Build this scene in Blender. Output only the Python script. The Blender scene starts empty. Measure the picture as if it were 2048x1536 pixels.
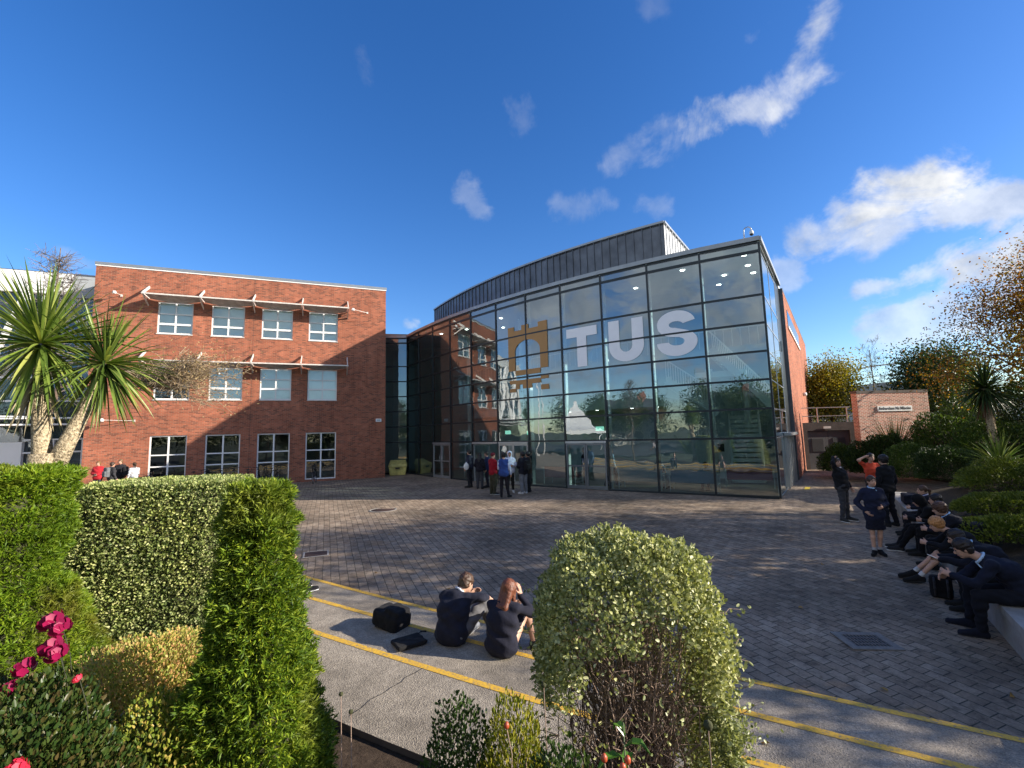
import bpy, math, random
import numpy as np
from mathutils import Vector, Matrix
R_ = math.radians
# ---------------------------------------------------------------- camera, sky, sun, exposure
scn = bpy.context.scene
cam_d = bpy.data.cameras.new("camera"); cam = bpy.data.objects.new("camera", cam_d)
scn.collection.objects.link(cam); scn.camera = cam
PIT, ROL = 0.1085, 0.0256
cam_d.sensor_width = 36.0; cam_d.lens = 920.2 / 2048 * 36.0
cam_d.clip_start = 0.05; cam_d.clip_end = 5000
cam.matrix_world = Matrix.Translation((0, 0, 2.5)) @ Matrix.Rotation(math.pi / 2 + PIT, 4, 'X') @ Matrix.Rotation(-ROL, 4, 'Z')
SUN_AZ, SUN_EL = R_(-9.0), R_(22.0)          # azimuth counter-clockwise from +X
sun_dir = Vector((math.cos(SUN_AZ) * math.cos(SUN_EL), math.sin(SUN_AZ) * math.cos(SUN_EL), math.sin(SUN_EL)))
world = bpy.data.worlds.new("World"); scn.world = world; world.use_nodes = True
scn.view_settings.view_transform = 'Standard'; scn.view_settings.look = 'None'
scn.view_settings.exposure = 1.0; scn.view_settings.gamma = 1.0
sd = bpy.data.lights.new("sun", 'SUN'); sd.energy = 4.9; sd.angle = R_(0.53); sd.color = (1.0, 0.90, 0.76)
sun = bpy.data.objects.new("sun", sd); scn.collection.objects.link(sun)
sun.rotation_euler = sun_dir.to_track_quat('Z', 'Y').to_euler()

def build_world():
    nt = world.node_tree; N = nt.nodes; L = nt.links; N.clear()
    out = N.new('ShaderNodeOutputWorld'); bg = N.new('ShaderNodeBackground'); bg.inputs[1].default_value = 0.11
    sky = N.new('ShaderNodeTexSky'); sky.sky_type = 'NISHITA'; sky.sun_disc = False
    sky.sun_elevation = SUN_EL; sky.sun_rotation = R_(90) - SUN_AZ
    sky.air_density = 1.0; sky.dust_density = 0.35; sky.ozone_density = 3.2; sky.altitude = 50
    tc = N.new('ShaderNodeTexCoord')
    def math_(op, a, b=None, clamp=False):
        m = N.new('ShaderNodeMath'); m.operation = op; m.use_clamp = clamp
        for i, x in enumerate((a, b)):
            if x is None: continue
            if isinstance(x, (int, float)): m.inputs[i].default_value = x
            else: L.new(x, m.inputs[i])
        return m.outputs[0]
    wn = N.new('ShaderNodeTexNoise'); wn.inputs['Scale'].default_value = 4.5; wn.inputs['Detail'].default_value = 6; wn.inputs['Roughness'].default_value = .6; L.new(tc.outputs['Generated'], wn.inputs['Vector'])
    wv = N.new('ShaderNodeVectorMath'); wv.operation = 'MULTIPLY_ADD'; L.new(wn.outputs['Color'], wv.inputs[0]); wv.inputs[1].default_value = (.20, .20, .20); ws = N.new('ShaderNodeVectorMath'); ws.operation = 'ADD'
    ws.inputs[1].default_value = (-.10, -.10, -.10); L.new(tc.outputs['Generated'], ws.inputs[0]); L.new(ws.outputs[0], wv.inputs[2]); warp = wv.outputs[0]
    def dist_seg(A, B):
        A = Vector(A).normalized(); B = Vector(B).normalized(); AB = B - A
        s = N.new('ShaderNodeVectorMath'); s.operation = 'SUBTRACT'; L.new(warp, s.inputs[0]); s.inputs[1].default_value = A
        if AB.length < 1e-4:
            l = N.new('ShaderNodeVectorMath'); l.operation = 'LENGTH'; L.new(s.outputs[0], l.inputs[0]); return l.outputs['Value']
        d = N.new('ShaderNodeVectorMath'); d.operation = 'DOT_PRODUCT'; L.new(s.outputs[0], d.inputs[0]); d.inputs[1].default_value = AB
        t = math_('DIVIDE', d.outputs['Value'], AB.dot(AB), True)
        sc = N.new('ShaderNodeVectorMath'); sc.operation = 'SCALE'; sc.inputs[0].default_value = AB; L.new(t, sc.inputs['Scale'])
        s2 = N.new('ShaderNodeVectorMath'); s2.operation = 'SUBTRACT'; L.new(s.outputs[0], s2.inputs[0]); L.new(sc.outputs[0], s2.inputs[1])
        l = N.new('ShaderNodeVectorMath'); l.operation = 'LENGTH'; L.new(s2.outputs[0], l.inputs[0]); return l.outputs['Value']
    def noise(scale, detail, rough, dist=0.0, stretch=(1, 1, 1), rot=0.0):
        mp = N.new('ShaderNodeMapping'); mp.inputs['Scale'].default_value = stretch; mp.inputs['Rotation'].default_value = (0, rot, 0)
        L.new(tc.outputs['Generated'], mp.inputs['Vector'])
        n = N.new('ShaderNodeTexNoise'); n.inputs['Scale'].default_value = scale; n.inputs['Detail'].default_value = detail
        n.inputs['Roughness'].default_value = rough; n.inputs['Distortion'].default_value = dist
        L.new(mp.outputs[0], n.inputs['Vector']); return n.outputs['Fac']
    def mrange(x, a, b, c, d):
        m = N.new('ShaderNodeMapRange'); m.interpolation_type = 'SMOOTHSTEP'
        L.new(x, m.inputs[0])
        for i, v in enumerate((a, b, c, d)): m.inputs[i + 1].default_value = v
        return m.outputs[0]
    fine = noise(7.0, 9, 0.62, 0.6, (1, 1, 1.7)); wisp = noise(5.0, 8, 0.66, 1.2, (1.6, 1, 0.8), 0.7)
    blobs = CLOUDS
    dens = None
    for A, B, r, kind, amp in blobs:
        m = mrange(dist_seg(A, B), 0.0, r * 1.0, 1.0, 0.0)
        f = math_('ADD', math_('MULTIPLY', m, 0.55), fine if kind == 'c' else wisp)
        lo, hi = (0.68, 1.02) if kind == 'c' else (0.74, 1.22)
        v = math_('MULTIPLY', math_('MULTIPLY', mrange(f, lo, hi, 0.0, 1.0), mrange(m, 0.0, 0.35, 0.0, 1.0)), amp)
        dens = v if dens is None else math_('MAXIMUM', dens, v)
    mix = N.new('ShaderNodeMixRGB'); L.new(dens, mix.inputs[0]); L.new(sky.outputs[0], mix.inputs[1])
    shade = noise(11, 6, 0.6); cr = N.new('ShaderNodeValToRGB'); L.new(shade, cr.inputs[0])
    cr.color_ramp.elements[0].position = 0.35; cr.color_ramp.elements[0].color = (2.6, 2.85, 3.2, 1)
    cr.color_ramp.elements[1].position = 0.62; cr.color_ramp.elements[1].color = (4.6, 4.65, 4.7, 1)
    L.new(cr.outputs[0], mix.inputs[2])
    hs = N.new('ShaderNodeHueSaturation'); hs.inputs['Saturation'].default_value = 1.28; hs.inputs['Hue'].default_value = .512
    L.new(mix.outputs[0], hs.inputs['Color']); L.new(hs.outputs[0], bg.inputs[0]); L.new(bg.outputs[0], out.inputs[0])
CLOUDS = [
    ((0.57, 0.745, 0.346), (0.647, 0.679, 0.348), 0.1, 'c', 1.0),
    ((0.532, 0.781, 0.327), (0.622, 0.721, 0.307), 0.08, 'c', 0.7),
    ((0.653, 0.69, 0.313), (0.715, 0.634, 0.295), 0.06, 'c', 0.75),
    ((0.498, 0.82, 0.283), (0.525, 0.805, 0.277), 0.05, 'c', 0.4),
    ((0.622, 0.755, 0.208), (0.709, 0.675, 0.205), 0.05, 'c', 0.6),
    ((0.708, 0.673, 0.213), (0.741, 0.634, 0.22), 0.1, 'c', 0.9),
    ((0.635, 0.761, 0.132), (0.712, 0.686, 0.147), 0.08, 'c', 0.55),
    ((0.712, 0.684, 0.161), (0.751, 0.638, 0.17), 0.09, 'c', 0.7),
    ((-0.079, 0.872, 0.482), (-0.065, 0.878, 0.474), 0.07, 'c', 0.22),
    ((0.486, 0.633, 0.602), (0.472, 0.676, 0.565), 0.065, 'w', 0.75),
    ((0.472, 0.676, 0.565), (0.432, 0.726, 0.535), 0.075, 'w', 0.8),
    ((0.432, 0.726, 0.535), (0.334, 0.78, 0.53), 0.06, 'w', 0.6),
    ((0.334, 0.78, 0.53), (0.209, 0.839, 0.502), 0.06, 'w', 0.28),
    ((0.42, 0.661, 0.622), (0.4, 0.684, 0.61), 0.05, 'w', 0.2),
    ((-0.245, 0.719, 0.65), (-0.234, 0.74, 0.63), 0.06, 'w', 0.14),
    ((0.024, 0.784, 0.62), (0.028, 0.813, 0.581), 0.05, 'w', 0.12),
    ((0.106, 0.885, 0.452), (0.296, 0.853, 0.43), 0.05, 'w', 0.2),
    ((-0.24, 0.938, 0.248), (-0.211, 0.947, 0.244), 0.04, 'c', 0.35),
    ((-0.672, 0.687, 0.278), (-0.66, 0.699, 0.274), 0.04, 'c', 0.2),
    ((0.264, 0.677, 0.687), (0.24, 0.677, 0.696), 0.05, 'w', 0.12),
    ((-0.4, -0.8, 0.45), (-0.85, -0.35, 0.45), 0.75, 'c', 0.9),  # from here on: unseen clouds behind the camera, added to raise ambient light
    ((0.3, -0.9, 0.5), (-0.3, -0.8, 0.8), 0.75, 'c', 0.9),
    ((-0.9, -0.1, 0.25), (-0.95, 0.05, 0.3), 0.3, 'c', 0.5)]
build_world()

# ---------------------------------------------------------------- helpers
COL = scn.collection
rng = np.random.default_rng(7); random.seed(7)
def tag(o, label=None, cat=None, group=None, kind=None):
    if label: o['label'] = label
    if cat: o['category'] = cat
    if group: o['group'] = group
    if kind: o['kind'] = kind
    return o
def empty(name, loc=(0, 0, 0), rz=0.0, label=None, cat=None, group=None, kind=None):
    o = bpy.data.objects.new(name, None); COL.objects.link(o); o.location = loc; o.rotation_euler = (0, 0, rz)
    o.empty_display_size = 0.2
    return tag(o, label, cat, group, kind)
def kids(o): return [c for c in bpy.data.objects if c.parent is o]
def copy_tree(o, parent=None, ch=None):
    c = o.copy(); COL.objects.link(c)
    if parent is not None: c.parent = parent
    for k in kids(o): copy_tree(k, c)
    return c
def np_mesh(name, V, F, mats, parent=None, smooth=False, mi=None, loc=None):
    V = np.asarray(V, np.float32); F = np.asarray(F, np.int32); k = F.shape[1]
    me = bpy.data.meshes.new(name); me.vertices.add(len(V)); me.vertices.foreach_set('co', V.ravel())
    me.loops.add(F.size); me.loops.foreach_set('vertex_index', F.ravel())
    me.polygons.add(len(F)); me.polygons.foreach_set('loop_start', np.arange(0, F.size, k, dtype=np.int32))
    me.polygons.foreach_set('loop_total', np.full(len(F), k, np.int32))
    if not isinstance(mats, (list, tuple)): mats = [mats]
    for m in mats: me.materials.append(m)
    if mi is not None: me.polygons.foreach_set('material_index', np.asarray(mi, np.int32))
    me.update(calc_edges=True)
    if smooth: me.polygons.foreach_set('use_smooth', np.ones(len(F), bool))
    o = bpy.data.objects.new(name, me); COL.objects.link(o)
    if parent is not None: o.parent = parent
    if loc is not None: o.location = loc
    return o
class MB:
    def __init__(s): s.v = []; s.f = []; s.sm = []
    def add(s, vs, fs, smooth=False):
        n = len(s.v); s.v += [tuple(v) for v in vs]; s.f += [tuple(n + i for i in f) for f in fs]; s.sm += [smooth] * len(fs)
    def quad(s, a, b, c, d): s.add([a, b, c, d], [(0, 1, 2, 3)])
    def frame_box(s, O, X, Y, Z):
        O, X, Y, Z = map(Vector, (O, X, Y, Z))
        vs = [O, O + X, O + X + Y, O + Y, O + Z, O + X + Z, O + X + Y + Z, O + Y + Z]
        fs = [(0, 3, 2, 1), (4, 5, 6, 7), (0, 1, 5, 4), (1, 2, 6, 5), (2, 3, 7, 6), (3, 0, 4, 7)]
        if X.cross(Y).dot(Z) < 0: fs = [f[::-1] for f in fs]
        s.add(vs, fs)
    def box(s, x0, x1, y0, y1, z0, z1): s.frame_box((x0, y0, z0), (x1 - x0, 0, 0), (0, y1 - y0, 0), (0, 0, z1 - z0))
    def bar(s, a, b, w, h, up=(0, 0, 1)):
        a, b = Vector(a), Vector(b); d = (b - a); u = Vector(up)
        if abs(d.normalized().dot(u)) > 0.98: u = Vector((1, 0, 0))
        x = d.cross(u).normalized() * w; z = x.cross(d).normalized() * h
        s.frame_box(a - x / 2 - z / 2, d, x, z)
    def tube(s, pts, r, n=8, cap=True):
        pts = [Vector(p) for p in pts]; rs = r if isinstance(r, (list, tuple)) else [r] * len(pts)
        rings = []; up = None
        for i, p in enumerate(pts):
            d = (pts[min(i + 1, len(pts) - 1)] - pts[max(i - 1, 0)])
            d = d.normalized() if d.length > 1e-9 else Vector((0, 0, 1))
            if up is None or abs(up.dot(d)) > .95: up = Vector((0, 0, 1)) if abs(d.z) < .9 else Vector((1, 0, 0))
            x = d.cross(up).normalized(); y = d.cross(x).normalized(); up = -y if False else up
            rings.append([p + (x * math.cos(2 * math.pi * k / n) + y * math.sin(2 * math.pi * k / n)) * rs[i] for k in range(n)])
        vs = [v for rg in rings for v in rg]; fs = []
        for i in range(len(pts) - 1):
            for k in range(n): fs.append((i * n + k, i * n + (k + 1) % n, (i + 1) * n + (k + 1) % n, (i + 1) * n + k))
        if cap: fs.append(tuple(range(n))[::-1]); fs.append(tuple((len(pts) - 1) * n + k for k in range(n)))
        s.add(vs, fs, True)
    def lathe(s, prof, c=(0, 0, 0), n=16):
        c = Vector(c); vs = []; fs = []
        for r, z in prof: vs += [c + Vector((r * math.cos(2 * math.pi * k / n), r * math.sin(2 * math.pi * k / n), z)) for k in range(n)]
        for i in range(len(prof) - 1):
            for k in range(n): fs.append((i * n + k, i * n + (k + 1) % n, (i + 1) * n + (k + 1) % n, (i + 1) * n + k))
        s.add(vs, fs, True)
    def build(s, name, mat, parent=None, bevel=0, smooth=None):
        me = bpy.data.meshes.new(name); me.from_pydata(s.v, [], s.f)
        for m in (mat if isinstance(mat, (list, tuple)) else [mat]): me.materials.append(m)
        me.polygons.foreach_set('use_smooth', s.sm if smooth is None else [smooth] * len(s.f)); me.update()
        o = bpy.data.objects.new(name, me); COL.objects.link(o)
        if parent is not None: o.parent = parent
        if bevel:
            b = o.modifiers.new('bevel', 'BEVEL'); b.width = bevel; b.segments = 2; b.limit_method = 'ANGLE'
        return o

# ---- ground heights: the plaza is level at the building and falls gently towards the camera
def Gz(x, y):
    return -.025 * np.clip(18 - np.asarray(y, float), 0, 14) + 0 * np.asarray(x, float)
def g(x, y): return float(Gz(x, y))

# ---------------------------------------------------------------- materials
def new_mat(name):
    m = bpy.data.materials.new(name); m.use_nodes = True; nt = m.node_tree; nt.nodes.clear()
    out = nt.nodes.new('ShaderNodeOutputMaterial'); return m, nt, nt.nodes, nt.links, out
def pbsdf(N, col=(.5, .5, .5), rough=.7, metal=0, spec=.5):
    b = N.new('ShaderNodeBsdfPrincipled'); b.inputs['Base Color'].default_value = (*col, 1)
    b.inputs['Roughness'].default_value = rough; b.inputs['Metallic'].default_value = metal
    b.inputs['Specular IOR Level'].default_value = spec; return b
def tn(N, L, vec, scale, detail=4, rough=.6, dist=0):
    n = N.new('ShaderNodeTexNoise'); n.inputs['Scale'].default_value = scale; n.inputs['Detail'].default_value = detail
    n.inputs['Roughness'].default_value = rough; n.inputs['Distortion'].default_value = dist
    if vec is not None: L.new(vec, n.inputs['Vector'])
    return n.outputs['Fac']
def ramp(N, L, fac, stops):
    c = N.new('ShaderNodeValToRGB'); L.new(fac, c.inputs[0]); e = c.color_ramp.elements
    while len(e) < len(stops): e.new(.5)
    for i, (p, col) in enumerate(stops):
        e[i].position = p; e[i].color = (*col, 1) if len(col) == 3 else col
    return c.outputs[0]
def mixc(N, L, fac, a, b, mode='MIX'):
    m = N.new('ShaderNodeMixRGB'); m.blend_type = mode
    for i, x in enumerate((fac, a, b)):
        if isinstance(x, (int, float)): m.inputs[i].default_value = x
        elif isinstance(x, tuple): m.inputs[i].default_value = (*x, 1)
        else: L.new(x, m.inputs[i])
    return m.outputs[0]
def bump(N, L, h, strength, dist, b):
    n = N.new('ShaderNodeBump'); n.inputs['Strength'].default_value = strength; n.inputs['Distance'].default_value = dist
    L.new(h, n.inputs['Height']); L.new(n.outputs[0], b.inputs['Normal'])
def simple(name, col, rough=.7, metal=0, var=.12, vs=3.0, bmp=0, bs=60, spec=.5):
    m, nt, N, L, out = new_mat(name); b = pbsdf(N, col, rough, metal, spec); tc = N.new('ShaderNodeTexCoord')
    if var:
        f = tn(N, L, tc.outputs['Object'], vs, 5, .65)
        c = ramp(N, L, f, [(.3, tuple(max(0, x * (1 - var)) for x in col)), (.7, tuple(min(1, x * (1 + var)) for x in col))])
        L.new(c, b.inputs['Base Color'])
    if bmp: bump(N, L, tn(N, L, tc.outputs['Object'], bs, 3), bmp, .01, b)
    L.new(b.outputs[0], out.inputs[0]); return m
def cloth(name, col, rough=.9):
    m, nt, N, L, out = new_mat(name); b = pbsdf(N, col, rough, 0, .25); tc = N.new('ShaderNodeTexCoord')
    f = tn(N, L, tc.outputs['Object'], 9, 4, .6)
    c = ramp(N, L, f, [(.3, tuple(x * .75 for x in col)), (.7, tuple(min(1, x * 1.25) for x in col))]); L.new(c, b.inputs['Base Color'])
    b.inputs['Sheen Weight'].default_value = .03
    bump(N, L, tn(N, L, tc.outputs['Object'], 22, 5, .6), .35, .02, b)
    L.new(b.outputs[0], out.inputs[0]); return m
def emis(name, col, st):
    m, nt, N, L, out = new_mat(name); e = N.new('ShaderNodeEmission'); e.inputs[0].default_value = (*col, 1); e.inputs[1].default_value = st
    L.new(e.outputs[0], out.inputs[0]); return m
def wall_coords(N, L):
    """(along the wall, height) in the object's own space, from its face normal"""
    tc = N.new('ShaderNodeTexCoord'); sp = N.new('ShaderNodeSeparateXYZ'); L.new(tc.outputs['Object'], sp.inputs[0])
    sn = N.new('ShaderNodeSeparateXYZ'); L.new(tc.outputs['Normal'], sn.inputs[0])
    ab = N.new('ShaderNodeMath'); ab.operation = 'ABSOLUTE'; L.new(sn.outputs[0], ab.inputs[0])
    gt = N.new('ShaderNodeMath'); gt.operation = 'GREATER_THAN'; L.new(ab.outputs[0], gt.inputs[0]); gt.inputs[1].default_value = .6
    mx = N.new('ShaderNodeMix'); mx.data_type = 'FLOAT'; L.new(gt.outputs[0], mx.inputs[0]); L.new(sp.outputs[0], mx.inputs[2]); L.new(sp.outputs[1], mx.inputs[3])
    cb = N.new('ShaderNodeCombineXYZ'); L.new(mx.outputs[0], cb.inputs[0]); L.new(sp.outputs[2], cb.inputs[1])
    return cb.outputs[0], tc
def brick_mat(name, c1, c2, dark, mortar, bw=.225, rh=.075, ms=.010, stain=.35):
    m, nt, N, L, out = new_mat(name); b = pbsdf(N, c1, .88, 0, .2); v, tc = wall_coords(N, L)
    t = N.new('ShaderNodeTexBrick'); L.new(v, t.inputs['Vector']); t.inputs['Scale'].default_value = 1
    t.inputs['Brick Width'].default_value = bw; t.inputs['Row Height'].default_value = rh; t.inputs['Mortar Size'].default_value = ms
    t.inputs['Mortar Smooth'].default_value = .2; t.inputs['Bias'].default_value = -.1
    t.inputs['Color1'].default_value = (0, 0, 0, 1); t.inputs['Color2'].default_value = (1, 1, 1, 1); t.inputs['Mortar'].default_value = (.5, .5, .5, 1)
    big = tn(N, L, v, .35, 5, .6); mid = tn(N, L, v, 2.2, 5, .7)
    col = ramp(N, L, t.outputs['Color'], [(.0, dark), (.08, dark), (.17, c2), (.6, c1), (.95, tuple(x * 1.25 for x in c1))])
    col = mixc(N, L, t.outputs['Fac'], col, mortar)
    st = ramp(N, L, mid, [(.3, (1 - stain,) * 3), (.65, (1.08,) * 3)]); col = mixc(N, L, 1.0, col, st, 'MULTIPLY')
    st = ramp(N, L, big, [(.35, (.84,) * 3), (.65, (1.08,) * 3)]); col = mixc(N, L, 1.0, col, st, 'MULTIPLY')
    mp = N.new('ShaderNodeMapping'); mp.inputs['Scale'].default_value = (2.4, .22, 1); L.new(v, mp.inputs[0]); sk = tn(N, L, mp.outputs[0], 1.0, 6, .7)
    col = mixc(N, L, 1.0, col, ramp(N, L, sk, [(.30, (.74, .74, .76)), (.48, (1.0,) * 3), (.72, (1.10, 1.09, 1.08))]), 'MULTIPLY')
    L.new(col, b.inputs['Base Color']); inv = N.new('ShaderNodeInvert'); L.new(t.outputs['Fac'], inv.inputs['Color'])
    bump(N, L, inv.outputs[0], .5, .012, b); L.new(b.outputs[0], out.inputs[0]); return m
def paver_mat():
    m, nt, N, L, out = new_mat('block_paving'); b = pbsdf(N, (.2, .19, .18), .82, 0, .3); tc = N.new('ShaderNodeTexCoord')
    mp = N.new('ShaderNodeMapping'); mp.inputs['Rotation'].default_value = (0, 0, R_(68)); L.new(tc.outputs['Object'], mp.inputs['Vector'])
    wob = N.new('ShaderNodeVectorMath'); wob.operation = 'MULTIPLY_ADD'
    nz = N.new('ShaderNodeTexNoise'); nz.inputs['Scale'].default_value = .8; L.new(mp.outputs[0], nz.inputs['Vector'])
    L.new(nz.outputs['Color'], wob.inputs[0]); wob.inputs[1].default_value = (.05, .05, 0); L.new(mp.outputs[0], wob.inputs[2])
    t = N.new('ShaderNodeTexBrick'); L.new(wob.outputs[0], t.inputs['Vector']); t.inputs['Scale'].default_value = 1
    t.inputs['Brick Width'].default_value = .235; t.inputs['Row Height'].default_value = .158; t.inputs['Mortar Size'].default_value = .0065
    t.inputs['Mortar Smooth'].default_value = .35; t.inputs['Bias'].default_value = 0
    t.inputs['Color1'].default_value = (0, 0, 0, 1); t.inputs['Color2'].default_value = (1, 1, 1, 1); t.inputs['Mortar'].default_value = (.5, .5, .5, 1)
    o = tc.outputs['Object']; big = tn(N, L, o, .45, 6, .62, .4); mid = tn(N, L, o, 2.6, 6, .7); fin = tn(N, L, o, 45, 4, .7); blot = tn(N, L, o, 7, 5, .75, .5)
    col = ramp(N, L, t.outputs['Color'], [(0, (.26, .20, .148)), (.5, (.315, .248, .185)), (1, (.375, .305, .235))])
    col = mixc(N, L, 1, col, ramp(N, L, blot, [(.33, (.50,) * 3), (.50, (1.0,) * 3), (.7, (1.12,) * 3)]), 'MULTIPLY')
    col = mixc(N, L, 1, col, ramp(N, L, big, [(.34, (.60, .59, .56)), (.6, (1.12, 1.08, 1.02))]), 'MULTIPLY')
    col = mixc(N, L, 1, col, ramp(N, L, mid, [(.35, (.78,) * 3), (.65, (1.1,) * 3)]), 'MULTIPLY')
    col = mixc(N, L, 1, col, ramp(N, L, fin, [(.3, (.8,) * 3), (.7, (1.15,) * 3)]), 'MULTIPLY')
    vo = N.new('ShaderNodeTexVoronoi'); vo.inputs['Scale'].default_value = 1.5; vo.inputs['Randomness'].default_value = 1; L.new(o, vo.inputs['Vector'])
    col = mixc(N, L, ramp(N, L, vo.outputs['Distance'], [(.030, (.75,) * 3), (.045, (0, 0, 0))]), col, (.10, .092, .080))
    col = mixc(N, L, ramp(N, L, tn(N, L, o, .9, 8, .75, .8), [(.60, (0, 0, 0)), (.72, (.6,) * 3)]), col, (.12, .115, .07))
    jc = ramp(N, L, mid, [(.4, (.030, .028, .024)), (.6, (.060, .062, .040))])
    col = mixc(N, L, t.outputs['Fac'], col, jc); L.new(col, b.inputs['Base Color'])
    inv = N.new('ShaderNodeInvert'); L.new(t.outputs['Fac'], inv.inputs['Color'])
    h = mixc(N, L, .35, inv.outputs[0], blot); bump(N, L, h, .7, .012, b); L.new(b.outputs[0], out.inputs[0]); return m
def aggregate_mat(name='exposed_aggregate', base=(.33, .285, .225)):
    m, nt, N, L, out = new_mat(name); b = pbsdf(N, base, .9, 0, .25); tc = N.new('ShaderNodeTexCoord'); o = tc.outputs['Object']
    vo = N.new('ShaderNodeTexVoronoi'); vo.inputs['Scale'].default_value = 95; L.new(o, vo.inputs['Vector'])
    sepc = N.new('ShaderNodeSeparateColor'); L.new(vo.outputs['Color'], sepc.inputs[0])
    k = lambda s: tuple(x * s for x in base)
    col = ramp(N, L, sepc.outputs[0], [(0, k(.68)), (.4, k(.94)), (.8, k(1.08)), (1, k(1.3))])
    col = mixc(N, L, 1, col, ramp(N, L, tn(N, L, o, 1.1, 6, .65, .3), [(.32, (.66,) * 3), (.62, (1.1,) * 3)]), 'MULTIPLY')
    col = mixc(N, L, 1, col, ramp(N, L, tn(N, L, o, 6, 5, .7), [(.32, (.8,) * 3), (.62, (1.1,) * 3)]), 'MULTIPLY')
    L.new(col, b.inputs['Base Color']); bump(N, L, vo.outputs['Distance'], .6, .008, b); L.new(b.outputs[0], out.inputs[0]); return m
def soil_mat(name, a=(.030, .020, .014), c=(.085, .06, .042)):
    m, nt, N, L, out = new_mat(name); b = pbsdf(N, a, .95, 0, .2); tc = N.new('ShaderNodeTexCoord'); o = tc.outputs['Object']
    col = ramp(N, L, tn(N, L, o, 18, 8, .75), [(.3, a), (.6, c), (.75, tuple(x * 1.6 for x in c))]); L.new(col, b.inputs['Base Color'])
    bump(N, L, tn(N, L, o, 25, 6, .8), .9, .04, b); L.new(b.outputs[0], out.inputs[0]); return m
def paint_mat():
    m, nt, N, L, out = new_mat('yellow_nosing_paint'); b = pbsdf(N, (.78, .47, .03), .6); tc = N.new('ShaderNodeTexCoord'); o = tc.outputs['Object']
    f = tn(N, L, o, 30, 6, .75); col = ramp(N, L, f, [(.39, (.24, .20, .14)), (.45, (.58, .34, .05)), (.65, (.80, .49, .03))])
    L.new(col, b.inputs['Base Color']); bump(N, L, tn(N, L, o, 90, 3), .4, .004, b); L.new(b.outputs[0], out.inputs[0]); return m
def leaf_mat(name, cols, trans=.35, rough=.5, clump=1.5, tint=None, tscale=.8):
    """cols: list of leaf colours, one picked per leaf; clumps vary in ripeness through a noise"""
    m, nt, N, L, out = new_mat(name); ge = N.new('ShaderNodeNewGeometry'); tc = N.new('ShaderNodeTexCoord')
    n = len(cols); r = N.new('ShaderNodeValToRGB'); r.color_ramp.interpolation = 'LINEAR'; L.new(ge.outputs['Random Per Island'], r.inputs[0])
    e = r.color_ramp.elements
    while len(e) < n: e.new(.5)
    for i, c in enumerate(cols): e[i].position = i / (n - 1); e[i].color = (*c, 1)
    col = r.outputs[0]
    f = tn(N, L, tc.outputs['Object'], clump, 3, .6)
    col = mixc(N, L, 1, col, ramp(N, L, f, [(.35, (.7, .74, .7)), (.65, (1.25, 1.2, 1.0))]), 'MULTIPLY')
    if tint:
        f2 = tn(N, L, tc.outputs['Object'], tscale, 4, .6); k = ramp(N, L, f2, [(.5, (0, 0, 0)), (.66, (1, 1, 1))]); col = mixc(N, L, k, col, tint)
    b = pbsdf(N, cols[0], rough, 0, .35); L.new(col, b.inputs['Base Color'])
    t = N.new('ShaderNodeBsdfTranslucent'); tcx = mixc(N, L, 1, col, (1.3, 1.35, .6), 'MULTIPLY'); L.new(tcx, t.inputs[0])
    mx = N.new('ShaderNodeMixShader'); mx.inputs[0].default_value = trans; L.new(b.outputs[0], mx.inputs[1]); L.new(t.outputs[0], mx.inputs[2])
    L.new(mx.outputs[0], out.inputs[0]); return m
def glass_mat(name, tint=(.62, .74, .74), refl=.16, grime=.0, rough=.0):
    m, nt, N, L, out = new_mat(name); gl = N.new('ShaderNodeBsdfGlossy'); gl.inputs['Roughness'].default_value = rough; gl.inputs[0].default_value = (.86, .95, 1, 1)
    tr = N.new('ShaderNodeBsdfTransparent'); tr.inputs[0].default_value = (*tint, 1)
    fr = N.new('ShaderNodeFresnel'); fr.inputs[0].default_value = 1.5
    ad = N.new('ShaderNodeMath'); ad.operation = 'ADD'; ad.use_clamp = True; L.new(fr.outputs[0], ad.inputs[0]); ad.inputs[1].default_value = refl
    tc = N.new('ShaderNodeTexCoord'); bp = N.new('ShaderNodeBump'); bp.inputs['Strength'].default_value = .09; bp.inputs['Distance'].default_value = .05
    L.new(tn(N, L, tc.outputs['Object'], .9, 2), bp.inputs['Height']); L.new(bp.outputs[0], gl.inputs['Normal'])
    mx = N.new('ShaderNodeMixShader'); L.new(ad.outputs[0], mx.inputs[0]); L.new(tr.outputs[0], mx.inputs[1]); L.new(gl.outputs[0], mx.inputs[2])
    last = mx.outputs[0]
    L.new(last, out.inputs[0]); return m

M = {}
M['brick'] = brick_mat('red_brick', (.375, .118, .066), (.32, .098, .057), (.215, .076, .050), (.33, .20, .135), stain=.22)
M['brick_pale'] = brick_mat('pale_mortar_brick', (.52, .19, .135), (.42, .15, .11), (.28, .12, .09), (.78, .66, .52), ms=.016, stain=.2)
M['paver'] = paver_mat(); M['aggr'] = aggregate_mat(); M['paint'] = paint_mat()
M['conc'] = simple('weathered_concrete', (.30, .285, .26), .9, var=.3, vs=2.5, bmp=.4, bs=40)
M['conc_dark'] = simple('stained_concrete', (.13, .105, .09), .9, var=.35, vs=2.2, bmp=.4, bs=30)
M['soil'] = soil_mat('bark_mulch'); M['soil2'] = soil_mat('bed_soil', (.028, .022, .014), (.07, .055, .035))
M['white'] = simple('white_paint', (.78, .78, .76), .45, var=.05)
M['offwhite'] = simple('weathered_white_metal', (.62, .58, .53), .5, var=.2, vs=5)
M['mull'] = simple('dark_mullion', (.020, .028, .034), .35, .3, var=.1)
M['zinc'] = simple('dark_zinc', (.105, .115, .135), .42, .55, var=.35, vs=1.3)
M['zinc_lt'] = simple('zinc_trim', (.30, .32, .34), .4, .6, var=.12)
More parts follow.
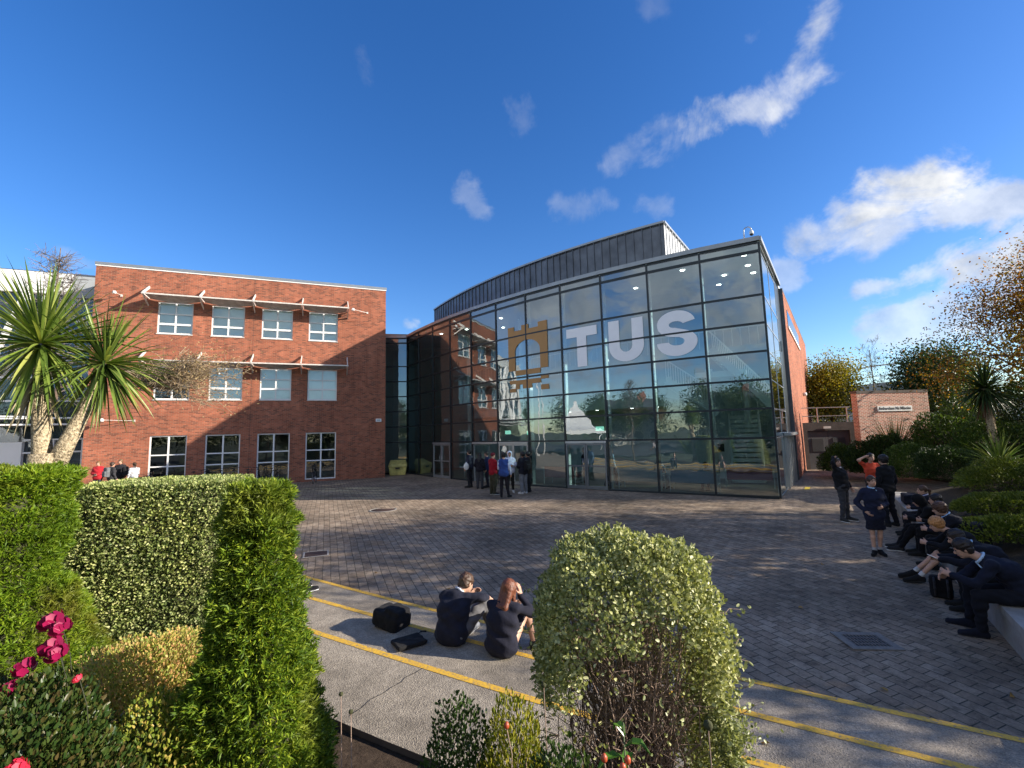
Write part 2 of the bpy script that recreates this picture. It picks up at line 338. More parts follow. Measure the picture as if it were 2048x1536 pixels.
M['alu'] = simple('aluminium', (.42, .44, .46), .35, .7, var=.1)
M['steel'] = simple('galvanised_steel', (.50, .51, .52), .35, .8, var=.1)
M['dark'] = simple('dark_interior', (.035, .037, .038), .9, var=.2, vs=1)
M['black'] = simple('black_rubber', (.012, .012, .013), .6, var=.1)
M['glass'] = glass_mat('facade_glass', (.60, .75, .79), .20)
M['glass_side'] = glass_mat('side_glass', (.55, .70, .72), .28)
M['winglass'] = glass_mat('window_glass', (.90, .95, .94), .08)
M['blind'] = simple('window_blind', (.84, .90, .86), .9, var=.06, vs=1.5)
M['roof'] = simple('roof_felt', (.06, .06, .065), .9, var=.2)
# ---------------------------------------------------------------- setting: ground, plaza, steps, beds
def grid_sheet(name, xs, ys, zf, mat, label=None, kind='structure'):
    X, Y = np.meshgrid(xs, ys); Z = zf(X, Y); nx, ny = len(xs), len(ys)
    V = np.stack([X.ravel(), Y.ravel(), Z.ravel()], 1); i, j = np.meshgrid(np.arange(nx - 1), np.arange(ny - 1)); a = (j * nx + i).ravel()
    o = np_mesh(name, V, np.stack([a, a + 1, a + nx + 1, a + nx], 1), mat, smooth=True); tag(o, label, kind=kind); return o
M['grass'] = simple('lawn', (.060, .068, .030), .95, var=.4, vs=.6, bmp=.6, bs=12)
M['asphalt'] = simple('asphalt', (.055, .055, .057), .9, var=.25, vs=.8, bmp=.3, bs=60)
grid_sheet('ground', np.array([-2500, -600, -200, -80, -40, -20, 0, 20, 40, 80, 200, 600, 2500.]),
           np.array([-2500, -600, -200, -60, -20, 0, 20, 60, 200, 600, 2500.]), lambda X, Y: np.full(X.shape, -.60), M['grass'])
grid_sheet('plaza', np.arange(-45, 26, .5), np.arange(2.0, 60, .5), Gz, M['paver'])

def polyline(P, n):
    P = np.array(P, float); d = np.r_[0, np.cumsum(np.hypot(*np.diff(P, axis=0).T))]; t = np.linspace(0, d[-1], n)
    Q = np.stack([np.interp(t, d, P[:, 0]), np.interp(t, d, P[:, 1])], 1)
    for _ in range(int(n * .6)): Q[1:-1] = .25 * Q[:-2] + .5 * Q[1:-1] + .25 * Q[2:]
    return Q
LA = polyline([(-14, 15.6), (-9, 12.4), (-6.3, 10.6), (-3.9, 9.0), (-2.48, 8.08), (-1.26, 7.32), (.41, 6.33), (2.27, 5.40), (2.88, 5.06), (3.57, 4.65), (4.29, 4.24), (5.5, 3.6)], 60)
LB = polyline([(-14.4, 14.7), (-9.3, 11.4), (-6.4, 9.55), (-4.4, 8.3), (-3.07, 7.46), (-1.69, 6.62), (-.35, 5.89), (1.86, 4.59), (2.55, 4.22), (3.01, 3.96), (3.39, 3.74), (5.2, 2.75)], 60)
LC = polyline([(-14.8, 13.8), (-9.6, 10.5), (-6.7, 8.65), (-4.4, 7.15), (-2.71, 6.14), (-1.98, 5.71), (-1.3, 5.31), (-.44, 4.83), (.27, 4.45), (1.46, 3.76), (1.85, 3.59), (4.9, 2.1)], 60)
LD = LC + np.array([-.50, -.89]) * np.linspace(1.15, 1.0, 60)[:, None]
def strip(name, P, Q, k, mat, riser=None, nw=8):
    V = []; F = []
    n = len(P)
    for j in range(nw + 1):
        t = j / nw; S = P * (1 - t) + Q * t; V += [(x, y, g(x, y) + k) for x, y in S]
    for j in range(nw):
        for i in range(n - 1): a = j * n + i; F.append((a, a + n, a + n + 1, a + 1))
    if riser:
        b = len(V); V += [(x, y, g(x, y) + k - riser) for x, y in P]
        for i in range(n - 1): F.append((i, i + 1, b + i + 1, b + i))
    mb = MB(); mb.add(V, F); o = mb.build(name, mat, smooth=False); return o
for nm, P, Q, k in (('lower_step', LA, LB, .14), ('middle_step', LB, LC, .28), ('terrace', LC, LD, .42)):
    tag(strip(nm, P, Q - (Q - P) * 0.0, k, M['aggr'], .16), kind='structure')
def band(P, k, w=.075):
    T = np.gradient(P, axis=0); T /= np.hypot(T[:, 0], T[:, 1])[:, None]; Nn = np.stack([T[:, 1], -T[:, 0]], 1)
    if Nn[:, 1].mean() > 0: Nn = -Nn
    n = len(P); V = []; 
    for j, off in enumerate((-.004, w)):
        V += [(x, y, g(x, y) + k + .004) for x, y in P + Nn * off]
    V += [(x, y, g(x, y) + k - .045) for x, y in P - Nn * .004]
    F = [(i, n + i, n + i + 1, i + 1) for i in range(n - 1)] + [(i, i + 1, 2 * n + i + 1, 2 * n + i) for i in range(n - 1)]
    mb = MB(); mb.add(V, F); return mb
for nm, P, k, lb in (('step_nosing', LA, .14, 'yellow painted nosing along the lowest step, next to the block paving'), ('step_nosing', LB, .28, 'yellow painted nosing along the middle step, behind the two seated students'),
                 ('step_nosing', LC, .42, 'yellow painted nosing along the top edge of the concrete terrace')):
    tag(band(P, k).build(nm, M['paint']), lb, 'step edge', 'yellow step nosings')
# a crack in the terrace slab
cr = MB(); cp = [(-1.0, 5.10), (-1.06, 5.01), (-1.15, 4.92), (-1.17, 4.84), (-1.25, 4.74), (-1.30, 4.65), (-1.39, 4.56), (-1.43, 4.44), (-1.50, 4.33)]
for a, b in zip(cp[:-1], cp[1:]): cr.bar((*a, g(*a) + .4225), (*b, g(*b) + .4225), .0045, .003)
tag(cr.build('slab_crack', M['black']), 'thin dark crack running across the concrete terrace slab', 'crack')
mb = MB(); V = [(x, y, g(x, y) + .42) for x, y in LD] + [(x, y, g(x, y) - .1) for x, y in LD]; mb.add(V, [(i, 60 + i, 61 + i, i + 1) for i in range(59)]); tag(mb.build('terrace_edge', M['conc_dark']), kind='structure')
# planting bed in the foreground (mulch), lawn and path behind the camera
def bedz(X, Y):
    return .03 + .05 * np.sin(X * 2.1) * np.cos(Y * 1.7) + .03 * np.sin(X * 7 + 1) * np.sin(Y * 6)
n = 60; V = []; F = []
for j in range(14):
    t = j / 13; S = LD * (1 - t) + (LD + np.array([-2.2, -4.2])) * t
    V += [(x, y, float(bedz(x, y)) if 0 < j else .02) for x, y in S]
for j in range(13):
    for i in range(n - 1): a = j * n + i; F.append((a, a + n, a + n + 1, a + 1))
mb = MB(); mb.add(V, F); tag(mb.build('planting_bed', M['soil'], smooth=True), kind='structure')
BE = LD + np.array([-2.2, -4.2])
mb = MB(); V = [(x, y, .0) for x, y in BE] + [(x - 10, y - 60, .3) for x, y in BE]
mb.add(V, [(i, 60 + i, 61 + i, i + 1) for i in range(59)]); tag(mb.build('lawn', M['grass']), kind='structure')
mb = MB(); mb.add([(-70, -30, .30), (-10, -30, .36), (-16, 6, .1), (-70, 24, .1)], [(0, 1, 2, 3)]); tag(mb.build('car_park', M['asphalt']), kind='structure')
# manholes and drain
def manhole(x, y, w, lb, sq=False):
    z = g(x, y); t = empty('manhole_cover', (x, y, z), 0, lb, 'manhole cover'); a = MB()
    if sq: a.box(-w, w, -w, w, .001, .006); 
    else: a.lathe([(0, .006), (w, .006), (w + .005, .001)], n=28)
    a.build('cover', M['rust'], t); r = MB()
    if sq:
        for s in (-1, 1): r.box(-w - .04, w + .04, s * (w + .02) - .018, s * (w + .02) + .018, .001, .009); r.box(s * (w + .02) - .018, s * (w + .02) + .018, -w - .002, w + .002, .001, .009)
    else: r.lathe([(w + .006, .003), (w + .006, .010), (w + .05, .010), (w + .055, .001)], n=28)
    r.build('cover_frame', M['conc'], t); t.rotation_euler = (0, 0, R_(22) if sq else 0)
M['rust'] = simple('rusty_iron', (.060, .036, .030), .8, .3, var=.4, vs=8, bmp=.5, bs=30)
manhole(-4.65, 16.56, .42, 'round iron manhole cover in the sunlit strip of paving'); manhole(-4.69, 11.13, .24, 'small square rusty manhole cover beside the clipped hedges', True)
dx, dy = 4.51, 6.31; dz = g(dx, dy)
t = empty('storm_drain', (dx, dy, dz + .004), R_(-4), 'rectangular storm drain with dark iron grate in a concrete surround', 'drain')
a = MB(); a.box(-.31, .31, -.24, -.16, 0, .012); a.box(-.31, .31, .16, .24, 0, .012); a.box(-.31, -.22, -.16, .16, 0, .012); a.box(.22, .31, -.16, .16, 0, .012); a.build('surround', simple('drain_frame', (.19, .175, .155), .9, var=.3, vs=8), t)
a = MB(); a.box(-.22, .22, -.16, .16, -.002, .002); a.build('pit', M['black'], t)
a = MB()
for i in range(11): a.box(-.215 + i * .0415, -.201 + i * .0415, -.158, .158, .0025, .0105)
for i in (-.08, .0, .08): a.box(-.219, .219, i - .006, i + .006, .0028, .0098)
a.build('grate', simple('worn_iron', (.13, .12, .11), .7, .0), t); t.rotation_euler = (R_(1.2), R_(.8), R_(-4))

# ---------------------------------------------------------------- seat wall and the raised bed on the right
WD = Vector((.545, .838, 0)); WN = Vector((-.838, .545, 0)); W0 = Vector((6.30, 6.34, 0))
def wallpt(s, off, z): p = W0 + WD * s + WN * off; return (p.x, p.y, z)
wl = empty('seat_wall', (W0.x, W0.y, g(W0.x, W0.y)), 0, 'low grey concrete seat wall edging the raised bed on the right', 'wall')
def wall_loft(name, s0, s1, o0, o1, z0, z1, mat, n=24):
    V = []; F = []; base = wl.location
    for i in range(n + 1):
        s = s0 + (s1 - s0) * i / n; p = W0 + WD * s; zz = g(p.x, p.y)
        for o, z in ((o0, z0), (o0, z1), (o1, z1), (o1, z0)):
            q = Vector(wallpt(s, o, zz + z)) - base; V.append(q)
    for i in range(n):
        for k in range(4): a = i * 4; F.append((a + k, a + (k + 1) % 4, a + 4 + (k + 1) % 4, a + 4 + k))
    F += [(0, 3, 2, 1), (n * 4, n * 4 + 1, n * 4 + 2, n * 4 + 3)]
    mb = MB(); mb.add(V, [f[::-1] for f in F]); return mb.build(name, mat, wl)
wall_loft('wall_body', -3.0, 10.3, -.02, -.40, -.1, .36, M['conc']); wall_loft('coping', -3.0, 10.33, .012, -.44, .36, .45, M['conc'])
def bed2z(s, o):     # o = distance behind the wall
    return .30 + .30 * np.clip(o / 1.5, 0, 1) + .16 * np.clip(o - 1.0, 0, 11) + .05 * np.sin(s * 1.3 + o) * np.cos(o * 1.1)
ss = np.linspace(-4.5, 10.2, 44); oo = np.r_[.41, .6, .9, 1.3, 1.8, 2.5, 3.3, 4.2, 5.5, 7, 9, 12, 16, 24]
V = []; F = []
def bedpt(s, o):
    p = W0 + WD * s - WN * o; return (p.x, p.y, g(p.x, p.y) * max(0, 1 - o / 4) + float(bed2z(s, o)))
for o in oo: V += [bedpt(s, o) for s in ss]
for j in range(len(oo) - 1):
    for i in range(len(ss) - 1): a = j * len(ss) + i; F.append((a, a + 1, a + len(ss) + 1, a + len(ss)))
F2 = []
mb = MB(); mb.add(V, F); tag(mb.build('raised_bed', M['soil2'], smooth=True), kind='structure')
def bedz_at(x, y):
    d = Vector((x, y, 0)) - W0; s = d.dot(WD); o = -d.dot(WN); return bedpt(s, max(o, .41))[2]
# upper ground behind the service doors and the theatre wall
mb = MB()
def slab(name, pts, z0, z1, mat):
    mb = MB(); n = len(pts); mb.add([(x, y, z1) for x, y in pts] + [(x, y, z0) for x, y in pts], [tuple(range(n))] + [(i, n + i, n + (i + 1) % n, (i + 1) % n) for i in range(n)])
    return tag(mb.build(name, mat), kind='structure')
slab('upper_lawn', [(17.0, 27.6), (20.6, 27.6), (24, 27.7), (40, 28), (60, 60), (120, 140), (20, 140), (25.5, 40)][::1], -.5, 2.55, M['grass'])
slab('bed_bank', [(19.3, 25.3), (22.4, 26.1), (34, 27.9), (32, 14), (22.5, 12.5), (17.5, 15.5)], -.5, 1.7, M['soil2'])
mb = MB(); mb.box(-.6, .6, -.35, .35, 0, .006); o = mb.build('yellow_mat', simple('yellow_rubber', (.62, .46, .04), .7)); o.location = (11.9, 19.1, .004); o.rotation_euler = (0, 0, R_(55))
o.scale = (.75, .25, 1); tag(o, 'thin yellow strip lying on the paving by the side door', 'strip')
# ---------------------------------------------------------------- brick wing with windows (left)
RX, RY, YAW = -8.1361, 29.4001, R_(21.868)
def wall_openings(mb, L, H, ops, rev=.14, z0=0.0, y=0.0, x0=0.0):
    xs = sorted({x0, L} | {v for o in ops for v in o[:2]}); zs = sorted({z0, H} | {v for o in ops for v in o[2:]})
    for i in range(len(xs) - 1):
        for j in range(len(zs) - 1):
            a, b, c, d = xs[i], xs[i + 1], zs[j], zs[j + 1]; mx, mz = (a + b) / 2, (c + d) / 2
            if any(o[0] < mx < o[1] and o[2] < mz < o[3] for o in ops): continue
            mb.quad((b, y, c), (a, y, c), (a, y, d), (b, y, d))
    for a, b, c, d in ops:
        mb.quad((a, y, c), (a, y - rev, c), (a, y - rev, d), (a, y, d)); mb.quad((b, y - rev, c), (b, y, c), (b, y, d), (b, y - rev, d))
        mb.quad((a, y, d), (a, y - rev, d), (b, y - rev, d), (b, y, d)); mb.quad((a, y - rev, c), (a, y, c), (b, y, c), (b, y - rev, c))
bw = empty('brick_building', (RX, RY, 0), YAW + math.pi, 'three-storey red brick block with white framed windows and sun shades', 'building')
LEN, TOP = 15.08, 12.06
cols = [2.92 + 2.556 * k for k in range(4)]
wins = [(c, c + 1.66, 8.52, 10.33) for c in cols] + [(c, c + 1.69, 4.86, 6.72) for c in cols] + [(c, c + 1.70, .12, 2.9) for c in cols]
mb = MB(); wall_openings(mb, LEN, TOP, wins)
D = -13.0
mb.quad((0, 0, 0), (0, D, 0), (0, D, TOP), (0, 0, TOP)); mb.quad((LEN, D, 0), (LEN, 0, 0), (LEN, 0, TOP), (LEN, D, TOP))
mb.quad((LEN, D, 0), (LEN, D, TOP), (0, D, TOP), (0, D, 0))
mb.build('wall', M['brick'], bw)
mb = MB(); mb.quad((0.02, -.02, TOP - .1), (LEN - .02, -.02, TOP - .1), (LEN - .02, D, TOP - .1), (.02, D, TOP - .1)); mb.build('roof', M['roof'], bw)
mb = MB(); mb.box(-.05, LEN + .05, -.25, .045, 12.125, 12.28); mb.box(-.05, .2, D, -.25, 12.125, 12.28); mb.box(LEN - .2, LEN + .05, D, -.25, 12.125, 12.28); mb.build('coping', M['zinc_lt'], bw)
mb = MB(); mb.box(-.03, LEN + .03, -.2, .03, 12.06, 12.125); mb.build('white_flashing', M['white'], bw)
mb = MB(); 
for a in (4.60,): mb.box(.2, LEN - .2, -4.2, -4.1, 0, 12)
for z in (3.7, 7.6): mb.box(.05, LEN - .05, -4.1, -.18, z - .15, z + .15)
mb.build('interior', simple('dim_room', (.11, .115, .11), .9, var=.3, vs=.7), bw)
def window(c0, c1, z0, z1, tz, blind, parent, y=-.07, upper=True, gmat='winglass', fw=.065):
    f = MB(); 
    f.box(c0, c0 + fw, y - .05, y, z0, z1); f.box(c1 - fw, c1, y - .05, y, z0, z1)
    f.box(c0 + fw, c1 - fw, y - .05, y, z0, z0 + fw * 1.1); f.box(c0 + fw, c1 - fw, y - .05, y, z1 - fw, z1)
    m = (c0 + c1) / 2; f.box(m - fw * .6, m + fw * .6, y - .05, y + .003, z0 + fw * 1.1, z1 - fw)
    for k, z in enumerate(tz): 
        h = fw * (.85 if (upper and k == 1) else .5)
        f.box(c0 + fw, m - fw * .6, y - .05, y + .002, z - h, z + h); f.box(m + fw * .6, c1 - fw, y - .05, y + .002, z - h, z + h)
    w = f.build('window', M['white'], parent)
    p = MB(); p.quad((c1 - fw * .5, y - .03, z0 + fw * .5), (c0 + fw * .5, y - .03, z0 + fw * .5), (c0 + fw * .5, y - .03, z1 - fw * .5), (c1 - fw * .5, y - .03, z1 - fw * .5)); p.build('pane', M[gmat], w)
    if upper:
        s = MB(); s.box(c0 - .02, c1 + .02, -.05, .04, z0 - .045, z0 - .002); s.build('sill', M['offwhite'], w)
    for (a, b, za, zb) in blind:
        q = MB(); xa = c0 + (c1 - c0) * a; xb = c0 + (c1 - c0) * b; q.box(xa, xb, y - .12, y - .10, z0 + (z1 - z0) * za, z0 + (z1 - z0) * zb); q.build('blind', M['blind'], w)
for k, c in enumerate(cols):
    window(c, c + 1.66, 8.52, 10.33, (9.66, 9.08), [(.03, .97, .02, .98)], bw)
    window(c, c + 1.66, 4.86, 6.72, (6.08, 5.51), [(.03, .97, .36, .98)] if k == 3 else [(.03, .97, .02, .98)], bw)
    window(c, c + 1.70, .12, 2.9, (1.85, 1.23), [], bw, upper=False)
M['shade'] = simple('shade_underside', (.40, .37, .34), .8, var=.3, vs=3)
for z in (10.47, 6.88):
    s = empty('sun_shade'); s.parent = bw; n = 24; V = []; F = []
    t0, t1 = 2.35, 12.68
    p = MB()
    for i in range(5):                                   # four shallow vaulted mesh panels between brackets
        if i == 4: break
        a = t0 + (t1 - t0) * i / 4 + .06; b = t0 + (t1 - t0) * (i + 1) / 4 - .06
        for j in range(6):
            u0, u1 = j / 6, (j + 1) / 6
            x0_, x1_ = a + (b - a) * u0, a + (b - a) * u1
            e0 = .16 * math.sin(math.pi * u0); e1 = .16 * math.sin(math.pi * u1)
            p.quad((x1_, .98, z), (x0_, .98, z), (x0_, .06, z - .03 - e0), (x1_, .06, z - .03 - e1))
    p.build('shade_panel', M['shade'], s)
    r = MB(); r.bar((t0 - .05, 1.0, z), (t1 + .05, 1.0, z), .06, .07); r.build('rail', M['offwhite'], s)
    for i in range(5):
        x = t0 + (t1 - t0) * i / 4; b = MB(); b.bar((x, 1.02, z), (x, .02, z + .62), .05, .13); b.bar((x, .95, z - .02), (x, .02, z - .42), .05, .09); b.bar((x, 1.0, z), (x, .0, z - .02), .05, .05)
        b.build('bracket', M['offwhite'], s)
    for xa, xb in zip([1.9] + [c + 1.68 for c in cols], [c - .02 for c in cols] + [14.4]):
        l = MB(); l.box(xa, xb, .0, .03, z - .60, z - .56); l.build('string_course', M['brick'], s)
l = MB(); l.box(7.56, 7.572, .001, .004, .3, 12.0); l.build('movement_joint', M['dark'], bw)
def wall_lamp(x, z, ln, lb):
    t = empty('wall_lamp', (0, 0, 0), 0, lb, 'lamp'); a = Matrix.Translation(bw.location) @ Matrix.Rotation(YAW + math.pi, 4, 'Z')
    t.matrix_world = a @ Matrix.Translation((x, 0, z)); m = MB(); m.bar((0, .01, 0), (ln, .5, .04), .02, .02); m.build('arm', M['offwhite'], t)
    m = MB(); m.box(-.05, .05, .0, .03, -.06, .06); m.build('wall_plate', M['offwhite'], t)
    m = MB(); m.lathe([(0, .12), (.07, .10), (.10, 0), (.07, -.05), (0, -.06)], (ln, .5, 0), 10); m.build('lamp_head', M['white'], t)
wall_lamp(13.0, 3.72, 1.2, 'thin white lamp arm low on the brick wall behind the forked palm'); wall_lamp(1.15, 10.5, .9, 'thin white lamp arm at the right end of the upper sun shade')
wall_lamp(13.9, 10.5, .15, 'small lamp stub left of the upper sun shade on the brick wall')
# small white notice box on the wall
t = empty('notice_box', (0, 0, 0), 0, 'small white box fixed to the brick wall near its right corner', 'box'); t.matrix_world = Matrix.Translation(bw.location) @ Matrix.Rotation(YAW + math.pi, 4, 'Z') @ Matrix.Translation((.42, 0, 3.59))
m = MB(); m.box(-.17, .17, 0, .08, -.10, .10); m.build('case', M['white'], t, bevel=.01); m = MB(); m.box(-.11, .11, .081, .084, -.05, .05); m.build('panel', M['alu'], t)
m = MB()
for x in (.6, .78, 1.3): 
    m.tube([(x, -1.0, 12.0), (x, -1.0, 12.55 + (x * 7 % .3))], .02, 6)
m.build('roof_aerial', M['steel'], bw)

# ---------------------------------------------------------------- white and glazed building at the far left
wb = empty('white_building', (RX, RY, 0), YAW + math.pi, 'white panelled building with dark glazing and white braces at the far left', 'building')
Y0 = -3.0; A0, A1 = 14.9, 36.0
M['panel'] = simple('white_cladding', (.80, .80, .77), .5, var=.06, vs=.5); M['panelg'] = simple('grey_cladding', (.34, .36, .37), .5, var=.1, vs=.5)
mb = MB(); mb.box(17.25, A1, Y0 - .5, Y0 + .05, 11.1, 12.33); mb.build('parapet', M['panel'], wb)
mb = MB(); mb.box(A0, 17.25, Y0 - .5, Y0 - .02, 11.0, 12.27); mb.build('grey_parapet', M['panelg'], wb)
mb = MB(); mb.box(A0, A1, Y0 - 10, Y0 - .5, 0, 12.0); mb.build('core', simple('dim_offices', (.09, .10, .11), .9, var=.4, vs=.4), wb)
mb = MB(); mb.box(A0, A1, Y0 - 10, Y0 - .05, 12.27, 12.4); mb.build('roof', M['zinc'], wb)
mb = MB(); mb.quad((A1, Y0 - .2, .0), (A0, Y0 - .2, 0), (A0, Y0 - .2, 11.1), (A1, Y0 - .2, 11.1)); mb.build('glazing', M['winglass'], wb)
mb = MB()
for k in range(9): x = 16.2 + k * 2.3; mb.box(x - .06, x + .06, Y0 - .19, Y0 - .06, 4.2, 11.0)
for z in (5.0, 6.3, 8.0, 9.6): mb.box(A0, A1, Y0 - .19, Y0 - .09, z - .04, z + .04)
mb.build('window_grid', M['white'], wb)
for k in range(4):
    x = 17.4 + 4.4 * k; b = MB(); b.bar((x, Y0 + .45, 4.3), (x + 1.6, Y0 + .45, 11.0), .2, .3, (0, 1, 0)); b.bar((x + 1.6, Y0 + .45, 11.0), (x + 3.6, Y0 + .45, 4.3), .2, .3, (0, 1, 0)); b.build('brace', M['white'], wb)
mb = MB(); mb.box(A0 - .1, A1, Y0, Y0 + 1.2, 3.95, 4.03); mb.box(A0 - .1, A1, Y0 + .1, Y0 + 1.0, 3.62, 3.70); mb.bar((17.5, Y0 + 1.1, 4.05), (A1, Y0 + .1, 4.7), .06, .06); mb.build('canopy', M['white'], wb)
mb = MB(); mb.box(18.8, 26, Y0 - .15, Y0 + .1, 0, 2.75); mb.build('lower_panel', M['panel'], wb)
mb = MB()
for x in (15.05, 16.25, 17.55): mb.box(x - .05, x + .05, Y0 - .15, Y0, 0, 2.85)
for z in (2.85, 2.15): mb.box(A0, 18.8, Y0 - .15, Y0 + .01, z - .04, z + .05)
mb.build('entrance_frame', M['white'], wb)

# ---------------------------------------------------------------- curved glass theatre
CX, CY, RR, TH0, DTH = 29.79761, 55.54523, 43.90064, -2.580695, .0479093
def FP(i, off=0.0, z=0.0):
    t = TH0 + DTH * i; return (CX + (RR + off) * math.cos(t), CY + (RR + off) * math.sin(t), z)
gb = empty('glass_theatre', (9.41, 16.66, 0), 0, 'curved glass-fronted theatre building with dark grid frames and big white letters', 'building'); gb.location = (0, 0, 0)
ROWS = [0.02, 2.13, 3.2, 4.26, 5.31, 6.37, 7.44, 9.12, 9.45]
base = [(-9.22, 32.02)] + [FP(i)[:2] for i in range(12)]
SD = Vector((.5750, .8181, 0)); C11 = Vector(FP(11)); side = [C11 + SD * s for s in (0, 2.42, 4.85)]
M['emb'] = simple('ochre_film', (.46, .25, .09), .6, var=.05); M['letter'] = simple('white_film', (.93, .93, .97), .3, var=.03)
def panel(a, b, z0, z1, name, mat, off=0):
    mb = MB(); mb.quad((a[0], a[1], z0), (b[0], b[1], z0), (b[0], b[1], z1), (a[0], a[1], z1)); return mb.build(name, mat, gb)
DOORB = {2: 2, 4: 3, 5: 3, 7: 2}
for i in range(12):
    a, b = base[i], base[i + 1]; bay = i - 1
    panel(a, b, ROWS[1] if bay in DOORB else ROWS[0], 9.45, 'glazing', M['glass'])
def framebars(pts, mat, tdoor=()):
    for i, p in enumerate(pts):
        mb = MB(); a = Vector((p[0], p[1], 0)); q = pts[min(i + 1, len(pts) - 1)]; o = pts[max(i - 1, 0)]
        d = (Vector((q[0] - o[0], q[1] - o[1], 0))).normalized(); nrm = Vector((d.y, -d.x, 0))
        mb.frame_box(a - d * .035 - nrm * .12, d * .07, nrm * .16, Vector((0, 0, 9.45))); mb.build('mullion', mat, gb)
    for j, z in enumerate(ROWS):
        mb = MB()
        for i in range(len(pts) - 1):
            if (pts is base) and j == 0 and (i - 1) in DOORB: continue
            a, b = Vector((*pts[i][:2], 0)), Vector((*pts[i + 1][:2], 0)); d = (b - a).normalized(); nrm = Vector((d.y, -d.x, 0)); h = .10 if j in (0, 7) else .075
            mb.frame_box(a + d * .036 - nrm * .10 + Vector((0, 0, z - h / 2)), (b - a) - d * .072, nrm * .135, Vector((0, 0, h)))
        mb.build('transom', mat, gb)
framebars(base, M['mull'])
# outward normal of the facade is towards the camera: mullions straddle the glass line
for i in range(2):
    a, b = side[i], side[i + 1]; panel(a, b, .02, 9.45, 'side_glazing', M['glass_side'])
for i in (1, 2):
    mb = MB(); p = side[i]; mb.frame_box(p - SD * .02 + Vector((.8181, -.575, 0)) * -.06, SD * .04, Vector((.8181, -.575, 0)) * .075, Vector((0, 0, 9.45))); mb.build('mullion', M['alu'], gb)
for z in ROWS:
    mb = MB(); N2 = Vector((.8181, -.575, 0)); mb.frame_box(side[0] + SD * .04 - N2 * .05 + Vector((0, 0, z - .02)), SD * 4.8, N2 * .06, Vector((0, 0, .04))); mb.build('transom', M['alu'], gb)
# side entrance (dark recessed doors with silver frames)
N2 = Vector((.8181, -.575, 0))
mb = MB()
for s in (3.05, 3.75, 4.5, 5.4, 6.2, 6.75):
    mb.frame_box(C11 + SD * s + N2 * .02, SD * .07, N2 * .08, Vector((0, 0, 2.15)))
mb.frame_box(C11 + SD * 2.95 + N2 * .02 + Vector((0, 0, 2.15)), SD * 3.9, N2 * .25, Vector((0, 0, .12)))
mb.build('side_door_frame', M['alu'], gb)
mb = MB(); mb.frame_box(C11 + SD * 4.86 - N2 * .1, SD * 2.1, N2 * .1, Vector((0, 0, 9.3))); mb.build('dark_infill', M['mull'], gb)
# roof edge, roof
def arc_pts(i0, i1, n, off, z): return [FP(i0 + (i1 - i0) * k / n, off, z) for k in range(n + 1)]
mb = MB(); o_ = [Vector((-9.3, 32.05, 0))] + [Vector(FP(i)) for i in range(12)] + [C11 + SD * 6.9]
for k in range(len(o_) - 1):
    a, b = o_[k], o_[k + 1]; d = (b - a).normalized(); nrm = Vector((d.y, -d.x, 0)); 
    mb.frame_box(a - nrm * .5 + Vector((0, 0, 9.50)) - d * .03, (b - a) + d * .06, nrm * (.60 + .0015 * (k % 2)), Vector((0, 0, .17 + .001 * (k % 2))))
mb.build('roof_coping', M['zinc_lt'], gb)
pts = [(-9.3, 32.05)] + [FP(i)[:2] for i in range(12)] + [tuple((C11 + SD * 20)[:2]), (12, 45), (-13, 41)]
def flat(name, pts, z, mat, parent, flip=False, th=.12):
    mb = MB(); n = len(pts); mb.add([(x, y, z) for x, y in pts] + [(x, y, z - th) for x, y in pts], [tuple(range(n)), tuple(range(2 * n - 1, n - 1, -1))] + [(i, n + i, n + (i + 1) % n, (i + 1) % n) for i in range(n)]); return mb.build(name, mat, parent)
flat('roof', pts, 9.60, simple('white_ceiling', (.70, .76, .76), .9, var=.04), gb, th=.14)
flat('interior_floor', pts, .012, simple('foyer_floor', (.20, .16, .10), .35, var=.25, vs=.8), gb, th=.01)
# drum: standing-seam zinc wall behind the roof edge
def seam_wall(name, pts, z0, z1, mat, every=.45, proud=.045):
    mb = MB(); P = [Vector((*p[:2], 0)) for p in pts]
    for a, b in zip(P[:-1], P[1:]):
        d = (b - a); n_ = Vector((d.y, -d.x, 0)).normalized(); mb.quad(a + Vector((0, 0, z0)), b + Vector((0, 0, z0)), b + Vector((0, 0, z1)), a + Vector((0, 0, z1)))
        L = d.length; k = max(1, int(round(L / every))); dn = d.normalized()
        for j in range(k): mb.frame_box(a + dn * (L * (j + .5) / k) + Vector((0, 0, z0)), dn * .03, n_ * proud, Vector((0, 0, z1 - z0)))
    return mb.build(name, mat, gb, smooth=False)
RD = RR - 2.9; te = R_(-122.977); k0 = -1.1; k1 = (te - TH0) / DTH
dp = [FP(k0 + (k1 - k0) * k / 46, RD - RR)[:2] for k in range(47)]
seam_wall('drum_wall', dp, 9.5, 12.40, M['zinc'])
E0 = Vector((*dp[-1], 0)); E1 = E0 + SD * 14
M['zinc_end'] = simple('zinc_sunlit_tone', (.46, .47, .48), .6, .1, var=.15)  # drum zinc made paler: sunlight on the end face put into the colour
seam_wall('drum_end', [E0, E1], 9.5, 12.40, M['zinc_end'], every=.5)
mb = MB()
for a, b in list(zip(dp[:-1], dp[1:])) + [(tuple(E0[:2]), tuple(E1[:2]))]:
    a, b = Vector((*a, 0)), Vector((*b, 0)); d = (b - a).normalized(); n_ = Vector((d.y, -d.x, 0)); mb.frame_box(a - n_ * .3 + Vector((0, 0, 12.40)), b - a, n_ * .37, Vector((0, 0, .10)))
mb.build('drum_coping', M['zinc_lt'], gb)
flat('drum_roof', [p for p in dp] + [tuple(E1[:2]), (4, 44), (-1.5, 40)], 12.42, M['roof'], gb)
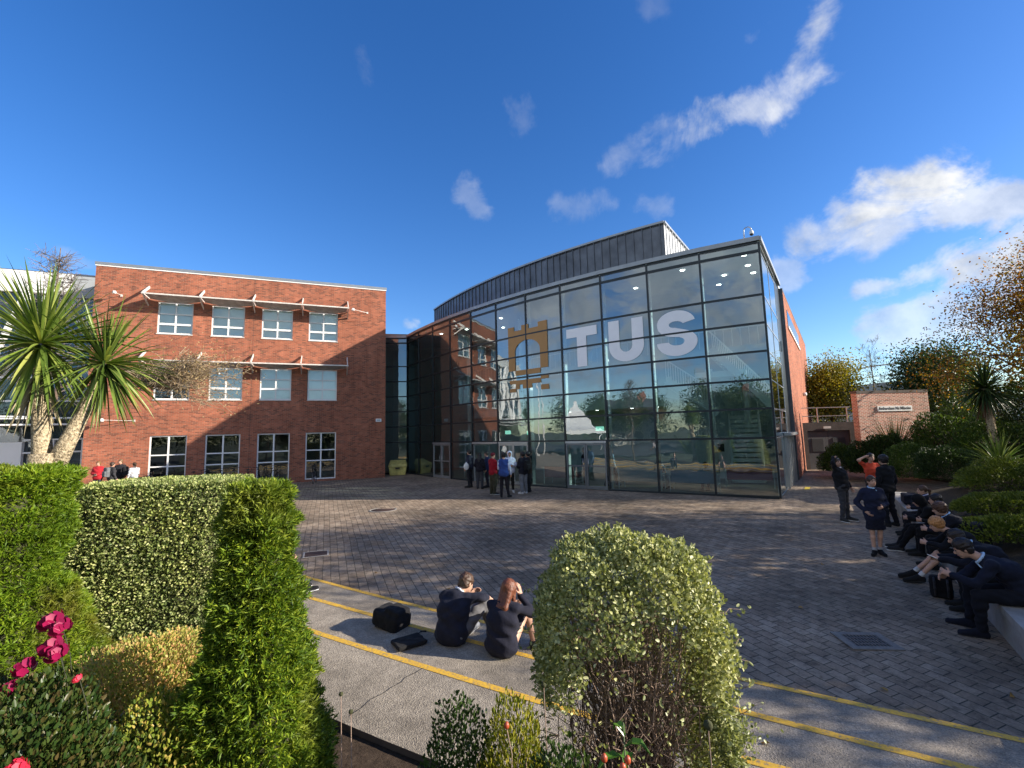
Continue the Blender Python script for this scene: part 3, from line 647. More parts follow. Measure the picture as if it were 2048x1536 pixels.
# link fascia beside the brick block
mb = MB(); mb.frame_box((-9.6, 33.4, 9.68), (4.4, 1.0, 0), (-.4, 2, 0), (0, 0, .45)); mb.build('link_fascia', simple('tan_fascia', (.24, .19, .13), .8), gb)
# brick side wall
mb = MB(); a = C11 + SD * 6.94 + N2 * .16
mb.frame_box((0, 0, 0), (19.5, 0, 0), (0, .45, 0), (0, 0, 9.25)); o = mb.build('side_wall', M['brick'], gb); o.location = a; o.rotation_euler = (0, 0, math.atan2(SD.y, SD.x))
o.location = a - N2 * .0
o.data.transform(Matrix.Rotation(0, 4, 'Z'))
mb = MB(); mb.frame_box(a + SD * .0 - N2 * -.01 + Vector((0, 0, 9.25)), SD * 19.5, -N2 * .5, Vector((0, 0, .12))); mb.frame_box(a - SD * .03 - N2 * .46, SD * .03, N2 * .47, Vector((0, 0, 9.3))); mb.build('side_coping', M['zinc'], gb)
mb = MB(); mb.frame_box(a + SD * 1.5 + N2 * .004 + Vector((0, 0, 7.72)), SD * 8.5, N2 * .02, Vector((0, 0, .85))); mb.build('strip_window', M['winglass'], gb)
mb = MB(); mb.frame_box(a + SD * 1.4 + N2 * .004 + Vector((0, 0, 7.58)), SD * 8.7, N2 * .06, Vector((0, 0, .12))); mb.build('strip_sill', M['white'], gb)
mb = MB(); mb.frame_box(a + SD * 15 + N2 * .002, SD * 1.1, N2 * .02, Vector((0, 0, 2.1))); mb.build('side_door', M['conc_dark'], gb)
mb = MB(); mb.lathe([(0, .12), (.1, .1), (.13, 0), (.1, -.1), (0, -.12)], a + SD * 9.5 + N2 * .1 + Vector((0, 0, 4.6)), 12); mb.build('bulkhead_lamp', M['white'], gb)
# entrance doors
ROOT = {}
for bay, kind in DOORB.items():
    A, B = Vector(FP(bay)), Vector(FP(bay + 1)); d = (B - A).normalized(); L = (B - A).length; nrm = Vector((d.y, -d.x, 0)); nl = 2
    head = MB(); head.frame_box(A + d * .04 + nrm * .02 + Vector((0, 0, 2.02)), d * (L - .08), nrm * .07, Vector((0, 0, .09))); head.build('door_head', M['alu'], gb)
    for k in range(nl):
        w = (L - .1) / nl; p0 = A + d * (.05 + k * w); 
        if bay == 4: ang = R_(70 if k == 0 else -60); 
        else: ang = 0
        dd = d
        if ang: 
            rot = Matrix.Rotation(ang, 3, 'Z'); 
            if k == 0: dd = (rot @ d)
            else: p0 = A + d * (.05 + 2 * w); dd = -(rot @ d) * 1.0
        f = MB(); ww = w - .02
        nn = Vector((dd.y, -dd.x, 0))
        for s0_, s1_ in ((0, .07), (ww - .07, ww)): f.frame_box(p0 + dd * s0_ + Vector((0, 0, .02)), dd * (s1_ - s0_), nn * .05, Vector((0, 0, 1.99)))
        for z, h in ((.02, .14), (1.93, .08), (.98, .06)): f.frame_box(p0 + dd * .07 + Vector((0, 0, z)), dd * (ww - .14), nn * .048, Vector((0, 0, h)))
        dr = f.build('door', M['alu'] if bay != 7 else simple('grey_door', (.17, .19, .21), .4, .5), gb)
        mb = MB(); a_, b_ = p0 + dd * .05, p0 + dd * (ww - .05); mb.quad((a_.x, a_.y, .1), (b_.x, b_.y, .1), (b_.x, b_.y, 1.97), (a_.x, a_.y, 1.97)); mb.build('door_glass', M['glass'], dr)
        hb = MB(); hp = p0 + dd * (ww - .12 if k == 0 else .12) + nn * .08; hb.tube([hp + Vector((0, 0, .85)), hp + Vector((0, 0, 1.35))], .014, 6); hb.build('handle', M['steel'], dr)
# letters and castle emblem applied to the glass, following its facets
def facet_pt(b, z, off=.03):
    i = int(math.floor(b)); f = b - i; A, B = Vector(FP(i)), Vector(FP(i + 1)); p = A.lerp(B, f); d = (B - A).normalized(); return p + Vector((d.y, -d.x, 0)) * off + Vector((0, 0, z))
def poly_on_glass(name, outer, holes, mat, off=.03, parent=None, th=.004):
    """outline in (bay, height) -> curve fill -> mesh cut at the mullions and laid on the facets"""
    cu = bpy.data.curves.new('tmp', 'CURVE'); cu.dimensions = '2D'; cu.fill_mode = 'FRONT'
    for lp in [outer] + holes:
        sp = cu.splines.new('POLY'); sp.points.add(len(lp) - 1)
        for q, (x, y) in zip(sp.points, lp): q.co = (x * 2.1032, y, 0, 1)
        sp.use_cyclic_u = True
    ob = bpy.data.objects.new('tmp', cu); COL.objects.link(ob); dg = bpy.context.evaluated_depsgraph_get(); me = bpy.data.meshes.new_from_object(ob.evaluated_get(dg))
    bpy.data.objects.remove(ob)
    import bmesh
    bm = bmesh.new(); bm.from_mesh(me)
    for i in range(4, 12): bmesh.ops.bisect_plane(bm, geom=bm.verts[:] + bm.edges[:] + bm.faces[:], plane_co=(i * 2.1032, 0, 0), plane_no=(1, 0, 0))
    for v in bm.verts:
        b = v.co.x / 2.1032; b = min(max(b, 0), 10.999); p = facet_pt(b, v.co.y, off); v.co = p
    bm.to_mesh(me); bm.free(); me.materials.clear(); me.materials.append(mat); me.name = name
    o = bpy.data.objects.new(name, me); COL.objects.link(o); o.parent = parent or gb; return o
poly_on_glass('letter_t', [(7.135, 7.26), (7.877, 7.26), (7.877, 6.84), (7.622, 6.84), (7.622, 5.46), (7.390, 5.46), (7.390, 6.84), (7.135, 6.84)], [], M['letter'])
def arc(cx, cy, rx, ry, a0, a1, n=16): return [(cx + rx * math.cos(R_(a0 + (a1 - a0) * k / n)), cy + ry * math.sin(R_(a0 + (a1 - a0) * k / n))) for k in range(n + 1)]
poly_on_glass('letter_u', [(8.138, 7.28), (8.372, 7.28), (8.372, 6.15)] + arc(8.503, 6.15, .131, .28, 180, 360) + [(8.640, 7.28), (8.872, 7.28), (8.872, 6.1)] + arc(8.505, 6.12, .367, .66, 0, -180), [], M['letter'])
S_out = arc(9.50, 6.78, .352, .52, 8, 180, 18) + arc(9.50, 6.72, .352, .50, 180, 250, 8) + [(9.56, 6.20)] + arc(9.54, 6.03, .10, .155, 75, -90, 10) + arc(9.50, 6.05, .15, .175, -90, -172, 6) + [(9.125, 6.02)] + arc(9.50, 6.02, .375, .575, 180, 360, 22) + arc(9.51, 6.02, .365, .50, 0, 62, 8) + [(9.48, 6.60)] + arc(9.47, 6.73, .10, .13, 250, 90, 10) + arc(9.50, 6.70, .13, .165, 90, 15, 6)
poly_on_glass('letter_s', S_out, [], M['letter'])
em = MB()
z0 = 6.05
poly_on_glass('castle_emblem', [(5.42, 5.68), (5.42, 7.95), (5.62, 7.95), (5.62, 7.72), (5.86, 7.72), (5.86, 7.95), (6.08, 7.95), (6.08, 7.72), (6.36, 7.72), (6.36, 7.95), (6.62, 7.95), (6.62, 5.66), (6.40, 5.66), (6.40, 6.5)] + arc(6.02, 6.62, .38, .55, 0, 180, 18) + [(5.64, 6.5), (5.64, 5.68)], [], M['emb'])
sq = MB()
for a, b, c, d in ((5.64, 6.40, 5.42, 5.675), (6.40, 6.62, 5.12, 5.34), (5.44, 5.64, 5.02, 5.2), (5.64, 6.40, 4.95, 5.18), (5.64, 5.76, 4.74, 4.95), (5.86, 6.14, 4.74, 4.95), (5.44, 5.64, 4.6, 4.78), (6.40, 6.62, 4.6, 4.84)):
    cs = [a] + [i for i in (6,) if a < i < b] + [b]
    for u, v in zip(cs[:-1], cs[1:]): sq.quad(facet_pt(u + 1e-4, c), facet_pt(v - 1e-4, c), facet_pt(v - 1e-4, d), facet_pt(u + 1e-4, d))
sq.build('emblem_blocks', M['emb'], gb)
# ---- foyer behind the glass
M['plaster'] = simple('foyer_wall', (.42, .52, .54), .9, var=.08, vs=.3); M['fin'] = simple('painted_steel', (.62, .70, .68), .5, var=.05)
mb = MB(); bp = [(-9.7, 32.2), (-9.5, 36.5), (.5, 36.3)] + [FP(2 + 9 * k / 22, -7.5)[:2] for k in range(23)]
for a, b in zip(bp[:-1], bp[1:]): mb.quad((*a, 0), (*b, 0), (*b, 9.45), (*a, 9.45))
mb.build('back_wall', M['plaster'], gb)
mb = MB(); q = C11 + SD * 7.3; mb.quad((*bp[-1], 0), (*q[:2], 0), (*q[:2], 9.45), (*bp[-1], 9.45)); mb.build('foyer_end_wall', M['plaster'], gb)
for i in range(6, 12):
    a = Vector(FP(i, -.34)); b = Vector(FP(i, -.14)); d = (b - a); t_ = Vector((-d.y, d.x, 0)).normalized(); mb = MB(); mb.frame_box(a - t_ * .05, d, t_ * .10, Vector((0, 0, 9.45))); mb.build('fin', M['fin'], gb)
for k, (b, off) in enumerate(((1.6, -3.2), (4.4, -3.2), (7.35, -3.0), (9.75, -4.2), (10.5, -6.2))):
    mb = MB(); p = FP(b, off); mb.tube([p, (p[0], p[1], 9.4 if k < 3 else 5.3)], .17, 18); mb.build('column', M['fin'], gb)
def arc_slab(name, i0, i1, r0, r1, z0, z1, mat, n=12, parent=None):
    mb = MB()
    for k in range(n):
        a, b = i0 + (i1 - i0) * k / n, i0 + (i1 - i0) * (k + 1) / n
        P = [FP(a, r0)[:2], FP(b, r0)[:2], FP(b, r1)[:2], FP(a, r1)[:2]]
        V = [(*p, z0) for p in P] + [(*p, z1) for p in P]; mb.add(V, [(0, 1, 5, 4), (1, 2, 6, 5), (2, 3, 7, 6), (3, 0, 4, 7), (4, 5, 6, 7), (0, 3, 2, 1)])
    return mb.build(name, mat, parent or gb)
arc_slab('gallery', -.8, 8.6, -7.4, -4.6, 3.7, 4.15, M['plaster']); arc_slab('gallery', -.8, 11.4, -7.4, -5.2, 6.0, 6.45, M['plaster']); arc_slab('gallery', 9.6, 10.6, -5.2, -2.2, 4.7, 4.95, M['fin'])
mb = MB()
for z_ in (7.3,): 
    for k in range(60): p = FP(-.5 + k * .2, -5.15); mb.bar((p[0], p[1], 6.45), (p[0], p[1], z_), .03, .03)
pp = [FP(-.5 + k * .2, -5.15, 7.3) for k in range(60)]
for a, b in zip(pp[:-1], pp[1:]): mb.bar(a, b, .05, .05)
mb.build('balustrade', M['fin'], gb)
def stair(b0, r0, z0_, b1, r1, z1_, n, name='staircase'):
    a, b = Vector(FP(b0, r0, z0_)), Vector(FP(b1, r1, z1_)); d = b - a; h = Vector((d.x, d.y, 0)).normalized(); w = Vector((-h.y, h.x, 0)) * 1.3; mb = MB()
    for k in range(n): p = a + d * (k / n); mb.frame_box(p, h * (Vector((d.x, d.y, 0)).length / n + .03), w, Vector((0, 0, .16)))
    mb.bar(a, b, .08, .3); mb.bar(a + w, b + w, .08, .3); s = mb.build(name, M['fin'], gb)
    r = MB()
    for k in range(n * 2): p = a + d * (k / (2 * n)); r.bar(p, p + Vector((0, 0, 1.0)), .03, .03)
    r.bar(a + Vector((0, 0, 1)), b + Vector((0, 0, 1)), .05, .06); r.build('handrail', M['white'], s)
stair(11.0, -3.4, 3.3, 9.9, -3.2, 5.9, 14); stair(8.8, -3.6, 4.9, 9.9, -4.2, 3.2, 10); stair(10.8, -4.4, .05, 10.75, -6.4, 3.2, 14)
M['lampon'] = emis('downlight', (1.0, .93, .80), 9)
for b, o in ((1.2, -1.5), (2.2, -2.3), (4.0, -2.3), (7.2, -.9), (6.1, -1.0), (9.55, -1.6), (10.3, -3.4), (10.75, -1.2), (10.8, -2.6), (10.9, -3.8), (10.1, -4.8), (8.3, -2.8), (3.1, -4)):
    p = FP(b, o); l = MB(); l.lathe([(0, -.002), (.07, -.002), (.095, -.008), (.095, .0)], (p[0], p[1], 9.452), 16); t = l.build('downlight', M['lampon'], gb)
for b, o in ((6.5, -4.9), (7.6, -4.9), (8.3, -5), (5.5, -4.9), (3.5, -5)):
    p = FP(b, o); l = MB(); l.lathe([(0, 0), (.09, 0)], (p[0], p[1], 3.69), 14); l.build('downlight', M['lampon'], gb)
# illuminated exit signs and wall poster
M['exit'] = emis('exit_green', (.30, .75, .55), .7)
for b, o, z in ((7.45, -1.2, 2.55), (5.35, -1.4, 2.45), (4.5, -1.5, 2.5)):
    p = FP(b, o); q = FP(b + .2, o); t = MB(); d = Vector(q) - Vector(p); t.frame_box(Vector(p) + Vector((0, 0, z)), d, Vector((-d.y, d.x, 0)) * .1, Vector((0, 0, .2))); t.build('exit_sign', M['exit'], gb)
def sofa(b, off, col, lb, ln=1.7, face=0, name='sofa'):
    p = FP(b, off); t = empty(name, (p[0], p[1], .012), TH0 + DTH * b + math.pi / 2 + face, lb, 'sofa', 'foyer sofas')
    m = simple('vinyl_%s' % len(bpy.data.materials), col, .5, var=.08)
    a = MB(); a.box(-ln / 2, ln / 2, -.33, .33, .36, .50); a.build('seat', m, t, bevel=.03)
    a = MB(); a.box(-ln / 2, ln / 2, -.40, -.33, .34, .86); a.build('backrest', m, t, bevel=.02)
    for sx in (-1, 1):
        a = MB(); x = sx * (ln / 2 + .05)
        a.bar((x, -.36, 0), (x, -.36, .66), .03, .03); a.bar((x, .33, 0), (x, .33, .66), .03, .03); a.bar((x, -.38, .66), (x, .35, .66), .05, .03); a.bar((x, -.36, .3), (x, .33, .3), .03, .03); a.build('leg_frame', M['fin'], t)
    return t
sofa(8.48, -1.15, (.16, .30, .32), 'teal sofa with its back to the glass, left of the white column'); sofa(9.55, -1.15, (.14, .27, .36), 'blue sofa with its back to the glass, right of the white column')
sofa(6.5, -1.3, (.40, .20, .20), 'dusty pink sofa behind the glass left of the double doors'); sofa(10.5, -3.0, (.26, .05, .07), 'dark red sofa behind the corner bay of the glass'); sofa(3.35, -1.4, (.12, .24, .26), 'teal sofa behind the glass beside the left entrance')
t = empty('vending_machine', FP(9.75, -6.9), TH0 + DTH * 9.75 + math.pi / 2, 'pale kiosk with a small screen against the foyer wall', 'kiosk')
a = MB(); a.box(-.55, .55, -.3, .3, 0, 2.1); a.build('cabinet', M['panel'], t, bevel=.02); a = MB(); a.box(-.3, .15, -.33, -.302, 1.35, 1.75); a.build('screen', M['black'], t)
# roof camera
p = FP(10.78, -.25, 9.67); t = empty('security_camera', p, TH0 + DTH * 10.78 + math.pi / 2, 'dome security camera hanging from a curved pole on the roof edge', 'camera')
a = MB(); a.tube([(0, 0, 0), (0, 0, .42)] + [(.13 - .13 * math.cos(R_(180 * k / 8)), 0, .42 + .13 * math.sin(R_(180 * k / 8))) for k in range(1, 8)] + [(.26, 0, .38)], .022, 8); a.build('pole', M['steel'], t)
a = MB(); a.lathe([(0, .10), (.05, .10), (.075, .05), (.075, -.03), (.07, -.04)], (.26, 0, .28), 16); a.build('housing', M['white'], t)
a = MB(); a.lathe([(.07, 0), (.065, -.035), (.04, -.06), (0, -.068)], (.26, 0, .24), 16); a.build('dome', M['black'], t)

# ---------------------------------------------------------------- service doors, sign wall, railing, far roofs
sv = empty('service_entrance', (16.9, 27.2, 0), R_(-3), 'concrete service entrance with grey double doors sunk below the lawn', 'entrance')
mb = MB(); mb.box(-.6, .35, 0, .6, -.2, 2.72); mb.box(2.75, 3.9, 0, .6, -.2, 2.72); mb.box(.35, 2.75, 0, .6, 2.24, 2.72); svf = mb.build('frame', M['conc_dark'], sv)
M['svc'] = simple('shade_tone_concrete', (.075, .062, .055), .9, var=.35, vs=2.2, bmp=.4, bs=30); M['doorg'] = simple('grey_steel_door', (.085, .083, .09), .6, .2, var=.15, vs=2)  # frame and doors darkened: the shade there is put into their colour
svf.data.materials[0] = M['svc']
for x0, x1 in ((.36, 1.54), (1.56, 2.74)):
    a = MB(); a.box(x0, x1, .10, .16, 0, 2.23); d_ = a.build('door', M['doorg'], sv); a = MB(); c = (x0 + x1) / 2
    for k in range(12): a.frame_box((c - .35, .07, 1.05 + k * .065), (.7, 0, 0), (0, .028, 0), (0, .012, .045))
    a.build('louvre', simple('louvre_grey', (.030, .030, .034), .8, 0), d_); a = MB(); a.box(x1 - .12 if x0 < 1 else x0 + .06, x1 - .06 if x0 < 1 else x0 + .12, .05, .098, .9, 1.1); a.build('handle', M['steel'], d_)
t = empty('door_sign', (18.15, 27.10, 2.42), R_(-3), 'small pale sign on the lintel over the service doors', 'sign'); a = MB(); a.box(0, .42, -.03, 0, -.06, .07); a.build('sign_plate', M['offwhite'], t)
rl = empty('railing', (16.9, 27.5, 2.6), R_(-3), 'galvanised two-rail railing above the service entrance', 'railing')
for x in (-.4, 1.2, 2.9): a = MB(); a.bar((x, 0, 0), (x, 0, 1.0), .05, .05); a.build('post', M['steel'], rl)
a = MB(); a.bar((-.6, 0, 1.0), (3.1, 0, 1.0), .05, .05); a.bar((-.6, 0, .5), (3.1, 0, .5), .04, .04); a.build('rail', M['steel'], rl)
tw_ang = R_(3.5); tw = empty('sign_wall', (18.72, 25.0, 0), tw_ang, 'freestanding brick wall carrying the theatre name board', 'wall')
a = MB(); a.box(0, 4.1, 0, .40, -.3, 4.22); a.build('wall', M['brick_pale'], tw); a = MB(); a.box(-.02, 4.12, -.02, .42, 4.222, 4.36); a.build('coping', M['conc_dark'], tw)
sg = empty('name_board', (18.72, 25.0, 0), tw_ang, 'white name board with black lettering on the brick wall', 'sign')
sg.matrix_world = Matrix.Translation((18.72, 25.0, 3.36)) @ Matrix.Rotation(tw_ang, 4, 'Z') @ Matrix.Translation((1.08, -.045, 0))
a = MB(); a.box(0, 1.98, 0, .04, -.14, .14); a.build('board', M['white'], sg)
tx = bpy.data.curves.new('lettering', 'FONT'); tx.body = 'Amharclann Na M\u00edlaoise'; tx.size = .20; tx.align_x = 'CENTER'; tx.align_y = 'CENTER'; tx.extrude = .002; tx.offset = .004
to = bpy.data.objects.new('lettering', tx); COL.objects.link(to); dg = bpy.context.evaluated_depsgraph_get(); tm = bpy.data.meshes.new_from_object(to.evaluated_get(dg)); bpy.data.objects.remove(to)
tm.materials.clear(); tm.materials.append(M['black']); to = bpy.data.objects.new('lettering', tm); COL.objects.link(to); to.parent = sg; to.location = (.99, -.006, .01); to.rotation_euler = (R_(90), 0, 0)
wx = max(v.co.x for v in tm.vertices) - min(v.co.x for v in tm.vertices); to.scale = (1.84 / wx, 1.1, 1)
# dark flat-roofed block behind the yellow tree, and the stadium beyond
t = empty('dark_shed', (21, 44, 0), R_(8), 'dark flat-roofed building behind the yellowing tree', 'building'); a = MB(); a.box(0, 12, 0, 8, 2, 6.6); a.build('wall', M['dark'], t); a = MB(); a.box(-.4, 12.4, -.4, 8.4, 6.602, 7.4); a.build('roof', M['mull'], t)
st = empty('stadium', (150, 190, 0), R_(-12), 'distant stadium roof with a white arched truss', 'stadium')
a = MB(); n = 24
for k in range(n):
    u0, u1 = k / n, (k + 1) / n
    f = lambda u: (-50 + 110 * u, 0, 5 + 15 * math.sin(math.pi * (u * .9 + .02)))
    p0, p1 = f(u0), f(u1); a.quad((p0[0], 0, 0), (p1[0], 0, 0), p1, p0); a.quad(p0, p1, (p1[0], 60, p1[2] + 1), (p0[0], 60, p0[2] + 1))
a.build('stand_roof', simple('stadium_roof', (.30, .32, .34), .7, var=.1, vs=.05), st)
a = MB(); f = lambda u, dz: (-60 + 130 * u, -4, 8 + dz + 19 * math.sin(math.pi * u * .92)); P = [f(k / 30, 0) for k in range(31)]; Q = [f(k / 30, -4.2) for k in range(31)]
for k in range(30): a.bar(P[k], P[k + 1], .55, .55); a.bar(P[k], Q[k], .3, .3) if k % 3 == 0 else None
for k in range(30): a.bar(Q[k], Q[k + 1], .3, .3)
a.build('arch_truss', M['offwhite'], st)
# ---------------------------------------------------------------- smooth solids by distance fields (people, bags, shoes)
def nets(Fd, org, res):
    ins = Fd < 0; sh = Fd.shape; c = [s - 1 for s in sh]
    cnt = np.zeros(c, np.int8)
    for dx in (0, 1):
        for dy in (0, 1):
            for dz in (0, 1): cnt += ins[dx:c[0] + dx, dy:c[1] + dy, dz:c[2] + dz]
    act = (cnt > 0) & (cnt < 8); idx = np.full(c, -1, np.int32); I = np.argwhere(act); idx[act] = np.arange(len(I))
    if not len(I): return None
    S = np.zeros((len(I), 3)); n = np.zeros(len(I))
    cor = [(a, b, d) for a in (0, 1) for b in (0, 1) for d in (0, 1)]
    val = {k: Fd[I[:, 0] + k[0], I[:, 1] + k[1], I[:, 2] + k[2]] for k in cor}
    for k in cor:
        for ax in range(3):
            if k[ax]: continue
            k2 = list(k); k2[ax] = 1; k2 = tuple(k2); a, b = val[k], val[k2]; m = (a < 0) != (b < 0)
            t = np.where(m, a / np.where(m, a - b, 1), 0); P = np.tile(np.array(k, float), (len(I), 1)); P[:, ax] += t; S[m] += P[m]; n[m] += 1
    V = org + (I + S / n[:, None]) * res; Fs = []
    for ax in range(3):
        a = [slice(None)] * 3; b = [slice(None)] * 3; a[ax] = slice(0, -1); b[ax] = slice(1, None)
        A, B = ins[tuple(a)], ins[tuple(b)]; E = np.argwhere(A != B); u, v = [(1, 2), (2, 0), (0, 1)][ax]
        ok = (E[:, u] > 0) & (E[:, v] > 0) & (E[:, u] < sh[u] - 1) & (E[:, v] < sh[v] - 1); E = E[ok]
        q = []
        for du, dv in ((-1, -1), (0, -1), (0, 0), (-1, 0)):
            e = E.copy(); e[:, u] += du; e[:, v] += dv; q.append(idx[e[:, 0], e[:, 1], e[:, 2]])
        q = np.stack(q, 1); fl = A[E[:, 0], E[:, 1], E[:, 2]]; q[~fl] = q[~fl][:, ::-1]; Fs.append(q)
    return V, np.concatenate(Fs)
class SDF:
    def __init__(s, k=.03): s.p = []; s.k = k
    def cone(s, a, b, ra, rb=None, k=None, sub=False): s.p.append(('c', np.array(a, float), np.array(b, float), ra, ra if rb is None else rb, s.k if k is None else k, sub)); return s
    def ell(s, c, r, R=None, k=None, sub=False): s.p.append(('e', np.array(c, float), np.array(r, float), None if R is None else np.array(R), 0, s.k if k is None else k, sub)); return s
    def box(s, c, h, r, R=None, k=None, sub=False): s.p.append(('b', np.array(c, float), np.array(h, float), r, None if R is None else np.array(R), s.k if k is None else k, sub)); return s
    def mesh(s, res, wr=0, wf=30, seed=0):
        lo = np.full(3, 1e9); hi = -lo; bb = []
        for p in s.p:
            if p[0] == 'c': m = max(p[3], p[4]); l = np.minimum(p[1], p[2]) - m; h = np.maximum(p[1], p[2]) + m
            elif p[0] == 'e': m = max(p[2]) if p[3] is not None else p[2]; l = p[1] - m; h = p[1] + m
            else: m = (np.linalg.norm(p[2]) if p[4] is not None else p[2]) + p[3]; l = p[1] - m; h = p[1] + m
            bb.append((l, h))
            if not p[6]: lo = np.minimum(lo, l); hi = np.maximum(hi, h)
        pad = s.k + 2 * res + .01; lo = lo - pad; hi = hi + pad; n = np.ceil((hi - lo) / res).astype(int) + 1
        Fd = np.full(n, 1.0, np.float32); ax = [lo[i] + res * np.arange(n[i]) for i in range(3)]
        for p, (l, h) in zip(s.p, bb):
            i0 = np.clip(np.floor((l - pad - lo) / res).astype(int), 0, n); i1 = np.clip(np.ceil((h + pad - lo) / res).astype(int) + 1, 0, n)
            if (i1 <= i0).any(): continue
            X = ax[0][i0[0]:i1[0]][:, None, None]; Y = ax[1][i0[1]:i1[1]][None, :, None]; Z = ax[2][i0[2]:i1[2]][None, None, :]
            if p[0] == 'c':
                a, b = p[1], p[2]; d = b - a; L = max(d @ d, 1e-9); x, y, z = X - a[0], Y - a[1], Z - a[2]
                t = np.clip((x * d[0] + y * d[1] + z * d[2]) / L, 0, 1)
                D = np.sqrt((x - t * d[0]) ** 2 + (y - t * d[1]) ** 2 + (z - t * d[2]) ** 2) - (p[3] + (p[4] - p[3]) * t)
            else:
                x, y, z = X - p[1][0], Y - p[1][1], Z - p[1][2]; Rm = p[3] if p[0] == 'e' else p[4]
                if Rm is not None: x, y, z = (Rm[0][0] * x + Rm[1][0] * y + Rm[2][0] * z, Rm[0][1] * x + Rm[1][1] * y + Rm[2][1] * z, Rm[0][2] * x + Rm[1][2] * y + Rm[2][2] * z)
                r = p[2]
                if p[0] == 'e':
                    k0 = np.sqrt((x / r[0]) ** 2 + (y / r[1]) ** 2 + (z / r[2]) ** 2); k1 = np.sqrt((x / r[0] ** 2) ** 2 + (y / r[1] ** 2) ** 2 + (z / r[2] ** 2) ** 2); D = k0 * (k0 - 1) / np.maximum(k1, 1e-6)
                else:
                    qx, qy, qz = np.abs(x) - r[0], np.abs(y) - r[1], np.abs(z) - r[2]
                    D = np.sqrt(np.maximum(qx, 0) ** 2 + np.maximum(qy, 0) ** 2 + np.maximum(qz, 0) ** 2) + np.minimum(np.maximum(qx, np.maximum(qy, qz)), 0) - p[3]
            sl = tuple(slice(i0[i], i1[i]) for i in range(3)); A = Fd[sl]; k = max(p[5], 1e-4)
            if p[6]: D = -D; hh = np.clip(.5 - .5 * (D - A) / k, 0, 1); hh = np.clip(.5 + .5 * (D - A) / k, 0, 1); Fd[sl] = A * (1 - hh) + D * hh + k * hh * (1 - hh)
            else: hh = np.clip(.5 + .5 * (A - D) / k, 0, 1); Fd[sl] = A * (1 - hh) + D * hh - k * hh * (1 - hh)
        if wr:
            X, Y, Z = np.meshgrid(*ax, indexing='ij', sparse=True)
            Fd = Fd + wr * (np.sin(wf * X + 7 * np.sin(wf * .31 * Z + seed)) * np.sin(wf * .8 * Z + 5 * np.sin(wf * .27 * Y + 1.3 * seed)) + .6 * np.sin(wf * 1.7 * (Z + .5 * X + .4 * Y) + seed)).astype(np.float32)
        return nets(Fd, lo, res)
def sdf_obj(name, sdf, mat, res, parent=None, **kw):
    r = sdf.mesh(res, **kw)
    return np_mesh(name, r[0], r[1], mat, parent, smooth=True)
SKIN = simple('skin', (.52, .30, .21), .55, var=.08, vs=12); SKIN2 = simple('skin_tan', (.40, .21, .14), .55, var=.08, vs=12)
_cm = {}
def cl(col):
    if col not in _cm: _cm[col] = cloth('fabric_%d' % len(_cm), col)
    return _cm[col]
_hm = {}
def hairm(col):
    if col not in _hm:
        m, nt, N, L, out = new_mat('hair_%d' % len(_hm)); b = pbsdf(N, col, .45, 0, .4); tc = N.new('ShaderNodeTexCoord'); mp = N.new('ShaderNodeMapping'); mp.inputs['Scale'].default_value = (60, 60, 6)
        L.new(tc.outputs['Object'], mp.inputs[0]); f = tn(N, L, mp.outputs[0], 1.5, 4, .6); L.new(ramp(N, L, f, [(.3, tuple(x * .45 for x in col)), (.7, tuple(min(1, x * 1.6) for x in col))]), b.inputs['Base Color'])
        bump(N, L, f, .6, .01, b); L.new(b.outputs[0], out.inputs[0]); _hm[col] = m
    return _hm[col]
EYE = simple('eye_dark', (.03, .02, .015), .2, var=0); LIP = simple('lips', (.38, .13, .11), .5, var=0)
def V3(*a): return np.array(a, float)
def unit(v): return v / max(np.linalg.norm(v), 1e-9)
# joints, facing +Y, x to the figure's own right; metres for a 1.75 m adult
STAND = dict(pel=V3(0, 0, .95), ch=V3(0, .01, 1.27), nk=V3(0, -.01, 1.46), hd=V3(0, .03, 1.625), shR=V3(.175, -.01, 1.40), shL=V3(-.175, -.01, 1.40),
    elR=V3(.235, -.02, 1.13), elL=V3(-.235, -.02, 1.13), wrR=V3(.25, .07, .90), wrL=V3(-.25, .07, .90), hpR=V3(.085, 0, .92), hpL=V3(-.085, 0, .92),
    knR=V3(.10, .02, .50), knL=V3(-.10, .02, .50), anR=V3(.11, -.03, .09), anL=V3(-.11, -.03, .09), ftR=V3(.14, .14, .035), ftL=V3(-.14, .14, .035), fd=V3(0, 1, 0), up=V3(0, 0, 1))
def pose(b=None, **kw):
    J = {k: v.copy() for k, v in (b or STAND).items()}
    for k, v in kw.items(): J[k] = np.array(v, float)
    return J
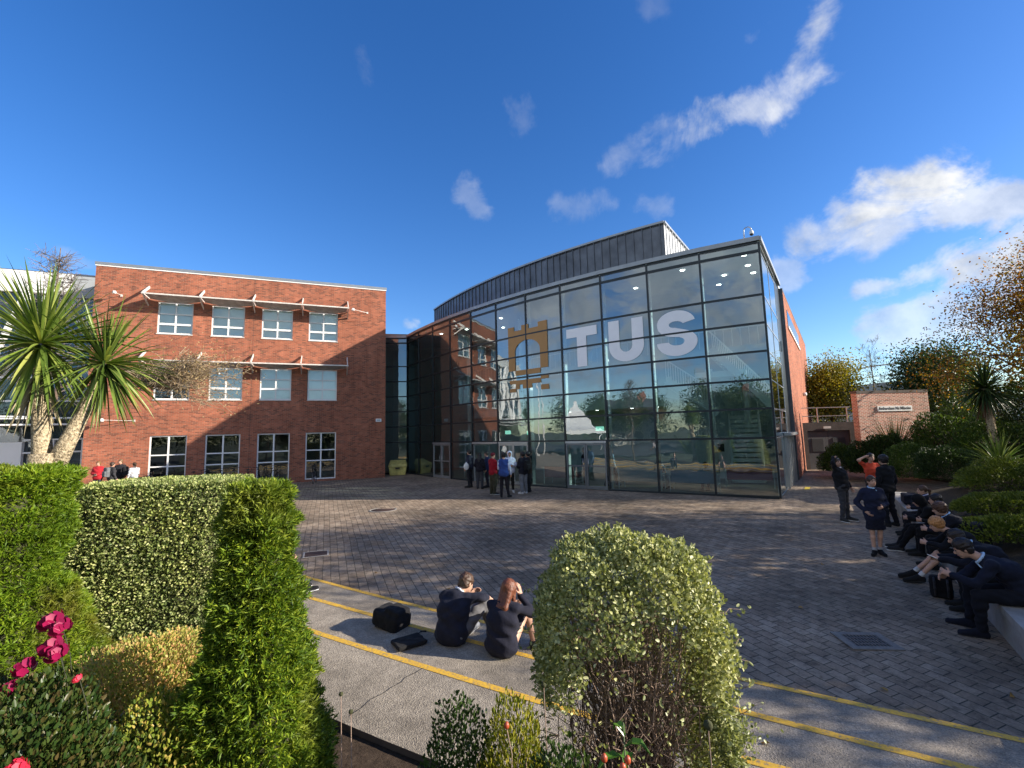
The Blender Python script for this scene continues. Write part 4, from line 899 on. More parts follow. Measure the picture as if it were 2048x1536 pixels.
def person(label, loc, face, J, h=1.75, top=(.02, .02, .035), topkind='jumper', bottom='trousers', bcol=(.02, .02, .025), shoe=(.015, .015, .015), sole=(.03, .03, .03),
           hair=(.06, .035, .02), style='short', collar=None, res=.016, skin=None, group=None, fat=1.0, sleeve=None, mask=None, socks=None, eyes=True, twist=None, sit=False, extra=None):
    sk = skin or SKIN; J = {k: v.copy() for k, v in J.items()}
    fdv = unit(J['fd']); upv = unit(J['up'] - fdv * (J['up'] @ fdv)); rt = np.cross(fdv, upv); Rh = np.stack([rt, fdv, upv], 1)   # head frame columns: right, forward, up
    H = J['hd']; hp = lambda x, y, z: H + Rh @ V3(x, y, z)
    B = SDF(.025); f = fat
    hip = J['pel']; ch = J['ch']; nk = J['nk']; lat = unit(J['shR'] - J['shL']); lath = unit(J['hpR'] - J['hpL'])
    def torso(S, e, lo=0):
        S.cone(hip - lath * .065, hip + lath * .065, .105 * f + e, k=.06); w = hip * .5 + ch * .5
        S.cone(w - lat * .05, w + lat * .05, .100 * f + e, k=.08); S.cone(ch - lat * .075, ch + lat * .075, .112 * f + e, k=.08)
        S.cone(hip, ch, .105 * f + e, .11 * f + e, k=.06); sm = J['shR'] * .5 + J['shL'] * .5
        S.cone(J['shR'] - lat * .035, J['shL'] + lat * .035, .058 + e, k=.06); S.cone(ch, sm, .10 * f + e, .075 + e, k=.05)
    def legs(S, e, e2, cut=1.0):
        for s in 'RL':
            a, b, c = J['hp' + s], J['kn' + s], J['an' + s]; S.cone(a, b, .082 * (f * .5 + .5) + e, .053 + e, k=.03)
            if cut > 0: S.cone(b, b + (c - b) * cut, .052 + e, .036 + e2, k=.02); S.ell(b + (c - b) * .28 - 0, (.052 + e,) * 3, k=.03)
    def arms(S, e, t=1.0, e2=None):
        for s in 'RL':
            a, b, c = J['sh' + s], J['el' + s], J['wr' + s]; S.cone(a, b, .050 + e, .040 + e, k=.03); S.cone(b, b + (c - b) * t, .040 + e, .028 + (e if e2 is None else e2), k=.02)
    torso(B, -.004); legs(B, -.004, 0); arms(B, 0)
    B.cone(nk - unit(H - nk) * .03, H + Rh @ V3(0, -.02, -.05), .056, .052, k=.03)
    B.ell(hp(0, -.012, .025), (.074, .093, .088), Rh, k=.02); B.ell(hp(0, .028, -.035), (.058, .062, .078), Rh, k=.03); B.ell(hp(0, .055, -.085), (.026, .024, .022), Rh, k=.02)
    B.ell(hp(0, .098, -.018), (.011, .017, .022), Rh, k=.012)
    for s in (-1, 1): B.ell(hp(s * .076, -.01, -.015), (.010, .018, .030), Rh, k=.008); B.ell(hp(s * .031, .094, .012), (.017, .012, .011), Rh, k=.010, sub=True)
    rf = max(.0085, .62 * res)
    for s in 'RL':                                   # hands: palm, four fingers, thumb
        w, e_ = J['wr' + s], J['el' + s]; d = unit(J.get('hd' + s, w - e_)); pn = J.get('pn' + s); sg = 1 if s == 'R' else -1
        pn = unit(pn - d * (pn @ d)) if pn is not None else unit(np.cross(d, np.cross(V3(-sg, .3, 0), d))); sd_ = np.cross(d, pn) * (1 if s == 'R' else -1); curl = J.get('curl' + s, V3(.5, 0, 0))[0]
        B.cone(w, w + d * .03, .027, .026, k=.02)
        for q in (-.018, .018): B.cone(w + d * .03 + sd_ * q * .7, w + d * .085 + sd_ * q, .019, .017, k=.02)
        for i, (q, ln) in enumerate(((-.032, .062), (-.011, .078), (.011, .084), (.032, .074))):
            a = w + d * .088 + sd_ * q; d1 = unit(d + pn * curl * .7 + sd_ * q * 2); b = a + d1 * ln * .5; d2 = unit(d + pn * curl * 2.0); c = b + d2 * ln * .5
            B.cone(a, b, rf * 1.05, rf, k=.006); B.cone(b, c, rf, rf * .85, k=.006)
        a = w + d * .03 + sd_ * .026; b = a + unit(d * .6 + sd_ * .8 + pn * .3) * .04; c = b + unit(d + sd_ * .25 + pn * .4) * .032; B.cone(a, b, rf * 1.35, rf * 1.15, k=.01); B.cone(b, c, rf * 1.15, rf * .9, k=.006)
    for s in 'RL':
        a, t_ = J['an' + s], J['ft' + s]; B.cone(a, t_, .036, .028, k=.02)
    root = sdf_obj('person', B, sk, res); root.location = loc; root.rotation_euler = (0, 0, R_(face)); sc = h / 1.75; root.scale = (sc,) * 3
    tag(root, label, 'person', group)
    seed = sum(map(ord, label)) % 17
    # clothing
    if bottom in ('trousers', 'baggy', 'shorts'):
        T = SDF(.03); e = .020 if bottom != 'baggy' else .034
        T.cone(hip - lath * .06, hip + lath * .06, .112 * f + .012, k=.05); T.cone(hip, hip * .65 + ch * .35, .10 * f + .01, k=.04)
        if bottom == 'shorts':
            for s in 'RL': a, b = J['hp' + s], J['kn' + s]; T.cone(a, a + (b - a) * .82, .09 * f + .02, .085 + .01, k=.03)
        else: legs(T, e, .016 if bottom != 'baggy' else .032, .97)
        sdf_obj('trousers' if bottom != 'shorts' else 'shorts', T, cl(bcol), res, root, wr=.006, wf=28, seed=seed)
    elif bottom == 'skirt':
        T = SDF(.03); m = J['knR'] * .5 + J['knL'] * .5; lo = hip + (m - hip) * .78
        T.cone(hip - lath * .05, hip + lath * .05, .118, k=.03)
        for q in (-.09, -.03, .03, .09): T.cone(hip + lath * q * .4, lo + lath * q, .10, .105, k=.02)
        T.box(lo - V3(0, 0, .2), (.5, .5, .15), .01, k=.005, sub=True) if not sit else None
        sdf_obj('skirt', T, cl(bcol), res, root, wr=.004, wf=60, seed=seed)
    T = SDF(.03); e = {'jumper': .016, 'jacket': .026, 'hoodie': .026, 'blazer': .022, 'puffer': .04, 'tshirt': .012}[topkind]
    torso(T, e)
    if sit: T.cone(hip - lath * .065, hip + lath * .065, .112 * f + .016, k=.05)
    if topkind in ('jacket', 'hoodie', 'blazer', 'puffer'): T.cone(hip - lath * .07 - V3(0, 0, .03 if not sit else 0), hip + lath * .07 - V3(0, 0, .03 if not sit else 0), .112 * f + e, k=.04)
    if topkind == 'blazer' and not sit: T.cone(hip - lath * .07 - V3(0, 0, .12), hip + lath * .07 - V3(0, 0, .12), .112 * f + e, k=.06)
    ta = .30 if topkind == 'tshirt' else .94
    if sleeve is None:
        if topkind == 'tshirt':
            for s in 'RL': a, b = J['sh' + s], J['el' + s]; T.cone(a, a + (b - a) * .7, .058, .056, k=.03)
        else: arms(T, e * .75, .94, e * .9)
    T.cone(nk - V3(0, 0, .03), nk + (H - nk) * .12, .066 + e * .4, .058 + e * .3, k=.03)
    T.cone(nk + (H - nk) * .2, H, .052, .06, k=.005, sub=True)
    if topkind == 'hoodie' and style != 'hood': T.cone(nk + unit(-fdv) * .06 - lat * .05, nk + unit(-fdv) * .06 + lat * .05, .05, k=.03)
    nm = {'jumper': 'jumper', 'jacket': 'jacket', 'hoodie': 'hoodie', 'blazer': 'blazer', 'puffer': 'jacket', 'tshirt': 'top'}[topkind]
    sdf_obj(nm, T, cl(top), res, root, wr=.0075, wf=24, seed=seed + 3)
    if sleeve:
        T = SDF(.03); arms(T, .018, .95)
        sdf_obj('sleeves', T, cl(sleeve), res, root, wr=.004, wf=34, seed=seed)
    if collar:
        T = SDF(.01); c0 = nk + (H - nk) * .12; fw = unit(np.cross(unit(H - nk), rt) * -1) if False else fdv
        fl = unit(V3(fdv[0], fdv[1], fdv[2]) - unit(H - nk) * (fdv @ unit(H - nk))); r2 = np.cross(fl, unit(H - nk))
        for k in range(10):
            a = 2 * math.pi * k / 10; b_ = 2 * math.pi * (k + 1) / 10; q = lambda t, z: c0 + (r2 * math.sin(t) * .070 + fl * math.cos(t) * .070) + unit(H - nk) * z
            T.cone(q(a, .01), q(b_, .01), .014)
        for s in (-1, 1): T.cone(c0 + fl * .075 + r2 * .012 * s, c0 + fl * .10 + r2 * .055 * s - unit(H - nk) * .045, .015, .010)
        sdf_obj('collar', T, cl(collar), min(res, .012), root)
    # shoes
    for s in 'RL':
        a, t_ = J['an' + s], J['ft' + s]; d = t_ - a; dh = unit(V3(d[0], d[1], d[2] + .055)); dn = unit(V3(0, 0, -1) + 0 * dh) if abs(d[2]) < .09 else unit(np.cross(np.cross(dh, V3(0, 0, -1)), dh))
        T = SDF(.02); heel = a + dn * .045 - dh * .025; T.cone(heel, t_ + dn * .0 + dh * .03, .042, .036); T.cone(a + dn * .01, heel, .046, .042); T.cone(a, t_, .042, .03)
        sh = sdf_obj('shoe', T, cl(shoe) if not isinstance(shoe, bpy.types.Material) else shoe, min(res, .014), root)
        T = SDF(.01); T.cone(heel + dn * .030 - dh * .005, t_ + dn * .028 + dh * .035, .034, .032); sdf_obj('sole', T, cl(sole), min(res, .014), sh)
        if socks: T = SDF(.01); T.cone(a + (J['kn' + s] - a) * .05, a + (J['kn' + s] - a) * .16, .043, .042); sdf_obj('sock', T, cl(socks), min(res, .014), root)
    # hair
    T = SDF(.02)
    if style == 'hood':
        T.ell(hp(0, -.02, .03), (.108, .125, .125), Rh); T.cone(hp(0, -.05, -.05), nk, .095, .085); T.ell(hp(0, .11, -.01), (.078, .10, .105), Rh, k=.02, sub=True); sdf_obj('hood', T, cl(top), res, root)
        T = SDF(.02); style = 'short'
    if style == 'beanie':
        T.ell(hp(0, -.015, .045), (.088, .105, .098), Rh); T.box(hp(0, .12, -.08), (.2, .08, .09), .01, Rh, k=.01, sub=True); sdf_obj('beanie', T, cl(extra or (.2, .02, .03)), res, root)
    else:
        if style in ('short', 'curly', 'fade'):
            r = .012 if style != 'curly' else .022; T.ell(hp(0, -.022, .035), (.078 + r, .093 + r, .088 + r), Rh); T.cone(hp(-.04, -.05, -.03), hp(.04, -.05, -.03), .05, k=.02)
            T.ell(hp(0, .095, -.05), (.085, .085, .098), Rh, k=.015, sub=True)
            if style == 'curly':
                rr = np.random.default_rng(seed)
                for _ in range(26): u = unit(rr.normal(size=3) + V3(0, -.3, .8)); T.ell(hp(u[0] * .088, -.02 + u[1] * .10, .035 + u[2] * .095), (.022,) * 3, k=.012)
        if style in ('long', 'pony', 'bob'):
            T.ell(hp(0, -.02, .035), (.088, .104, .10), Rh); T.ell(hp(0, .105, -.035), (.062, .085, .10), Rh, k=.012, sub=True)
            if style == 'long':
                for q in (-.05, 0, .05): T.cone(hp(q * .9, -.05, 0), hp(q, -.13, -.20), .052, .034, k=.03); T.cone(hp(q, -.13, -.20), hp(q * .7, -.155, -.30), .034, .018, k=.03)
                for q in (-.082, .082): T.cone(hp(q * .85, .0, .02), hp(q, -.01, -.20), .028, .022, k=.02)
            if style == 'bob':
                for q in (-.055, -.02, .02, .055): T.cone(hp(q, -.05, 0), hp(q * 1.1, -.06, -.15), .045, .030, k=.03)
                for q in (-.08, .08): T.cone(hp(q * .85, .01, .02), hp(q, .02, -.13), .026, .02, k=.02)
            if style == 'pony': T.cone(hp(0, -.10, .03), hp(0, -.15, .0), .028, .034, k=.02); T.cone(hp(0, -.15, .0), hp(0, -.14, -.16), .034, .014, k=.02)
        kw = dict(wr=.0045 if style != 'long' else .0018, wf=75, seed=seed) if res < .02 else {}
        sdf_obj('hair', T, hairm(hair), min(res, .010), root, **kw)
    if eyes:
        T = SDF(.002)
        for s in (-1, 1): T.ell(hp(s * .031, .077, .010), (.012, .010, .008), Rh)
        sdf_obj('eyes', T, EYE, .004, root)
        T = SDF(.004); T.ell(hp(0, .088, -.058), (.022, .008, .006), Rh); sdf_obj('mouth', T, LIP, .004, root)
        T = SDF(.004)
        for s in (-1, 1): T.cone(hp(s * .018, .088, .030), hp(s * .045, .080, .032), .005, .004)
        sdf_obj('eyebrows', T, hairm(hair), .004, root)
    if mask: T = SDF(.02); T.ell(hp(0, .06, -.05), (.058, .05, .045), Rh); sdf_obj('face_mask', T, cl(mask), .008, root)
    return root

def backpack(label, loc, rot, col=(.012, .012, .014), size=(.30, .17, .44), strap=True):
    t = empty('backpack', loc, 0, label, 'bag'); t.rotation_euler = tuple(R_(a) for a in rot); w, d, h = size
    S = SDF(.03); S.box((0, 0, h / 2), (w / 2 - .05, d / 2 - .05, h / 2 - .05), .05); S.box((0, -d / 2 - .02, h * .32), (w / 2 - .07, .01, h * .2), .035)
    sdf_obj('bag_body', S, cl(col), .012, t, wr=.003, wf=30, seed=2)
    for s in (-1, 1):
        S = SDF(.01); x = s * w * .28; P = [(x, d / 2, h * .92), (x, d / 2 + .07, h * .80), (x, d / 2 + .08, h * .5), (x, d / 2, h * .12)]
        for a, b in zip(P[:-1], P[1:]): S.cone(a, b, .016)
        sdf_obj('strap', S, cl((.03, .03, .035)), .01, t)
    m = MB(); m.bar((-w / 2 + .05, -d / 2 - .03, h * .55), (w / 2 - .05, -d / 2 - .03, h * .55), .006, .006); m.build('zip', M['black'], t); return t

NAVY = (.012, .015, .032); BLK = (.010, .010, .012)
# --- group by the doors
gx, gy = -2.25, 19.3
def G_(x, y): return (x, y, g(x, y))
person('person in a navy jacket holding a white bag, leftmost of those by the entrance', G_(-2.15, 22.55), 65, pose(elR=(.24, .03, 1.15), wrR=(.20, .18, 1.02)), 1.80, top=(.03, .032, .05), topkind='jacket', res=.022, hair=(.02, .015, .012), group='people by the entrance')
person('person with long dark hair, seen from behind in a black jacket with pale hem', G_(-1.62, 21.9), -8, pose(wrL=(-.16, .16, 1.0)), 1.66, top=(.014, .012, .018), topkind='jacket', bottom='baggy', bcol=(.045, .045, .05), style='long', hair=(.012, .010, .010), res=.022, group='people by the entrance', eyes=False)
person('person in dark blue half hidden behind the long-haired one', G_(-1.30, 22.4), 100, pose(wrR=(.26, .10, .88)), 1.70, top=(.02, .028, .075), topkind='hoodie', bcol=(.02, .02, .03), res=.022, hair=(.02, .014, .01), group='people by the entrance')
person('person in a dark red hoodie, dark red cap and olive trousers by the entrance', G_(-.90, 19.7), -50, pose(elR=(.22, .05, 1.13), wrR=(.12, .2, 1.05), elL=(-.22, .05, 1.13), wrL=(-.12, .2, 1.05)), 1.74, top=(.26, .008, .018), topkind='hoodie', bottom='baggy', bcol=(.045, .042, .025), shoe=(.03, .03, .03), sole=(.65, .65, .62), style='beanie', extra=(.11, .012, .02), res=.02, group='people by the entrance')
person('person seen from behind in a royal blue gilet with pale sleeves and black trousers', G_(-.42, 18.75), -6, pose(knR=(.11, .03, .5), anR=(.17, -.02, .09), ftR=(.24, .13, .035), wrR=(.26, .10, .88), elL=(-.2, .06, 1.12), wrL=(-.1, .2, 1.05)), 1.78, top=(.025, .055, .21), topkind='jacket', bcol=(.012, .010, .014), shoe=(.012, .012, .014), sole=(.05, .05, .05), socks=(.8, .8, .8), sleeve=(.48, .55, .72), hair=(.015, .013, .012), style='short', res=.018, group='people by the entrance', eyes=False)
person('person facing the camera in a white hoodie with the hood up, arms folded', G_(-.18, 20.25), 180, pose(elR=(.24, .02, 1.14), wrR=(.02, .19, 1.14), elL=(-.24, .02, 1.14), wrL=(-.02, .20, 1.18)), 1.76, top=(.66, .68, .80), topkind='hoodie', bcol=(.014, .014, .016), shoe=(.6, .6, .6), sole=(.7, .7, .7), style='hood', hair=(.01, .01, .01), res=.018, skin=SKIN2, group='people by the entrance')
person('person in a black jacket, grey jeans and white trainers, right of the white hoodie', G_(.38, 19.75), 35, pose(elL=(-.22, .06, 1.14), wrL=(-.1, .2, 1.1), anR=(.16, .05, .09), ftR=(.2, .22, .035)), 1.74, top=(.012, .013, .022), topkind='puffer', bottom='baggy', bcol=(.16, .17, .19), shoe=(.6, .6, .6), sole=(.7, .7, .7), hair=(.012, .01, .01), style='curly', res=.02, skin=SKIN2, group='people by the entrance')
person('person in a black coat behind the one in grey jeans, against the door', G_(.62, 20.25), 80, pose(), 1.72, top=(.020, .014, .010), topkind='puffer', bcol=(.012, .012, .014), hair=(.01, .01, .01), style='curly', res=.022, skin=SKIN2, group='people by the entrance')
S = SDF(.03); S.ell((0, 0, .16), (.13, .07, .17)); S.cone((0, 0, .3), (0, 0, .36), .04, .02); b = sdf_obj('drawstring_bag', S, cl((.72, .72, .68)), .014, None, wr=.004, wf=40); b.location = (-2.28, 22.25, .86); tag(b, 'white drawstring bag carried by the person in navy at the entrance', 'bag')
backpack('dark backpack worn by the person in grey jeans at the entrance', (.55, 19.55, .98), (0, 0, 35), (.010, .010, .012), (.28, .15, .42))
# --- seen through the glass
p = FP(7.72, -1.5); person('person walking indoors in a light blue shirt behind the double glass doors', (p[0], p[1], .012), -70, pose(knR=(.10, .22, .52), anR=(.11, .22, .12), ftR=(.12, .36, .06), anL=(-.11, -.28, .12), knL=(-.1, -.02, .5), ftL=(-.12, -.14, .035)), 1.72, top=(.32, .48, .62), topkind='hoodie', bcol=(.012, .012, .015), hair=(.03, .02, .015), res=.024, group='people inside the foyer')
p = FP(6.85, -2.2); person('dark-clothed person standing indoors beside the pink sofa', (p[0], p[1], .012), 90, pose(), 1.74, top=(.02, .02, .025), topkind='jacket', hair=(.02, .015, .01), res=.026, group='people inside the foyer')
SIT = pose(pel=(0, .02, .56), ch=(0, .0, .86), nk=(0, .04, 1.05), hd=(0, .09, 1.20), shR=(.175, .02, .99), shL=(-.175, .02, .99), elR=(.22, .14, .76), elL=(-.22, .14, .76), wrR=(.10, .34, .70), wrL=(-.10, .34, .70),
    hpR=(.09, .04, .53), hpL=(-.09, .04, .53), knR=(.12, .46, .52), knL=(-.12, .46, .52), anR=(.12, .48, .09), anL=(-.12, .48, .09), ftR=(.13, .65, .035), ftL=(-.13, .65, .035))
p = FP(8.72, -2.0); person('seated person in grey behind the teal sofa, lit from the side', (p[0], p[1], -.02), 200, SIT, 1.75, top=(.25, .26, .30), topkind='hoodie', bcol=(.4, .4, .42), hair=(.03, .02, .015), res=.024, sit=True, group='people inside the foyer')
p = FP(9.8, -1.9); person('person bending forward indoors in a pale grey hoodie behind the blue sofa', (p[0], p[1], -.02), 130, pose(SIT, ch=(0, .12, .84), nk=(0, .26, .98), hd=(0, .38, 1.04), fd=(0, .8, -.6), shR=(.175, .22, .92), shL=(-.175, .22, .92), elR=(.22, .36, .70), elL=(-.22, .36, .70)), 1.75, top=(.60, .60, .62), topkind='hoodie', bcol=(.05, .05, .06), hair=(.02, .015, .01), res=.022, sit=True, group='people inside the foyer')
# --- by the brick wall on the left
person('young person in a red and black jacket leaning on the brick wall, leftmost there', (-20.45, 22.9, 0), 195, pose(elR=(.24, .04, 1.14), wrR=(.05, .2, 1.1), elL=(-.24, .04, 1.14), wrL=(-.05, .2, 1.06)), 1.70, top=(.42, .02, .03), topkind='jacket', bcol=(.04, .04, .045), hair=(.16, .08, .03), res=.022, group='people by the brick wall')
person('person in a black jacket standing second from the left by the brick wall', (-19.45, 23.0, 0), 190, pose(), 1.76, top=(.02, .02, .025), topkind='jacket', hair=(.14, .08, .04), res=.022, group='people by the brick wall')
person('person in a dark top with their back turned, wearing a grey backpack', (-19.35, 22.4, 0), -20, pose(), 1.66, top=(.035, .035, .04), topkind='hoodie', hair=(.05, .03, .02), res=.022, group='people by the brick wall', eyes=False)
backpack('grey backpack on the back of a student by the brick wall', (-19.42, 22.2, .95), (0, 0, -20), (.13, .14, .15), (.30, .16, .46)); backpack('black backpack on a student by the brick wall', (-19.05, 22.85, .95), (0, 0, 110), (.02, .02, .022), (.30, .16, .46))
o = person('person with a dark ponytail in a white top with grey stripes by the brick wall', (-18.55, 22.75, 0), 60, pose(elR=(.22, .1, 1.14), wrR=(.08, .26, 1.1)), 1.60, top=(.60, .60, .62), topkind='jumper', bcol=(.10, .12, .2), hair=(.05, .03, .018), style='pony', res=.022, group='people by the brick wall')
def striped(mt, a, b):
    m, nt, N, L, out = new_mat(mt); bs = pbsdf(N, a, .9); tc = N.new('ShaderNodeTexCoord'); w = N.new('ShaderNodeTexWave'); w.bands_direction = 'Z'; w.inputs['Scale'].default_value = 4.2; L.new(tc.outputs['Object'], w.inputs['Vector'])
    L.new(ramp(N, L, w.outputs['Fac'], [(.62, a), (.70, b)]), bs.inputs['Base Color']); L.new(bs.outputs[0], out.inputs[0]); return m
for c in kids(o):
    if c.name.startswith('jumper'): c.data.materials[0] = striped('striped_knit', (.72, .72, .72), (.16, .17, .2))
person('person bending forward with brown hair, just above the clipped variegated hedge', (-6.45, 9.25, .22), 60, pose(ch=(0, .12, 1.22), nk=(0, .2, 1.38), hd=(0, .28, 1.46), fd=(0, .8, -.6), shR=(.175, .18, 1.32), shL=(-.175, .18, 1.32), elR=(.22, .26, 1.06), elL=(-.22, .26, 1.06), wrR=(.15, .42, .95), wrL=(-.15, .42, .95)), 1.72, top=(.34, .30, .30), topkind='tshirt', hair=(.05, .022, .012), style='curly', res=.016)
person('person in dark clothes sitting on the step behind the tall conifer, trainers showing', (-4.10, 7.90, g(0, 7.90) + .28), -44, pose(SIT, pel=(0, 0, .12), ch=(0, .02, .42), nk=(0, .08, .6), hd=(0, .14, .74), shR=(.17, .06, .56), shL=(-.17, .06, .56), elR=(.2, .2, .4), elL=(-.2, .2, .4), wrR=(.1, .34, .45), wrL=(-.1, .34, .45), hpR=(.09, .02, .10), hpL=(-.09, .02, .10), knR=(.12, .34, .38), knL=(-.12, .34, .38), anR=(.12, .55, -.05), anL=(-.12, .55, -.05), ftR=(.14, .72, -.10), ftL=(-.14, .72, -.10)), 1.72, shoe=(.02, .02, .022), sole=(.75, .75, .75), res=.014, sit=True, eyes=False)
# --- the pair on the steps, seen from behind
FS = pose(SIT, pel=(0, .0, .115), ch=(0, .05, .37), nk=(.01, .16, .53), hd=(.06, .27, .625), fd=(.30, .80, -.55), up=(0, .55, .8), shR=(.17, .13, .49), shL=(-.165, .10, .50), elR=(.30, .22, .50), elL=(-.19, .30, .36), wrR=(.27, .43, .43), wrL=(-.02, .46, .44),
    hpR=(.09, .05, .10), hpL=(-.09, .05, .10), knR=(.24, .40, .37), knL=(-.15, .42, .38), anR=(.26, .56, -.05), anL=(-.10, .60, -.05), ftR=(.30, .74, -.10), ftL=(-.11, .78, -.10), hdR=(.1, .8, -.5), pnR=(0, 0, -1))
person('short-haired student in a navy jumper with pale collar, seated on the step, head bowed', (-.82, 5.95, g(-.8, 5.95) + .285), -26, FS, 1.74, top=(.014, .016, .030), topkind='jumper', bottom='trousers', bcol=(.13, .13, .14), shoe=(.30, .31, .32), sole=(.55, .55, .55), hair=(.065, .034, .019), style='short', collar=(.62, .66, .74), res=.0095, sit=True, fat=1.12, eyes=False, group='students sitting on the steps')
FS2 = pose(FS, ch=(0, .04, .38), nk=(.0, .11, .56), hd=(.04, .20, .69), fd=(.25, .93, -.25), up=(0, .25, 1), shR=(.165, .10, .52), shL=(-.165, .09, .52), elR=(.30, .26, .42), elL=(-.20, .28, .36), wrR=(.150, .28, .61), wrL=(-.05, .42, .42), hdR=(-.15, .05, 1), pnR=(-1, 0, 0), knR=(.17, .42, .38), anR=(.2, .58, -.05), ftR=(.22, .76, -.10))
person('student with shoulder-length auburn hair in navy, seated on the step, hand to her head', (-.20, 5.62, g(-.2, 5.62) + .285), -22, FS2, 1.68, top=(.013, .014, .026), topkind='jumper', bottom='skirt', bcol=(.02, .02, .03), shoe=(.02, .02, .02), hair=(.14, .046, .022), style='long', collar=(.5, .54, .6), res=.0095, sit=True, fat=1.05, eyes=False, group='students sitting on the steps')
backpack('black school backpack lying beside the short-haired seated student', (-1.50, 6.35, .05), (-78, 0, 62), (.010, .010, .012), (.32, .22, .44))
S = SDF(.015); S.box((0, 0, .03), (.17, .13, .012), .012); S.cone((.1, .1, .03), (.24, .2, .02), .014, .01); S.cone((.24, .2, .02), (.30, .17, .02), .01); o = sdf_obj('pouch', S, cl((.012, .012, .013)), .010, None, wr=.003, wf=40); o.location = (-1.34, 5.93, g(-1.3, 5.93) + .283); o.rotation_euler = (0, 0, R_(35)); tag(o, 'flat black pouch with a ring tag lying in front of the backpack on the step', 'bag')
# --- standing, right
AU = pose(ch=(-.0, -.03, 1.27), nk=(0, -.06, 1.45), hd=(.02, -.05, 1.61), fd=(.45, .8, .10), shR=(.185, -.04, 1.40), shL=(-.18, -.05, 1.40), elR=(.30, -.06, 1.62), wrR=(.12, -.12, 1.76), hdR=(-.8, .3, -.1), elL=(-.26, .0, 1.13), wrL=(-.26, .12, .9), anR=(.14, -.02, .09), anL=(-.14, .02, .09), ftR=(.22, .13, .035), ftL=(-.16, .2, .035))
person('person in a black jumper and grey trousers standing with one hand behind his raised head', G_(9.13, 13.09), 215, AU, 1.74, top=(.010, .010, .012), bcol=(.045, .046, .052), shoe=(.03, .03, .03), sole=(.55, .55, .55), hair=(.05, .035, .02), style='short', res=.014, fat=1.28, collar=(.6, .62, .65))
GR = pose(elR=(.30, -.10, 1.14), wrR=(.20, .06, .96), elL=(-.25, .02, 1.13), wrL=(-.06, .20, 1.08), anR=(.10, .04, .09), anL=(-.05, -.02, .09), ftR=(.20, .16, .035), ftL=(-.04, .15, .035), knR=(.10, .03, .5), knL=(-.07, .02, .5))
person('schoolgirl in a navy blazer and short skirt with a blue collar, hand on hip', G_(7.58, 9.98), 172, GR, 1.63, top=(.013, .017, .040), topkind='blazer', bottom='skirt', bcol=(.009, .010, .020), shoe=(.008, .008, .009), hair=(.05, .026, .016), style='pony', collar=(.36, .58, .85), res=.011, skin=SKIN, socks=(.4, .4, .42))
person('tall person in a black jacket seen from behind, right behind the schoolgirl', G_(9.78, 12.35), 10, pose(anR=(.16, -.02, .09), ftR=(.2, .14, .035)), 1.84, top=(.008, .009, .012), topkind='jacket', bcol=(.008, .009, .014), hair=(.012, .009, .008), style='curly', res=.016, eyes=False)
person('person in an orange-red top facing the camera, one arm raised, behind the tall black jacket', G_(10.5, 13.75), 175, pose(elR=(.36, .05, 1.56), wrR=(.16, .05, 1.66), hdR=(-1, 0, .1)), 1.78, top=(.55, .065, .030), topkind='tshirt', hair=(.02, .014, .01), style='short', res=.018)
# --- seated along the wall on the right (s along the wall, heights from the ground there); deep shade is put into their darker clothes
def seated(label, s, J, h=1.74, turn=0, off=-.30, **kw):
    p = W0 + WD * s + WN * off; f_ = math.degrees(math.atan2(WN.y, WN.x)) - 90 + turn
    kw.setdefault('group', 'students sitting along the wall'); kw.setdefault('res', .013); kw.setdefault('sit', True)
    return person(label, (p.x, p.y, g(p.x, p.y) - .0), f_, J, h, **kw)
def lean(a, tw=0, **kw):         # forward lean in metres at the neck
    J = pose(SIT, ch=(0, a * .45, .85 - a * .10), nk=(0, a, 1.03 - a * .28), hd=(0, a * 1.35 + .03, 1.175 - a * .42), shR=(.175, a * .88, .98 - a * .25), shL=(-.175, a * .88, .98 - a * .25), elR=(.20, a + .12, .74 - a * .1), elL=(-.20, a + .12, .74 - a * .1), wrR=(.08, a + .30, .72), wrL=(-.08, a + .30, .72), fd=(0, 1, -a * 1.3), up=(0, a, 1), curlR=(.9, 0, 0), curlL=(.9, 0, 0))
    for k, v in kw.items(): J[k] = np.array(v, float)
    return J
seated('student with a ponytail in profile, farthest of the row seated on the wall', 6.0, lean(.05, fd=(-.15, 1, -.05)), 1.64, top=(0.0096, 0.0102, 0.0180), hair=(.07, .036, .02), style='pony', collar=(.55, .55, .75), bcol=(0.0072, 0.0072, 0.0108))
seated('student in a black hood smiling down, legs stretched out to black and white trainers', 4.35, lean(.22, fd=(.35, .8, -.35), knR=(.16, .50, .50), anR=(.18, .72, .10), ftR=(.20, .90, .05), knL=(-.10, .48, .50), anL=(-.10, .72, .10), ftL=(-.11, .90, .05)), 1.72, top=(0.0054, 0.0054, 0.0066), topkind='hoodie', hair=(.02, .014, .012), style='hood', bcol=(0.0060, 0.0060, 0.0078), shoe=(.025, .025, .028), sole=(.62, .62, .62), off=-.22)
seated('student with black hair seated between the ponytail and the brown-haired one', 4.1, lean(.10, fd=(.1, 1, -.1)), 1.76, top=(0.0060, 0.0060, 0.0084), hair=(.014, .010, .009), style='short', bcol=(0.0060, 0.0060, 0.0078), off=-.30)
seated('brown-haired student with a pale blue collar bending forward on the wall', 3.15, lean(.20, fd=(.25, .9, -.25)), 1.78, top=(0.0072, 0.0084, 0.0156), topkind='blazer', hair=(.075, .036, .02), style='curly', collar=(.36, .55, .85), bcol=(0.0072, 0.0072, 0.0096), off=-.34)
